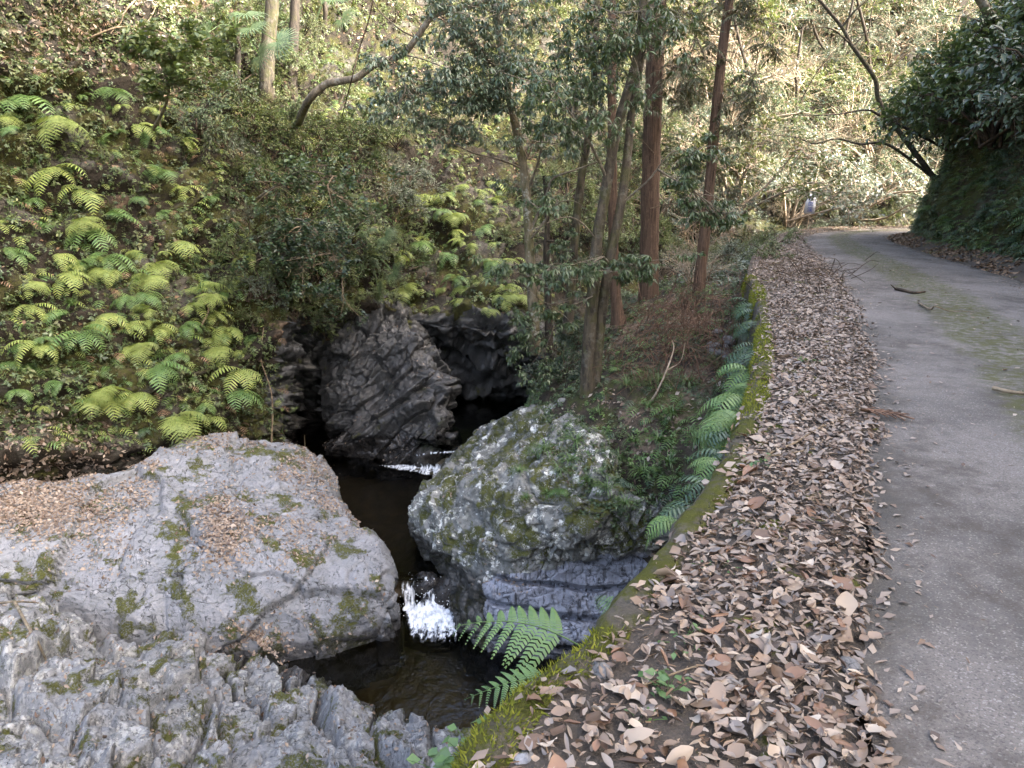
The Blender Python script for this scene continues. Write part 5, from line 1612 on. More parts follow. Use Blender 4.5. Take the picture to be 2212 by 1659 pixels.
pu, pv, pf_ = proj(HP)
vis = (pu > -300) & (pu < 2300) & (pv > -150) & (pf_ > 1)
w = vis * sstep(-0.15, 0.3, fbm(HP, 0.5, 4, seed=120)) * nocave(pu, pv) * sstep(0.0, 0.5, HN[..., 2] + 0.25)
litter('leaf_litter', 'brown fallen leaves lodged on the cliff', HP, HN, 9000, w, L['dry_dark'], 0.06, 0.13, DEAD4, (0, 0.04), 0.5)
w = vis * nocave(pu, pv) * (sstep(520, 300, pu) * sstep(200, 80, pv) * 1.0 + sstep(300, 200, pu) * sstep(850, 950, pv) + 0.5 * np.exp(-((pu - 150) / 120) ** 2 - ((pv - 990) / 60) ** 2))
litter('leaf_litter', 'thick brown leaf litter at the cliff top and foot', HP, HN, 9000, w, L['dry'], 0.05, 0.12, DEAD4, (0, 0.05), 0.5)
w = vis * nocave(pu, pv) * sstep(620, 760, pu) * sstep(330, 180, pv) * sstep(-0.1, 0.25, fbm(HP, 0.4, 4, seed=121))
litter('leaf_litter', 'pale pinkish fallen leaves on the sunlit hillside', HP, HN, 8000, w, L['dry_pink'], 0.08, 0.16, DEAD4, (0, 0.04), 0.5)

su, sv, _ = proj(SLAB_P)
n1 = fbm(SLAB_P, 0.8, 4, seed=122)
w = sstep(0.3, 0.8, SLAB_N[..., 2]) * (0.03 + sstep(0.05, 0.35, n1)) * sstep(-500, -200, su) * (SLAB_P[..., 2] > -4.9)
w *= 0.35 + sstep(1250, 1050, sv)
gully = np.exp(-((su - 540) / 75) ** 2 - ((sv - 1385) / 30) ** 2) + 0.6 * np.exp(-((su - 480) / 50) ** 2 - ((sv - 1150) / 60) ** 2) + 0.7 * np.exp(-((su - 60) / 110) ** 2 - ((sv - 1100) / 40) ** 2)
litter('leaf_litter', 'small dry leaves scattered over the rock slab', SLAB_P, SLAB_N, 6500, w, L['dry'], 0.04, 0.08, DEAD4, (0.0, 0.02))
litter('leaf_litter', 'drifts of dry leaves in the hollows of the slab', SLAB_P, SLAB_N, 6500, gully * sstep(0.2, 0.7, SLAB_N[..., 2]), L['dry'], 0.04, 0.08, DEAD4, (0.0, 0.04))
w = sstep(0.35, 0.75, BLK_N[..., 2]) * sstep(0.22, 0.05, BLK_GAP) * (BLK_P[..., 2] > -4.9)
w += 0.02 * sstep(0.6, 0.9, BLK_N[..., 2])
litter('leaf_litter', 'dry leaves caught in the cracks of the fractured bedrock', BLK_P, BLK_N, 3600, w, L['dry'], 0.04, 0.08, DEAD4, (0.0, 0.03))
w = sstep(0.3, 0.8, LIC_N[..., 2]) * sstep(0.1, 0.35, fbm(LIC_P, 1.2, 3, seed=123)) * (LIC_P[..., 2] > -4.3)
litter('leaf_litter', 'a few dry leaves on the lichen boulder', LIC_P, LIC_N, 500, w, L['dry'], 0.04, 0.08, DEAD4, (0.0, 0.02))
w = sstep(0.3, 0.8, PIL_N[..., 2])
litter('leaf_litter', 'wet brown leaves on the dark ridge', PIL_P, PIL_N, 500, w, L['dry'], 0.04, 0.08, DEAD4, (0.0, 0.02))
su, sv, _ = proj(SLO_P)
w = sstep(1000, 1100, su) * sstep(1850, 1750, su) * sstep(-0.3, 0.2, fbm(SLO_P, 0.8, 3, seed=124))
litter('leaf_litter', 'dry leaves on the slope below the wall', SLO_P, SLO_N, 7000, w, L['dry'], 0.05, 0.11, DEAD4, (0.0, 0.03))
ru, rv_, rf_ = proj(RS_P)
w = (ru < 2500) * (rf_ > 3) * sstep(-0.4, 0.2, fbm(RS_P, 0.8, 3, seed=125))
litter('leaf_litter', 'dry leaves along the foot of the bank', RS_P, RS_N, 4500, w, L['dry_dark'], 0.06, 0.13, DEAD4, (0.0, 0.03))
# verge litter between road and wall: the ones that show largest are leaves of their own
hu_, hv_, hf_ = proj(SH_P)
inview = (hf_ > 0.8) & (hu_ > 900) & (hu_ < 2300) & (hv_ < 1800)
sfrac = np.linspace(-0.04, 1.14, nS)[None, :]
nn_ = fbm(SH_P, 1.1, 4, seed=126)
w = inview * (0.55 + 0.45 * sstep(-0.35, 0.0, nn_)) * sstep(1.2, 0.95, sfrac + 0.12 * nn_) * sstep(-0.04, 0.04, sfrac)
pos, nor = scatter_grid(SH_P, SH_N, 30000, w / (1.0 + 0.16 * np.clip(hf_, 0, 40) ** 1.0))
R = lying(nor, 0.3)
ln = RNG.uniform(0.026, 0.056, len(pos)) * RNG.uniform(0.7, 1.25, len(pos)) * np.where(RNG.random(len(pos)) < 0.07, 1.8, 1.0)
which = RNG.integers(0, len(DEAD), len(pos))
pos = pos + nor * (0.006 + RNG.uniform(0, 0.028, len(pos)))[:, None]
du, dv, df = proj(pos)
size = np.where((du > 0) & (du < 2212) & (dv > 0) & (dv < 1659), ln / df, 0)
order = np.argsort(-size)
big, rest = order[:290], order[290:]
near_ = rest[df[rest] < 4.2]
far_ = rest[df[rest] >= 4.2]
V, F = merge([place(DEAD, pos[near_], R[near_], ln[near_], which[near_]), place(DEAD4, pos[far_], R[far_], ln[far_] * 1.15, which[far_] % len(DEAD4))])
tag(link('leaf_litter', make_mesh('leaf_litter', V, F, False, [L['dry']])), 'dense dry leaf litter on the verge beside the road', kind='stuff')
L['dry_each'] = L['dry']
LEAFCOL = [('pale tan', (0.34, 0.27, 0.2)), ('light brown', (0.25, 0.18, 0.125)), ('dark brown', (0.11, 0.07, 0.045)), ('greyish', (0.2, 0.175, 0.155)), ('reddish brown', (0.2, 0.115, 0.07)), ('cream', (0.4, 0.34, 0.27))]
leafcm = [leaf_mat('leaf_' + a.replace(' ', '_'), [tuple(x * 0.8 for x in c), tuple(x * 1.12 for x in c)], 0.5, 0.1, 0.4, (1, 0.8, 0.5)) for a, c in LEAFCOL]
dead_me = [[make_mesh('fallen_leaf', V, F, True, [m_]) for m_ in leafcm] for V, F in DEAD]
DESC = ['broad dry brown leaf', 'narrow rolled dry leaf', 'wide cupped dry leaf', 'arched dry leaf', 'big upturned dry leaf', 'thin tightly rolled dry leaf', 'domed dry leaf', 'broad crumpled leaf', 'rolled bent leaf', 'deeply cupped leaf']
DESC = [d_.replace('dry brown ', '').replace('dry ', '') for d_ in DESC]


def verge_place(u, v):
    a = 'beside the wall moss' if u < 1250 + (1659 - v) * 0.55 else ('at the road edge' if u > 1700 else 'in mid verge')
    b = 'close by' if v > 1500 else ('near the fern' if v > 1330 and u < 1450 else ('farther along' if v < 1200 else ''))
    return (a + ' ' + b).strip()


for i in big:
    ck = int(RNG.integers(0, len(LEAFCOL)))
    o = link('fallen_leaf', dead_me[which[i]][ck])
    o.matrix_world = Matrix.Translation(pos[i]) @ Matrix(R[i]).to_4x4() @ Matrix.Scale(ln[i], 4)
    tag(o, '%s %s %s' % (LEAFCOL[ck][0], DESC[which[i]], verge_place(du[i], dv[i])), 'leaf', 'fallen leaves on the verge')
# leaves blown onto the wall top
wl_ = np.zeros(WALL_P.shape[:2])
wl_[:, 1:5] = 1.0
wu, wv_, wf = proj(WALL_P)
litter('leaf_litter', 'dry leaves blown onto the wall top', WALL_P, WALL_N, 320, wl_ * (wf > 0.8) * (0.15 + sstep(0.0, 0.2, fbm(WALL_P, 1.3, 3, seed=127))), L['dry'], 0.035, 0.08, DEAD4, (0.01, 0.03), 0.4)
# scattered leaves and bits on the road itself
w = np.zeros(RP.shape[:2]) + 0.05
rs = np.linspace(0, 1, nA)[None]
w = 0.04 + 1.6 * np.exp(-(rs / 0.06) ** 2) + 0.5 * np.exp(-((1 - rs) / 0.1) ** 2) + 0.12 * np.exp(-((rs - 0.43) / 0.1) ** 2)
ru, rv_, rf_ = proj(RP)
w = w * (ru < 2400) * (rf_ > 1) * (rv_ < 1800)
RN_ = gnormals(RP)
litter('leaf_litter', 'scattered dry leaves on the road', RP, RN_, 3200, w, L['dry'], 0.025, 0.065, DEAD4, (0.004, 0.01), 0.18)
chip = [(np.array([(-.5, -.12, 0), (.5, -.08, 0.02), (.45, .1, 0.0), (-.5, .1, 0.02)]), np.array([(0, 1, 2, 3)]))]
litter('leaf_litter', 'leaf crumbs and chips on the road', RP, RN_, 9000, (ru < 2400) * (rf_ > 1) * (0.3 + 0.7 * sstep(0, 0.3, fbm(RP, 0.8, 3, seed=128))) * np.ones_like(ru), L['dry'], 0.008, 0.03, chip, (0.003, 0.006), 0.25)
litter('leaf_litter', 'crumbled leaf bits between the leaves of the verge', SH_P, SH_N, 9000, inview * np.ones_like(hf_) / (1 + 0.1 * np.clip(hf_, 0, 40)), L['dry_dark'], 0.012, 0.04, chip, (0.004, 0.012), 0.4)

# ------------------------------------------------------------------ ferns
def fern_set(mat, kind, n=4, base=600, pairs=13, pin=0.24):
    return [frond_mesh('frond', L[mat], 1.0, pairs, pin, [0.35, 0.7, 0.1, 0.5][i % 4], [-1.5, -1.35, -1.6, -1.2][i % 4], kind, base + i) for i in range(n)]


FR = {('fern_lime', 'pinnate'): fern_set('fern_lime', 'pinnate', 4, 600), ('fern_green', 'pinnate'): fern_set('fern_green', 'pinnate', 4, 610), ('fern_lime', 'tri'): fern_set('fern_lime', 'tri', 3, 620, 12, 0.42), ('fern_green', 'tri'): fern_set('fern_green', 'tri', 3, 630, 12, 0.42), ('fern_dark', 'pinnate'): fern_set('fern_dark', 'pinnate', 4, 640, 10, 0.26)}


def put_fern(loc, nrm, size, mat, kind, nf, label, group, az=1.2, name='fern'):
    e = bpy.data.objects.new(name, None)
    COL.objects.link(e)
    e.location = loc
    e.rotation_euler = (0, 0, yaw_of(nrm))
    tag(e, label, 'fern', group)
    ms = FR[(mat, kind)]
    for i in range(nf):
        c = link('frond', ms[random.randrange(len(ms))], e)
        a = -az + 2 * az * (i + 0.5) / nf + random.uniform(-0.2, 0.2)
        c.rotation_euler = (random.uniform(-0.2, 0.2), random.uniform(-0.15, 0.25), a)
        c.scale = (size * random.uniform(0.7, 1.05),) * 3
    return e


BIG_FERNS = [
    (330, 800, 105, 'fern_green', 'pinnate', 9, 'big bright fern with hanging fronds low on the cliff'),
    (290, 850, 75, 'fern_lime', 'pinnate', 7, 'lime fern hanging just below the biggest cliff fern'),
    (50, 225, 120, 'fern_green', 'pinnate', 7, 'large pale fern arching at the far upper left of the cliff'),
    (110, 260, 100, 'fern_lime', 'tri', 6, 'yellow-green fern beside the large upper left fern'),
    (330, 600, 85, 'fern_lime', 'tri', 8, 'wide lime fern midway up the cliff'),
    (285, 640, 70, 'fern_green', 'pinnate', 6, 'blue-green fern under the wide lime fern'),
    (205, 700, 60, 'fern_lime', 'tri', 6, 'feathery lime fern left of the biggest cliff fern'),
    (75, 610, 60, 'fern_lime', 'tri', 5, 'flat lime fern near the left edge'),
    (430, 620, 45, 'fern_lime', 'tri', 5, 'small lime fern toward the cave side of the cliff'),
    (515, 600, 45, 'fern_lime', 'tri', 4, 'single drooping lime fern near the cliff corner'),
    (400, 700, 60, 'fern_green', 'pinnate', 6, 'green fern above the cliff corner'),
    (300, 430, 40, 'fern_green', 'pinnate', 5, 'small fern on the dark upper cliff'),
    (455, 425, 40, 'fern_green', 'tri', 5, 'pale fern tuft on the cliff under the shrubs'),
    (340, 385, 32, 'fern_green', 'pinnate', 3, 'little hanging fern on bare moss'),
    (160, 580, 45, 'fern_lime', 'pinnate', 5, 'small lime fern left of the wide lime fern'),
    (100, 680, 45, 'fern_lime', 'pinnate', 5, 'lime fern by the leaf-strewn ledge'),
    (480, 720, 40, 'fern_green', 'pinnate', 5, 'green fern close to the cave mouth edge'),
    (530, 760, 36, 'fern_lime', 'pinnate', 4, 'lime fern on the cliff corner above the slab'),
    (310, 930, 45, 'fern_dark', 'pinnate', 5, 'dark fern tuft hanging over the gap behind the slab'),
    (235, 790, 50, 'fern_green', 'pinnate', 5, 'fern at the left shoulder of the biggest cliff fern'),
    (90, 880, 40, 'fern_lime', 'pinnate', 4, 'low lime fern above the leaf drift'),
    (20, 780, 60, 'fern_green', 'pinnate', 5, 'fern at the left picture edge above the slab'),
    (180, 210, 36, 'fern_green', 'pinnate', 4, 'small fern right of the large upper left fern'),
    (260, 230, 36, 'fern_lime', 'pinnate', 4, 'small lime fern under the leafy bough'),
    (420, 330, 36, 'fern_lime', 'tri', 4, 'lime fern in the shade of the shrubs'),
]
for (u, v, px, mat, kind, nf, lab) in BIG_FERNS:
    p, nn = surf_at_hill(u, v)
    put_fern(p + nn * 0.02, nn, px * p[1] / FPX, mat, kind, nf, lab, 'large ferns on the cliff', 1.25)

k = 0
for zone, n_, mats in ((lambda: (RNG.uniform(-10, 560), RNG.uniform(520, 900)), 46, ['fern_lime', 'fern_lime', 'fern_green']), (lambda: (RNG.uniform(-10, 420), RNG.uniform(160, 520)), 16, ['fern_green', 'fern_lime']), (lambda: (RNG.uniform(860, 1130), RNG.uniform(400, 650)), 26, ['fern_lime', 'fern_lime', 'fern_green'])):
    for i in range(n_):
        u, v = zone()
        p, nn = surf_at_hill(u, v)
        mt = mats[i % len(mats)]
        kd_ = ['pinnate', 'tri', 'pinnate'][i % 3] if mt != 'fern_dark' else 'pinnate'
        s_ = RNG.uniform(0.35, 0.85)
        put_fern(p + nn * 0.03, nn + RNG.normal(0, 0.3, 3) * np.array([1, 1, 0]), s_, mt, kd_, int(RNG.integers(4, 8)), '%s %s %s fern %s' % ('broad' if s_ > .6 else 'compact', 'lime' if mt == 'fern_lime' else 'fresh green', 'feathery' if kd_ == 'tri' else 'comb-leaved', 'low on the cliff' if (v > 700 and u < 700) else ('midway up the cliff' if u < 700 and v > 400 else ('high on the cliff' if u < 700 else 'hanging above the second cave'))), 'cliff ferns with drooping fronds', 1.3)
SMALLF = {}
for mat in ('fern_lime', 'fern_green', 'fern_dark'):
    SMALLF[mat] = [fern_plant('small_fern', L[mat], 5, 1.3, 1.0, 10, 0.27, 'pinnate' if k < 3 else 'tri', 700 + k * 7 + len(mat), e0=(0.0, 0.7), e1=(-1.6, -1.1)) for k in range(4)]
FERNW = {'fern_lime': 'lime', 'fern_green': 'green', 'fern_dark': 'dark green'}


def scatter_ferns(n, wfun, mats, smin, smax, minsep, group, where, P=None, Nn=None):
    P = HP if P is None else P
    Nn = HN if Nn is None else Nn
    pu, pv, f = proj(P)
    pos, nor = scatter_grid(P, Nn, n * 6, wfun(pu, pv, f) * (f > 1))
    got = []
    for p, nn in zip(pos, nor):
        if len(got) >= n:
            break
        if any(((p - q) ** 2).sum() < minsep ** 2 for q in got):
            continue
        got.append(p)
        mat = mats[RNG.integers(0, len(mats))]
        o = link('fern', SMALLF[mat][RNG.integers(0, 4)])
        o.location = p
        o.rotation_euler = (0, RNG.uniform(-0.2, 0.2), yaw_of(nn) + RNG.uniform(-0.4, 0.4))
        s_ = RNG.uniform(smin, smax)
        o.scale = (s_,) * 3
        rel = (s_ - smin) / (smax - smin)
        tag(o, '%s %s fern %s' % ('tiny' if rel < .33 else ('small' if rel < .67 else 'fuller'), FERNW[mat], where(p)), 'fern', group)


def cliff_place(p):
    u, v, _ = proj(p)
    row = 'high on' if v < 350 else ('midway up' if v < 650 else 'low on')
    col = 'the cliff near the picture edge' if u < 170 else ('the cliff above the big fern' if u < 380 else 'the cliff by the cave corner')
    return row + ' ' + col


def cave_place(p):
    u, v, _ = proj(p)
    row = 'in the top row' if v < 470 else ('in the middle' if v < 580 else 'on the bottom fringe')
    col = 'left of the fan palm' if u < 820 else ('above the dark ridge' if u < 950 else ('over the second cave' if u < 1080 else 'behind the slender trunks'))
    return row + ' ' + col


scatter_ferns(22, lambda u, v, f: sstep(-60, 20, u) * sstep(580, 540, u) * sstep(150, 250, v) * sstep(960, 880, v), ['fern_lime', 'fern_green', 'fern_green', 'fern_lime'], 0.22, 0.5, 0.3, 'small ferns on the cliff', cliff_place)
scatter_ferns(26, lambda u, v, f: sstep(840, 880, u) * sstep(1180, 1120, u) * sstep(350, 420, v) * sstep(690, 660, v), ['fern_lime', 'fern_lime', 'fern_green'], 0.4, 0.8, 0.3, 'hanging ferns above the caves', cave_place)
scatter_ferns(14, lambda u, v, f: sstep(640, 680, u) * sstep(880, 840, u) * sstep(420, 480, v) * sstep(680, 640, v), ['fern_green', 'fern_dark'], 0.35, 0.7, 0.35, 'hanging ferns above the caves', cave_place)
scatter_ferns(16, lambda u, v, f: sstep(1890, 1920, u) * sstep(2230, 2200, u) * sstep(380, 440, v), ['fern_green', 'fern_dark'], 0.4, 0.75, 0.4, 'ferns on the bank foot', lambda p: 'at the foot of the road bank ' + ('near the bend' if proj(p)[0] < 2020 else ('halfway along' if proj(p)[0] < 2120 else 'close to the picture edge')), BK_P, BK_N)
scatter_ferns(18, lambda u, v, f: sstep(1150, 1190, u) * sstep(1480, 1440, u) * sstep(880, 920, v) * sstep(1150, 1100, v), ['fern_green', 'fern_dark'], 0.2, 0.4, 0.28, 'ferns on the boulder top', lambda p: 'on top of the lichen boulder ' + ('toward the stream' if proj(p)[0] < 1290 else 'toward the wall'), LIC_P, LIC_N)
scatter_ferns(16, lambda u, v, f: sstep(1200, 1250, u) * sstep(1560, 1500, u) * sstep(700, 780, v) * sstep(1060, 1000, v), ['fern_green', 'fern_dark'], 0.22, 0.42, 0.35, 'ferns on the slope', lambda p: 'on the leafy slope ' + ('beside the boulder' if proj(p)[0] < 1350 else 'near the wall'), SLO_P, SLO_N)

# ferns rooted in the retaining wall
def wall_at(Y, z):
    i = np.abs(sub[:, 1] - Y).argmin()
    col = WALL_P[i]
    k = len(prf) - 1 + np.abs(col[len(prf) - 1:, 2] - z).argmin()
    return col[k].copy(), np.array([ow[i][0], ow[i][1], 0.2])


for i in range(26):
    Y = RNG.uniform(6.6, 12.0)
    z = -RNG.uniform(0.02, 0.9) * (1.0 if Y < 10 else 0.6)
    p, nn = wall_at(Y, z)
    nn = nn + np.array([0.2, -1.0, 0]) * RNG.uniform(-0.2, 1.3)
    put_fern(p, nn, RNG.uniform(0.26, 0.5), 'fern_dark', 'pinnate', 4, 'blue-green wall fern ' + ('just under the moss' if z > -0.3 else ('midway down' if z > -0.6 else 'near the foot')) + (' toward the far end' if Y > 9.8 else (' behind the lush clump' if Y < 7.8 else ' in the middle stretch')), 'strap ferns on the wall', 1.0)
for i in range(22):
    Y = RNG.uniform(4.9, 7.0)
    z = -RNG.uniform(0.0, 0.7)
    p, nn = wall_at(Y, z)
    put_fern(p, nn + np.array([0, -0.5, 0]), RNG.uniform(0.3, 0.5), 'fern_green', ['pinnate', 'tri'][i % 2], 5, 'fresh green fern in the lush wall clump ' + ('upper part' if z > -0.35 else 'lower part') + (' far side' if Y > 6 else ' near side'), 'lush ferns on the wall', 1.1)
for (Y, z, s_, k, lab) in [(4.5, -0.05, 0.34, 'fern_dark', 'glossy dark fern leaning off the wall below the lush clump'), (4.3, -0.15, 0.3, 'fern_green', 'bright fern beneath the glossy dark wall fern'), (3.6, -0.1, 0.3, 'fern_dark', 'long dark fern pointing down from the wall over the boulder'), (3.4, -0.2, 0.26, 'fern_green', 'green fern tucked under the long dark wall fern'), (4.9, -0.1, 0.36, 'fern_dark', 'dark fern at the near end of the lush clump'), (3.9, -0.12, 0.28, 'fern_dark', 'dark fern between two others on the near wall')]:
    p, nn = wall_at(Y, z)
    put_fern(p, nn + np.array([0, -0.35, 0]), s_, k, 'pinnate', 5, lab, 'ferns on the near wall', 0.8)


def near_frond(O, tip, e0, e1, pairs, pin, roll, lab, seed, mat='fern_near'):
    O, tip = np.array(O), np.array(tip)
    d_ = tip - O
    lenh = np.linalg.norm(d_)
    me = frond_mesh('frond', L[mat], 1.0, pairs, pin, e0, e1, 'tri', seed, stalk=0.22)
    e = bpy.data.objects.new('fern', None)
    COL.objects.link(e)
    e.location = O
    c = link('frond', me, e)
    c.scale = (lenh * 1.08,) * 3
    c.rotation_euler = (roll, 0, math.atan2(d_[1], d_[0]))
    tag(e, lab, 'fern')
    return e, me


e, me = near_frond(PY(1268, 1402, 2.42), PY(1003, 1452, 2.55), 0.42, -0.45, 11, 0.40, -0.15, 'big feathery green fern frond reaching out over the lower pool', 801)
e, me = near_frond(PY(1215, 1470, 2.14), PY(1052, 1590, 2.1), 0.25, -0.5, 10, 0.40, -0.1, 'second feathery frond drooping below the big one at the pool edge', 802)
e, me = near_frond(PY(1345, 1320, 2.6), PY(1290, 1330, 2.7), 0.3, -0.5, 9, 0.4, -0.4, 'small feathery frond at the wall edge above the big frond', 803)

# heart-leaved plant and seedlings at the near corner
def rosette(name, loc, n, size, mat, label, lf, cat='plant', group=None, spread=0.05, up=0.6):
    r = np.random.default_rng(int(abs(loc[0] * 1000)) + n)
    parts = []
    for i in range(n):
        q = np.array([r.normal(0, spread), r.normal(0, spread), r.uniform(0.2, 1.0) * size * 1.5])
        parts.append(tube(smooth_path([q * np.array([.2, .2, 0]), q * np.array([.6, .6, .7]), q], 5), 0.0015, 3))
        a = r.uniform(0, 6.28)
        X = np.array([[math.cos(a), math.sin(a), r.uniform(-0.4, 0.3)]])
        R = frames_x(X, np.array([[0, 0, 1.0]]) + r.normal(0, 0.3, (1, 3)))
        parts.append(place([lf], q[None], R, size * r.uniform(0.6, 1.1, 1), np.zeros(1, int)))
    V, F = merge(parts)
    o = link(name, make_mesh(name, V, F, False, [mat]), None, loc)
    tag(o, label, cat, group)
    return o


for (u, v, lab) in [(1000, 1600, 'cluster of round green leaves at the wall end near the pool'), (970, 1640, 'lower cluster of round green leaves at the frame bottom'), (1060, 1560, 'small round-leaved plant under the drooping frond'), (1040, 1630, 'round-leaved plant beside dry leaves at the frame bottom')]:
    rosette('heart_leaf_plant', PY(u, v, 1.95) - np.array([0, 0, 0.06]), 14, 0.045, L['fern_near'], lab, leaf2(0.45, 0.05, 0.1), 'plant', 'round-leaved plants')
for k, (u, v, lab) in enumerate([(1590, 1150, 'tiny green weed in the litter halfway along the verge'), (1480, 1390, 'small green weed in the litter by the near fern'), (1440, 1500, 'green weed sprouting through near litter'), (1560, 1230, 'green seedling beside a mossy stone in the litter'), (1740, 740, 'green weed tuft far along the verge'), (1745, 790, 'second green weed tuft far along the verge'), (1380, 1560, 'little bright weed near the frame bottom'), (1700, 700, 'faint green tuft toward the wall end'), (1630, 1010, 'weed leaning from the verge over the wall')]):
    p = PZ(u, v, 0.02)
    rosette('weed', p, 18, 0.022 + 0.012 * (k % 3), L['fern_near'], lab, leaf2(0.3, 0.05, 0.1), 'weed', 'weeds in the verge litter', 0.045)

# moss cushions on the wall top (uncountable)
moss_t = [(np.array([(0, -.12, 0), (0, .12, 0), (.25, 0, 1.0)]), np.array([(0, 1, 2)])), (np.array([(0, -.15, 0), (0, .15, 0), (-.35, .1, .9)]), np.array([(0, 1, 2)]))]
wm = np.zeros(WALL_P.shape[:2])
wm[:, 1:len(prf) + 2] = 1.0
mu, mv, mf = proj(WALL_P)
wm *= (mf > 0.8) * sstep(-0.15, 0.15, fbm(WALL_P, 1.1, 4, seed=130)) / (0.3 + np.clip(mf, 0, 30) * 0.12)
posm, norm_ = scatter_grid(WALL_P, WALL_N, 42000, wm)
V, F = place(moss_t, posm, frames(norm_ + RNG.normal(0, 0.35, norm_.shape), RNG.uniform(0, 6.28, len(posm))), RNG.uniform(0.008, 0.026, len(posm)) * (1 + 0.09 * np.clip(posm[:, 1], 0, 14)), RNG.integers(0, 2, len(posm)))
tag(link('moss', make_mesh('moss', V, F, False, [L['moss']])), 'bright green moss cushions along the wall top', kind='stuff')

# ------------------------------------------------------------------ sedge tufts
def tuft(seed, n=46):
    r = np.random.default_rng(seed)
    parts = []
    for i in range(n):
        a = r.uniform(0, 6.28)
        l = r.uniform(0.6, 1.1)
        s_ = np.linspace(0, 1, 5)
        el = r.uniform(0.9, 1.45) - s_ * r.uniform(1.2, 2.6)
        x = np.cumsum(np.cos(el)) * l / 5
        z = np.cumsum(np.sin(el)) * l / 5
        d_ = np.array([math.cos(a), math.sin(a), 0])
        sd = np.array([-math.sin(a), math.cos(a), 0])
        c = d_[None] * x[:, None] + np.array([0, 0, 1.0])[None] * z[:, None] + r.normal(0, 0.03, 3) * np.array([1, 1, 0])
        w = 0.016 * np.array([1, 1, 0.9, 0.6, 0.1])
        V = np.concatenate([c - sd * w[:, None], c + sd * w[:, None]])
        F = np.array([(j, j + 1, j + 6, j + 5) for j in range(4)])
        parts.append((V, F))
    return merge(parts)


TUFT = [make_mesh('sedge_tuft', *tuft(900 + k), False, [L['sedge']]) for k in range(4)]
TUFTS = [(1177, 975, .45, 'big sedge tuft hanging at the edge of the lichen boulder'), (1120, 1020, .3, 'small sedge tuft on the boulder face'), (1384, 1030, .5, 'large sedge tuft below the leafy slope'), (1247, 960, .42, 'sedge tuft right of the big boulder-edge tuft'), (1297, 955, .45, 'sedge tuft in the middle of the slope'), (1167, 915, .35, 'upper sedge tuft at the boulder head'), (1364, 960, .4, 'sedge tuft above the large lower one'), (1177, 1068, .2, 'little sedge tuft in a boulder crack'), (1137, 1078, .2, 'tiny sedge tuft lowest on the boulder'), (1207, 1070, .2, 'tiny sedge tuft beside the little cracked one'), (1350, 840, .4, 'sedge tuft by the twin tree foot'), (1420, 830, .4, 'sedge tuft under the bramble heap'), (1330, 1000, .4, 'sedge tuft left of the large lower one'), (1420, 960, .45, 'sedge tuft near the wall ferns'), (1450, 900, .45, 'sedge tuft against the wall foot'), (1230, 1000, .35, 'sedge tuft under the middle of the slope'), (1480, 830, .4, 'sedge tuft beside the brown stick'), (1400, 880, .35, 'sedge tuft halfway to the wall'), (1290, 890, .3, 'sedge tuft just below the twin tree'), (1500, 960, .5, 'sedge tuft in front of the lush wall ferns'), (1540, 900, .5, 'sedge tuft tangled in the lush wall ferns'), (1150, 985, .3, 'sedge tuft left of the big boulder-edge tuft'), (1210, 1030, .32, 'sedge tuft hanging under the big boulder-edge tuft'), (1270, 1040, .36, 'sedge tuft at the middle of the boulder top'), (1310, 1060, .4, 'sedge tuft beside the large lower one'), (1350, 1090, .34, 'sedge tuft lowest toward the wall'), (1440, 1010, .42, 'sedge tuft between boulder top and wall'), (1190, 940, .3, 'sedge tuft by the boulder head sapling')]
for k, (u, v, s_, lab) in enumerate(TUFTS):
    a1 = surf_at(SLO_P, SLO_N, u, v)
    a2 = surf_at(LIC_P, LIC_N, u, v)
    p = min((a1[0], a2[0]), key=lambda q: abs(proj(q)[0] - u) + abs(proj(q)[1] - v) + 2 * proj(q)[2])
    o = link('sedge_tuft', TUFT[k % 4], None, p)
    o.scale = (s_,) * 3
    o.rotation_euler = (0, 0, k * 1.3)
    tag(o, lab, 'grass', 'sedge tufts by the boulder')
for k in range(24):
    u, v = RNG.uniform(-20, 570), RNG.uniform(180, 900)
    p, nn = surf_at_hill(u, v)
    o = link('sedge_tuft', TUFT[k % 4], None, p)
    s_ = RNG.uniform(0.2, 0.4)
    o.scale = (s_,) * 3
    tag(o, '%s sedge tuft %s' % ('small' if s_ < .3 else 'fuller', cliff_place(p)), 'grass', 'sedge tufts on the cliff')

# ------------------------------------------------------------------ fan palms
def fan(seed, n=26):
    r = np.random.default_rng(seed)
    parts = []
    for i in range(n):
        a = -2.3 + 4.6 * i / (n - 1)
        l = 0.55 + 0.1 * math.cos(a) + r.uniform(-0.05, 0.05)
        d_ = np.array([math.cos(a), math.sin(a), 0.1])
        sd = np.array([-math.sin(a), math.cos(a), 0])
        V = np.array([0 * d_, d_ * l * .45 + sd * .018, d_ * l * .45 - sd * .018, d_ * l * .8 + sd * .012 - np.array([0, 0, .03]), d_ * l * .8 - sd * .012 - np.array([0, 0, .03]), d_ * l - np.array([0, 0, r.uniform(.06, .2)])])
        parts.append((V, np.array([(0, 2, 1), (1, 2, 4), (1, 4, 3), (3, 4, 5)])))
    return merge(parts)


FAN = [make_mesh('palm_leaf', *fan(940 + k), False, [L['palm']]) for k in range(3)]


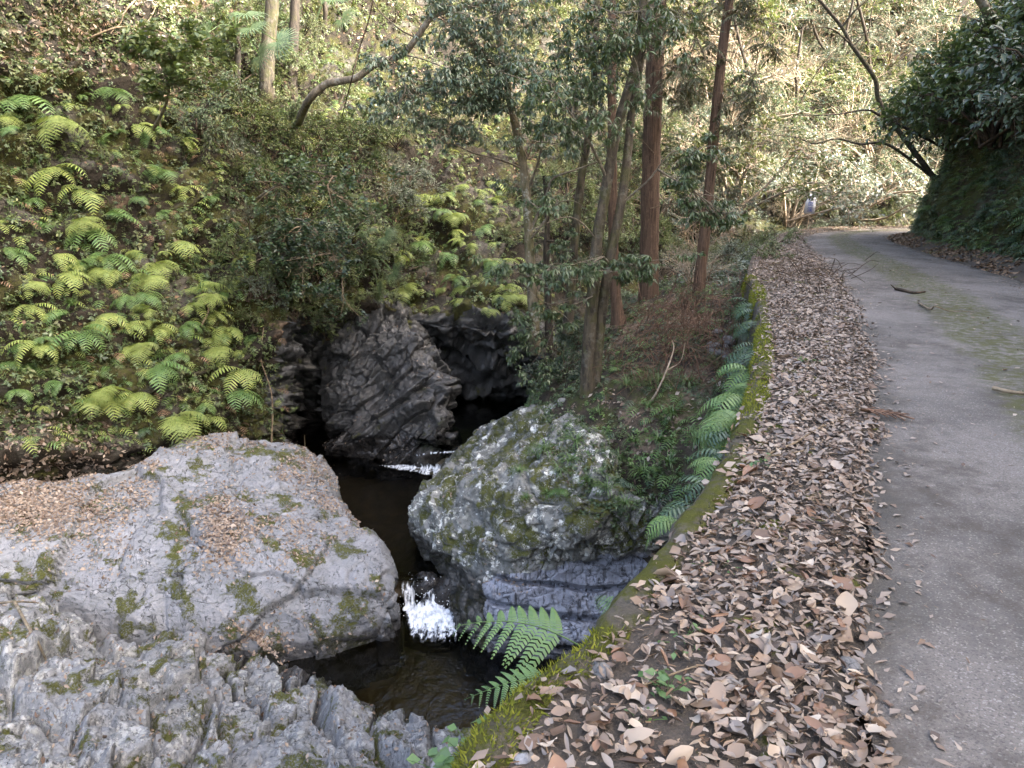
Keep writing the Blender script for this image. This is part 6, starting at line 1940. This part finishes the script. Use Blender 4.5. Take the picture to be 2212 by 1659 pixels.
def palm(base, fans, label, trunk=None):
    e = bpy.data.objects.new('fan_palm', None)
    COL.objects.link(e)
    e.location = base
    tag(e, label, 'palm')
    if trunk is not None:
        V, F = wobble_tube(smooth_path([base - np.array([0, 0, .2]), (base + trunk) / 2 + np.array([.05, 0, 0]), trunk], 16), 0.07, 10, 3, 0.12)
        link('trunk', make_mesh('palm_trunk', V - base, F, True, [L['dark_bark']]), e)
    hub = (trunk if trunk is not None else base)
    for k, (u, v, Y, size, face) in enumerate(fans):
        c_ = PY(u, v, Y)
        V, F = tube(smooth_path([hub - base, (hub + c_) / 2 - base + np.array([0, 0, 0.12]), c_ - base], 8), 0.008, 4)
        s_ = link('stalk', make_mesh('palm_stalk', V, F, True, [L['sedge']]), e)
        f = link('leaf', FAN[k % 3], e, c_ - base)
        f.scale = (size,) * 3
        d_ = c_ - hub
        f.rotation_euler = (face, 0.35, math.atan2(d_[1], d_[0]))


p0 = surf_at_hill(800, 545)[0]
palm(p0, [(832, 512, p0[1] - .7, .62, 0.9), (850, 590, p0[1] - .8, .6, 1.2), (818, 630, p0[1] - .7, .55, 1.4), (765, 545, p0[1] - .7, .5, .8), (790, 500, p0[1] - .5, .55, .3), (780, 590, p0[1] - .8, .5, 1.0)], 'low fan palm with starry leaves beside the hanging ferns')
p0 = surf_at_hill(510, 170)[0]
palm(p0, [(470, 20, p0[1] - .5, .9, .4), (530, 30, p0[1] - .6, .9, .2), (600, 90, p0[1] - .8, .9, .9), (560, 120, p0[1] - .9, .8, 1.1), (450, 70, p0[1] - .7, .8, .9), (500, -10, p0[1] - .3, .9, 0), (540, 60, p0[1] - .9, .8, .5)], 'fan palm with dark fronds between the cliff top trunks', PY(510, 60, p0[1] - .1))
p0 = surf_at_hill(700, 60)[0]
palm(p0, [(660, -10, p0[1] - .5, .9, .4), (720, 0, p0[1] - .6, .9, .2), (740, 40, p0[1] - .8, .9, .9), (690, 30, p0[1] - .9, .8, 1.1)], 'fan palm high on the sunlit hillside at the frame top', PY(700, 0, p0[1] - .1))

# ------------------------------------------------------------------ falling water
LIP = -4.60
C = np.array([
    [(-1.86, 11.12, LIP), (-1.65, 11.12, LIP), (-1.42, 11.1, LIP), (-1.2, 11.12, LIP)],
    [(-1.85, 10.98, LIP - .02), (-1.65, 10.97, LIP - .02), (-1.42, 10.95, LIP + .03), (-1.2, 10.98, LIP - .01)],
    [(-1.84, 10.84, LIP - .12), (-1.64, 10.83, LIP - .14), (-1.40, 10.82, LIP - .05), (-1.15, 10.84, LIP - .12)],
    [(-1.82, 10.74, LIP - .30), (-1.62, 10.72, LIP - .33), (-1.36, 10.68, LIP - .26), (-1.06, 10.72, LIP - .30)],
    [(-1.80, 10.62, -4.96), (-1.58, 10.58, -4.95), (-1.28, 10.54, -4.95), (-0.96, 10.56, -4.97)],
    [(-1.74, 10.40, -4.965), (-1.48, 10.34, -4.95), (-1.16, 10.28, -4.955), (-0.86, 10.34, -4.975)],
    [(-1.66, 10.08, -4.975), (-1.36, 9.98, -4.965), (-1.04, 9.94, -4.965), (-0.78, 10.1, -4.98)],
    [(-1.60, 9.62, -4.99), (-1.30, 9.46, -4.985), (-1.00, 9.44, -4.985), (-0.72, 9.66, -4.99)],
])
P = loft(C, 150, 90)
N = gnormals(P)
if N[60, 40, 2] < 0:
    N = -N
rr = np.linspace(0, 1, 150)[:, None]
cc = np.linspace(0, 1, 90)[None]
rowv = rr * 7
P = P + N * ((0.03 * fbm(P * np.array([3, 3, 1]), 5, 4, seed=140) + 0.025 * fbm(P, 12, 3, seed=141)) * sstep(0.8, 2.0, rowv))[..., None]
edge = sstep(0, 0.14, cc + 0.1 * fbm(P, 4, 3, seed=142)) * sstep(1, 0.84, cc + 0.1 * fbm(P, 4, 3, seed=143))
foam = np.interp(rowv[:, 0], [0, 1, 1.8, 2.6, 3.6, 4.2, 5.2, 6.2, 7], [-0.4, 0.1, 0.42, 0.4, 0.6, 0.95, 0.75, 0.35, -0.25])[:, None] + (edge - 1) * 0.8
gap = np.exp(-((cc - 0.52) / 0.12) ** 2) * np.exp(-((rowv - 2.3) / 0.9) ** 2)
foam = foam - gap * 0.55
o = link('waterfall', make_mesh('waterfall', P.reshape(-1, 3), gfaces(150, 90), True, [M['foam']], {'foam': np.broadcast_to(foam, (150, 90))}))
tag(o, 'small white waterfall pouring between slab and boulder into the lower pool', 'waterfall')
# drops thrown up by the fall
n = 160
drop = []
ic = np.array([(1, 0, 0), (-1, 0, 0), (0, 1, 0), (0, -1, 0), (0, 0, 1), (0, 0, -1)], float)
icf = np.array([(0, 2, 4), (2, 1, 4), (1, 3, 4), (3, 0, 4), (2, 0, 5), (1, 2, 5), (3, 1, 5), (0, 3, 5)])
dp = np.stack([RNG.uniform(-1.8, -0.9, n), RNG.uniform(10.2, 10.95, n), np.zeros(n)], -1)
dp[:, 2] = np.interp(dp[:, 1], [10.2, 10.6, 10.95], [-4.95, -4.85, -4.6]) + np.abs(RNG.normal(0, 0.07, n))
t = NT('water_drops')
M['drops'] = t.fin((0.85, 0.88, 0.92), 0.2, None, 0.6)
V, F = place([(ic, icf)], dp, frames(RNG.normal(0, 1, (n, 3)), RNG.uniform(0, 6, n)), RNG.uniform(0.003, 0.009, n), np.zeros(n, int))
tag(link('spray', make_mesh('spray', V, F, True, [M['drops']])), 'white drops thrown up by the waterfall', kind='stuff')

C = np.array([
    [PZ(1005, 968, -4.10), PZ(975, 972, -4.10), PZ(930, 975, -4.14), PZ(880, 985, -4.3)],
    [PZ(1000, 978, -4.16), PZ(968, 980, -4.14), PZ(925, 983, -4.2), PZ(872, 992, -4.42)],
    [PZ(990, 990, -4.34), PZ(962, 993, -4.34), PZ(918, 996, -4.40), PZ(862, 1000, -4.55)],
    [PZ(985, 1008, -4.59), PZ(955, 1010, -4.59), PZ(910, 1008, -4.59), PZ(850, 1004, -4.60)],
    [PZ(975, 1018, -4.605), PZ(945, 1024, -4.605), PZ(905, 1018, -4.605), PZ(830, 1006, -4.605)],
    [PZ(965, 1030, -4.61), PZ(935, 1036, -4.61), PZ(895, 1024, -4.61), PZ(800, 1008, -4.61)],
])
P = loft(C, 80, 110)
N = gnormals(P)
if N[40, 50, 2] < 0:
    N = -N
rowv = np.linspace(0, 5, 80)[:, None]
cc = np.linspace(0, 1, 110)[None]
P = P + N * (0.03 * fbm(P * np.array([1, 1, .4]), 6, 4, seed=145) * sstep(0, 1, rowv))[..., None]
foam = np.interp(rowv[:, 0], [0, 0.6, 1.2, 2.2, 3.0, 3.6, 4.4, 5], [0.1, 0.3, -0.05, 0.02, 0.5, 0.6, 0.25, -0.3])[:, None] - 0.25 * sstep(0.75, 1.0, cc) * (rowv < 2.6)
foam = foam + 0.1 * fbm(P, 3, 3, seed=146)
o = link('cascade', make_mesh('cascade', P.reshape(-1, 3), gfaces(80, 110), True, [M['foam']], {'foam': np.broadcast_to(foam, (80, 110))}))
tag(o, 'low white cascade running from the upper pool into the middle pool', 'cascade')


def stone(name, loc, size, mat, label, seed, cat='rock', group=None, squash=0.7):
    bm_n = 14
    th = np.linspace(0, np.pi, bm_n)
    ph = np.linspace(0, 2 * np.pi, 20, endpoint=False)
    Pn = np.stack([np.sin(th)[:, None] * np.cos(ph)[None], np.sin(th)[:, None] * np.sin(ph)[None], np.cos(th)[:, None] * np.ones(20)[None]], -1)
    w1, w2, wid = worley(Pn + seed * 3.1, 1.1, seed)
    r_ = 1 + 0.3 * fbm(Pn + seed * 7.7, 1.2, 3, seed=seed) + 0.25 * (wid - 0.5)
    Pn = Pn * r_[..., None] * np.array(size)
    i = np.arange(bm_n * 20).reshape(bm_n, 20)
    j = np.roll(i, -1, 1)
    F = np.stack([i[:-1], i[1:], j[1:], j[:-1]], -1).reshape(-1, 4)
    o = link(name, make_mesh(name, Pn.reshape(-1, 3), F, True, [mat]), None, loc)
    o.rotation_euler = (0, 0, seed)
    return tag(o, label, cat, group)


stone('stream_boulder', (-1.40, 10.95, -4.78), (0.26, 0.22, 0.22), M['wet_rock'], 'dark wet stone splitting the top of the waterfall', 3)
stone('stream_boulder', (-0.90, 10.9, -4.85), (0.28, 0.45, 0.38), M['wet_rock'], 'dark rock beside the waterfall under the mossy face', 5)
stone('stream_boulder', tuple(PZ(925, 992, -4.5) + np.array([0, .12, 0])), (0.45, 0.3, 0.28), M['wet_rock'], 'wet hump of rock under the low cascade', 7)
stone('stream_boulder', tuple(PZ(1000, 985, -4.3)), (0.3, 0.3, 0.22), M['wet_rock'], 'brown stone at the boulder end of the cascade', 9)
stone('stream_boulder', tuple(PZ(975, 950, -4.2)), (0.3, 0.25, 0.2), M['wet_rock'], 'small stone where the upper pool spills over', 11)
for k in range(14):
    u, v = 1550 + RNG.uniform(-32, 28), 755 + RNG.uniform(-26, 26)
    p = surf_at(SLO_P, SLO_N, u, v)[0]
    stone('stone', tuple(p + np.array([0, 0, RNG.uniform(0, .12)])), (RNG.uniform(.07, .13), RNG.uniform(.06, .1), RNG.uniform(.05, .08)), M['boulder'], '%s grey stone in the heap at the wall foot' % ('angular' if k % 2 else 'rounded'), 20 + k, 'stone', 'stones heaped at the wall foot')
for k, (u, v, lab) in enumerate([(1130, 1600, 'pale pebble at the wall end near the frame bottom'), (1132, 1645, 'white pebble at the frame bottom'), (1300, 1450, 'grey stone lying by the moss near the big frond'), (1450, 1310, 'angular grey stone on bare earth of the verge'), (1500, 1270, 'small dark stone on bare earth of the verge'), (1640, 960, 'pale stone on the mossy wall top'), (1610, 905, 'white stone at the wall top beyond the lush ferns'), (1760, 1450, 'flat dark stone at the road edge'), (1835, 1440, 'flat stone on the road')]):
    p = PZ(u, v, 0.03)
    s_ = 0.018 + 0.008 * (k % 3)
    stone('pebble', tuple(p), (s_ * 1.4, s_, s_ * .7), M['slab_rock'] if k in (0, 1, 5, 6) else M['boulder'], lab, 50 + k, 'stone')

# ------------------------------------------------------------------ bramble heap, sticks
c0 = surf_at(SLO_P, SLO_N, 1480, 745)[0]
parts = []
for i in range(420):
    a = RNG.uniform(0, 6.28)
    q = c0 + np.array([RNG.normal(0, .62), RNG.normal(0, 1.25), 0])
    k = ((SLO_P.reshape(-1, 3)[::7, :2] - q[:2]) ** 2).sum(1).argmin()
    q[2] = SLO_P.reshape(-1, 3)[::7][k, 2] + 0.02
    l = RNG.uniform(0.35, 1.0)
    d_ = np.array([math.cos(a), math.sin(a), 0])
    h_ = RNG.uniform(0.15, 0.6)
    pts = [q - d_ * l / 2, q - d_ * l / 5 + np.array([0, 0, h_ * .8]) + RNG.normal(0, .08, 3), q + d_ * l / 5 + np.array([0, 0, h_]) + RNG.normal(0, .08, 3), q + d_ * l / 2 + np.array([0, 0, h_ * RNG.uniform(0, .8)])]
    parts.append(tube(smooth_path(pts, 9), np.linspace(0.007, 0.003, 9) * RNG.uniform(.6, 1.3), 3))
V, F = merge(parts)
o = link('bramble_heap', make_mesh('bramble_heap', V, F, True, [L['bramble']]))
tag(o, 'tangled heap of dry brown bramble canes between wall and cedars', 'brambles', kind='stuff')


def stick(name, pts, r0, r1, mat, label, sides=None, k=6, group=None):
    V, F = wobble_tube(smooth_path(pts, 24), np.linspace(r0, r1, 24), k, 5, 0.12)
    e = link(name, make_mesh(name, V, F, True, [mat]))
    tag(e, label, 'stick', group)
    for (p2, a, b) in (sides or []):
        V, F = wobble_tube(smooth_path(p2, 12), np.linspace(a, b, 12), 5, 6, 0.12)
        link('side_twig', make_mesh('side_twig', V, F, True, [mat]), e)
    return e


def blk(u, v, lift=0.06):
    p = surf_at(BLK_P, BLK_N, u, v)[0]
    return p + np.array([0, 0, lift])


stick('fallen_branch', [blk(40, 1318, .12), blk(62, 1360, .08), blk(85, 1400, .05), blk(98, 1428, .02)], 0.022, 0.012, L['grey_bark'], 'forked bare branch lying on the fractured bedrock', [([blk(-30, 1322, .1), blk(40, 1318, .12), blk(92, 1318, .1)], 0.02, 0.007), ([blk(90, 1408, .05), blk(110, 1415, .05), blk(135, 1424, .03)], 0.01, 0.004)])
RZ = lambda u, v, z=0.05: PZ(u, v, z)
stick('fallen_stick', [RZ(1935, 624), RZ(1955, 628), RZ(1975, 632), RZ(1998, 630)], 0.028, 0.014, L['twig_dark'], 'thick dark stick on the mossy crown of the road', [([RZ(1935, 624), RZ(1928, 618, .12), RZ(1924, 615, .15)], 0.012, 0.004)])
stick('fallen_stick', [RZ(1985, 655), RZ(2010, 668, .06), RZ(2020, 662, .12), RZ(2050, 672)], 0.014, 0.006, L['twig'], 'thin kinked twig nearer on the mossy crown', [([RZ(2050, 672), RZ(2075, 672, .04), RZ(2105, 674, .04)], 0.006, 0.003)])
stick('fallen_stick', [RZ(2145, 838), RZ(2180, 846), RZ(2230, 852)], 0.016, 0.01, L['twig'], 'stick on the moss entering from the picture edge', [])
stick('fallen_stick', [RZ(1660, 980), RZ(1720, 955, .07), RZ(1760, 930, .06), RZ(1845, 890, .05)], 0.009, 0.004, L['twig'], 'long pale twig slanting across the litter to the road', [([RZ(1760, 930, .06), RZ(1785, 915, .06), RZ(1830, 905, .05)], 0.004, 0.002)])
stick('fallen_stick', [RZ(1620, 985), RZ(1690, 982, .06), RZ(1760, 968, .06)], 0.008, 0.004, L['twig'], 'shorter pale twig under the long one in the litter', [])
stick('cedar_sprig', [RZ(1865, 885, .05), RZ(1920, 890, .05), RZ(1975, 905, .04)], 0.012, 0.006, L['bramble'], 'rusty dead cedar sprig lying on the road edge', [([RZ(1865 + i * 9, 886 + i * 1.2, .05), RZ(1880 + i * 9, 882 + i * 1.5 + (8 if i % 2 else 0), .05), RZ(1892 + i * 9, 880 + i * 1.8 + (16 if i % 2 else 0), .03)], 0.008, 0.003) for i in range(9)])
stick('fallen_stick', [RZ(1590, 1530, .05), RZ(1680, 1600, .03), RZ(1740, 1650, .04)], 0.003, 0.002, L['twig_dark'], 'thin dark twig near the frame bottom', [([RZ(1680, 1600, .03), RZ(1720, 1580, .05), RZ(1760, 1575, .05)], 0.002, 0.001)])
stick('fallen_stick', [RZ(1640, 1470, .06), RZ(1710, 1490, .05), RZ(1760, 1440, .05)], 0.003, 0.002, L['twig_dark'], 'fine forked twig by the road edge', [([RZ(1710, 1490, .05), RZ(1700, 1530, .04), RZ(1660, 1560, .03)], 0.002, 0.001)])
stick('fallen_stick', [RZ(1730, 1060, .05), RZ(1770, 1075, .04), RZ(1800, 1110, .03)], 0.008, 0.004, L['twig'], 'stubby twig at the road edge halfway along', [])
stick('fallen_stick', [RZ(1390, 1480, .05), RZ(1500, 1440, .05), RZ(1580, 1430, .05)], 0.0035, 0.002, L['twig'], 'slender twig over near litter by the frond', [])
parts = []
for i in range(60):
    c_ = RZ(1745 + RNG.normal(0, 45), 600 + RNG.normal(0, 14), 0.03)
    a = RNG.uniform(0, 6.28)
    l = RNG.uniform(.3, .9)
    d_ = np.array([math.cos(a) * l, math.sin(a) * l, RNG.uniform(.0, .3)])
    parts.append(tube(smooth_path([c_, c_ + d_ * .5 + RNG.normal(0, .07, 3) + np.array([0, 0, .1]), c_ + d_], 7), np.linspace(.008, .003, 7), 3))
V, F = merge(parts)
V[:, 2] = np.maximum(V[:, 2], 0.02)
tag(link('twig_pile', make_mesh('twig_pile', V, F, True, [L['twig_dark']])), 'pile of thin dark twigs at the verge toward the bend', 'twigs', kind='stuff')
# bare slanting stem on the slope
q = surf_at(SLO_P, SLO_N, 1400, 868)[0]
stick('bare_stem', [q, PY(1420, 845, q[1] - .1), PY(1440, 800, q[1] - .1), PY(1455, 755, q[1]), PY(1452, 735, q[1])], 0.022, 0.008, L['twig_pale'], 'pale bare stem standing before the bramble heap', [([PY(1440, 800, q[1] - .1), PY(1470, 780, q[1]), PY(1480, 740, q[1])], 0.01, 0.004)])
q = surf_at(SLO_P, SLO_N, 1540, 775)[0]
stick('fallen_branch', [q + np.array([0, 0, .1]), PY(1555, 745, q[1] + .2), PY(1570, 720, q[1] + .4)], 0.04, 0.025, L['mossy_bark'], 'mossy broken branch leaning on the stone heap', [])
# bare twigs on the cliff
CT = [([(290, 0), (270, 40), (265, 60), (230, 80)], 'forked bare stem at the top of the cliff'), ([(200, 90), (250, 75), (300, 50), (330, 10)], 'dark root-like branch crossing the upper cliff'), ([(330, 280), (345, 225), (365, 205), (352, 150)], 'thin pale stem curving up among leaves on the upper cliff'), ([(500, 480), (530, 510), (555, 545)], 'fallen pole wedged in the cliff above the cave'), ([(425, 700), (440, 670), (438, 640), (420, 610)], 'curved pale creeper on the mid cliff'), ([(585, 980), (580, 860), (575, 780), (570, 720)], 'dangling creeper at the cliff corner'), ([(660, 1000), (658, 940)], 'thin root hanging in the cave')]
for pts, lab in CT:
    pp = [surf_at_hill(u, v) for u, v in pts]
    stick('bare_stem', [a + b * 0.15 for a, b in pp] if len(pp) > 2 else [PY(u, v, 15.5) for u, v in pts], 0.02 if len(pp) > 2 else .006, 0.008 if len(pp) > 2 else .004, L['twig'], lab, [])

# leafy bough reaching over the upper left cliff
def bough(u, v, Y, pts, blobs, mat, label, per=60, ll=0.12, sd=1, tm=None, group=None):
    base = surf_at_hill(u, v)[0]
    path = smooth_path([base] + [PY(*q) for q in pts], 24)
    e = build_tree('leafy_bough', label, 'branch', [(path, 0.035, 0.012)], L['grey_bark'], [], can_fn(blobs, per, ll, sd, tm), mat, group, 0.0, L['twig'])
    return e


SPR2 = [sprig(50 + i, 8, leaf2(0.3, 0.06, 0.1), 0.2) for i in range(4)]
bough(330, 290, 15, [(360, 220, 14.4), (370, 150, 14.0), (400, 90, 13.8)], [(350, 110, 13.8, 60, 30, .4, 1), (400, 150, 13.7, 70, 40, .5, 1.3), (440, 110, 13.9, 60, 30, .4, 1), (380, 200, 13.8, 50, 30, .4, .8), (310, 90, 13.9, 40, 20, .3, .5)], L['mid'], 'leafy bough with fresh round leaves on the upper cliff', 75, 0.26, 3, SPR2)
bough(560, 430, 16, [(600, 400, 15.6), (650, 370, 15.2), (720, 380, 14.9)], [(620, 390, 15.2, 70, 35, .4, 1.2), (700, 400, 14.9, 70, 40, .4, 1.2), (760, 440, 14.8, 60, 40, .4, 1), (580, 450, 15.2, 60, 30, .4, .8)], L['glossy'], 'long evergreen bough hanging before the cave shrubs', 90, 0.2, 4, SPR2)
bough(640, 470, 16, [(660, 480, 15.5), (700, 520, 15.2), (730, 580, 15.0)], [(660, 500, 15.2, 60, 40, .4, 1.2), (710, 560, 15.0, 60, 50, .4, 1.2), (640, 590, 15.2, 50, 50, .4, 1.2), (740, 640, 15.2, 50, 40, .4, .8), (600, 540, 15.0, 50, 40, .4, .8)], L['glossy_dark'], 'dark evergreen bough drooping over the first cave', 90, 0.2, 5, SPR2)

# ------------------------------------------------------------------ sign at the bend
base = PZ(1742, 497, 0.03)
e = bpy.data.objects.new('road_sign', None)
COL.objects.link(e)
e.location = base
e.rotation_euler = (0, math.radians(3.5), math.radians(-22))
tag(e, 'white signboard with three blue characters on a thin stake', 'sign')
t = NT('sign_white')
nz_ = t.noise(t.pos(), 9, 4)
M['sign_white'] = t.fin(t.mix(nz_, (0.78, 0.78, 0.8), (0.68, 0.68, 0.7)), 0.45)
t = NT('sign_blue')
M['sign_blue'] = t.fin((0.04, 0.06, 0.28), 0.5)
Yd = base[1]
px = Yd / FPX * 1.0
hb_, hw_ = 73 * px * 1.03, 21 * px
z0 = 34 * px
V = np.array([(x, y, z) for x in (-hw_ / 2, hw_ / 2) for y in (-0.012, 0.012) for z in (z0, z0 + hb_ * 0.55)])
hb2 = 40 * px
V = np.array([(x, y, z) for x in (-hw_ / 2, hw_ / 2) for y in (-0.012, 0.012) for z in (z0, z0 + hb2)])
F = np.array([(0, 1, 3, 2), (4, 6, 7, 5), (0, 4, 5, 1), (2, 3, 7, 6), (0, 2, 6, 4), (1, 5, 7, 3)])
link('board', make_mesh('sign_board', V, F, False, [M['sign_white']]), e)
V, F = tube(np.array([(0.0, 0.03, -0.3), (0.0, 0.03, z0 * .5), (0.0, 0.03, z0 + hb2 * .9)]), 0.017, 8)
link('stake', make_mesh('sign_stake', V, F, True, [L['twig_pale']]), e)
chs = '\u767e\u9593\u6e13'
for k, ch in enumerate(chs):
    cu = bpy.data.curves.new('character', 'FONT')
    cu.body = ch
    cu.size = hb2 * 0.27
    cu.align_x = 'CENTER'
    cu.extrude = 0.001
    cu.offset = 0.001
    cu.materials.append(M['sign_blue'])
    c = link('character', cu, e)
    c.rotation_euler = (math.pi / 2, 0, 0)
    c.location = (0, -0.0145, z0 + hb2 * (0.70 - 0.295 * k))
    bpy.context.view_layer.update()
    me = bpy.data.meshes.new_from_object(c.evaluated_get(bpy.context.evaluated_depsgraph_get()))
    m2 = link('character', me, e)
    m2.rotation_euler = c.rotation_euler
    m2.location = c.location
    bpy.data.objects.remove(c)
    m2.name = 'character'

# ------------------------------------------------------------------ labels: things that still share one are told apart by their order
from collections import defaultdict
bpy.context.view_layer.update()
shared = defaultdict(list)
for o in SC.objects:
    if o.parent is None and 'category' in o and 'label' in o:
        shared[o['label']].append(o)
ORD = ['first', 'second', 'third', 'fourth', 'fifth', 'sixth', 'seventh', 'eighth', 'ninth', 'tenth', 'eleventh', 'twelfth', 'thirteenth', 'fourteenth', 'fifteenth', 'sixteenth']
for lab, obs in shared.items():
    n = len(obs)
    if n < 2:
        continue
    obs.sort(key=lambda o: float(proj(np.array(o.matrix_world.translation))[0]))
    for k, o in enumerate(obs):
        if n == 2:
            sfx = ('the left one', 'the right one')[k]
        elif k == 0:
            sfx = 'leftmost of these'
        elif k == n - 1:
            sfx = 'rightmost of these'
        elif n == 3:
            sfx = 'middle one'
        else:
            sfx = '%s from left' % ORD[min(k, 15)]
        words_ = lab.split()
        sw = sfx.split()
        if len(words_) + len(sw) <= 16:
            o['label'] = lab + ', ' + sfx
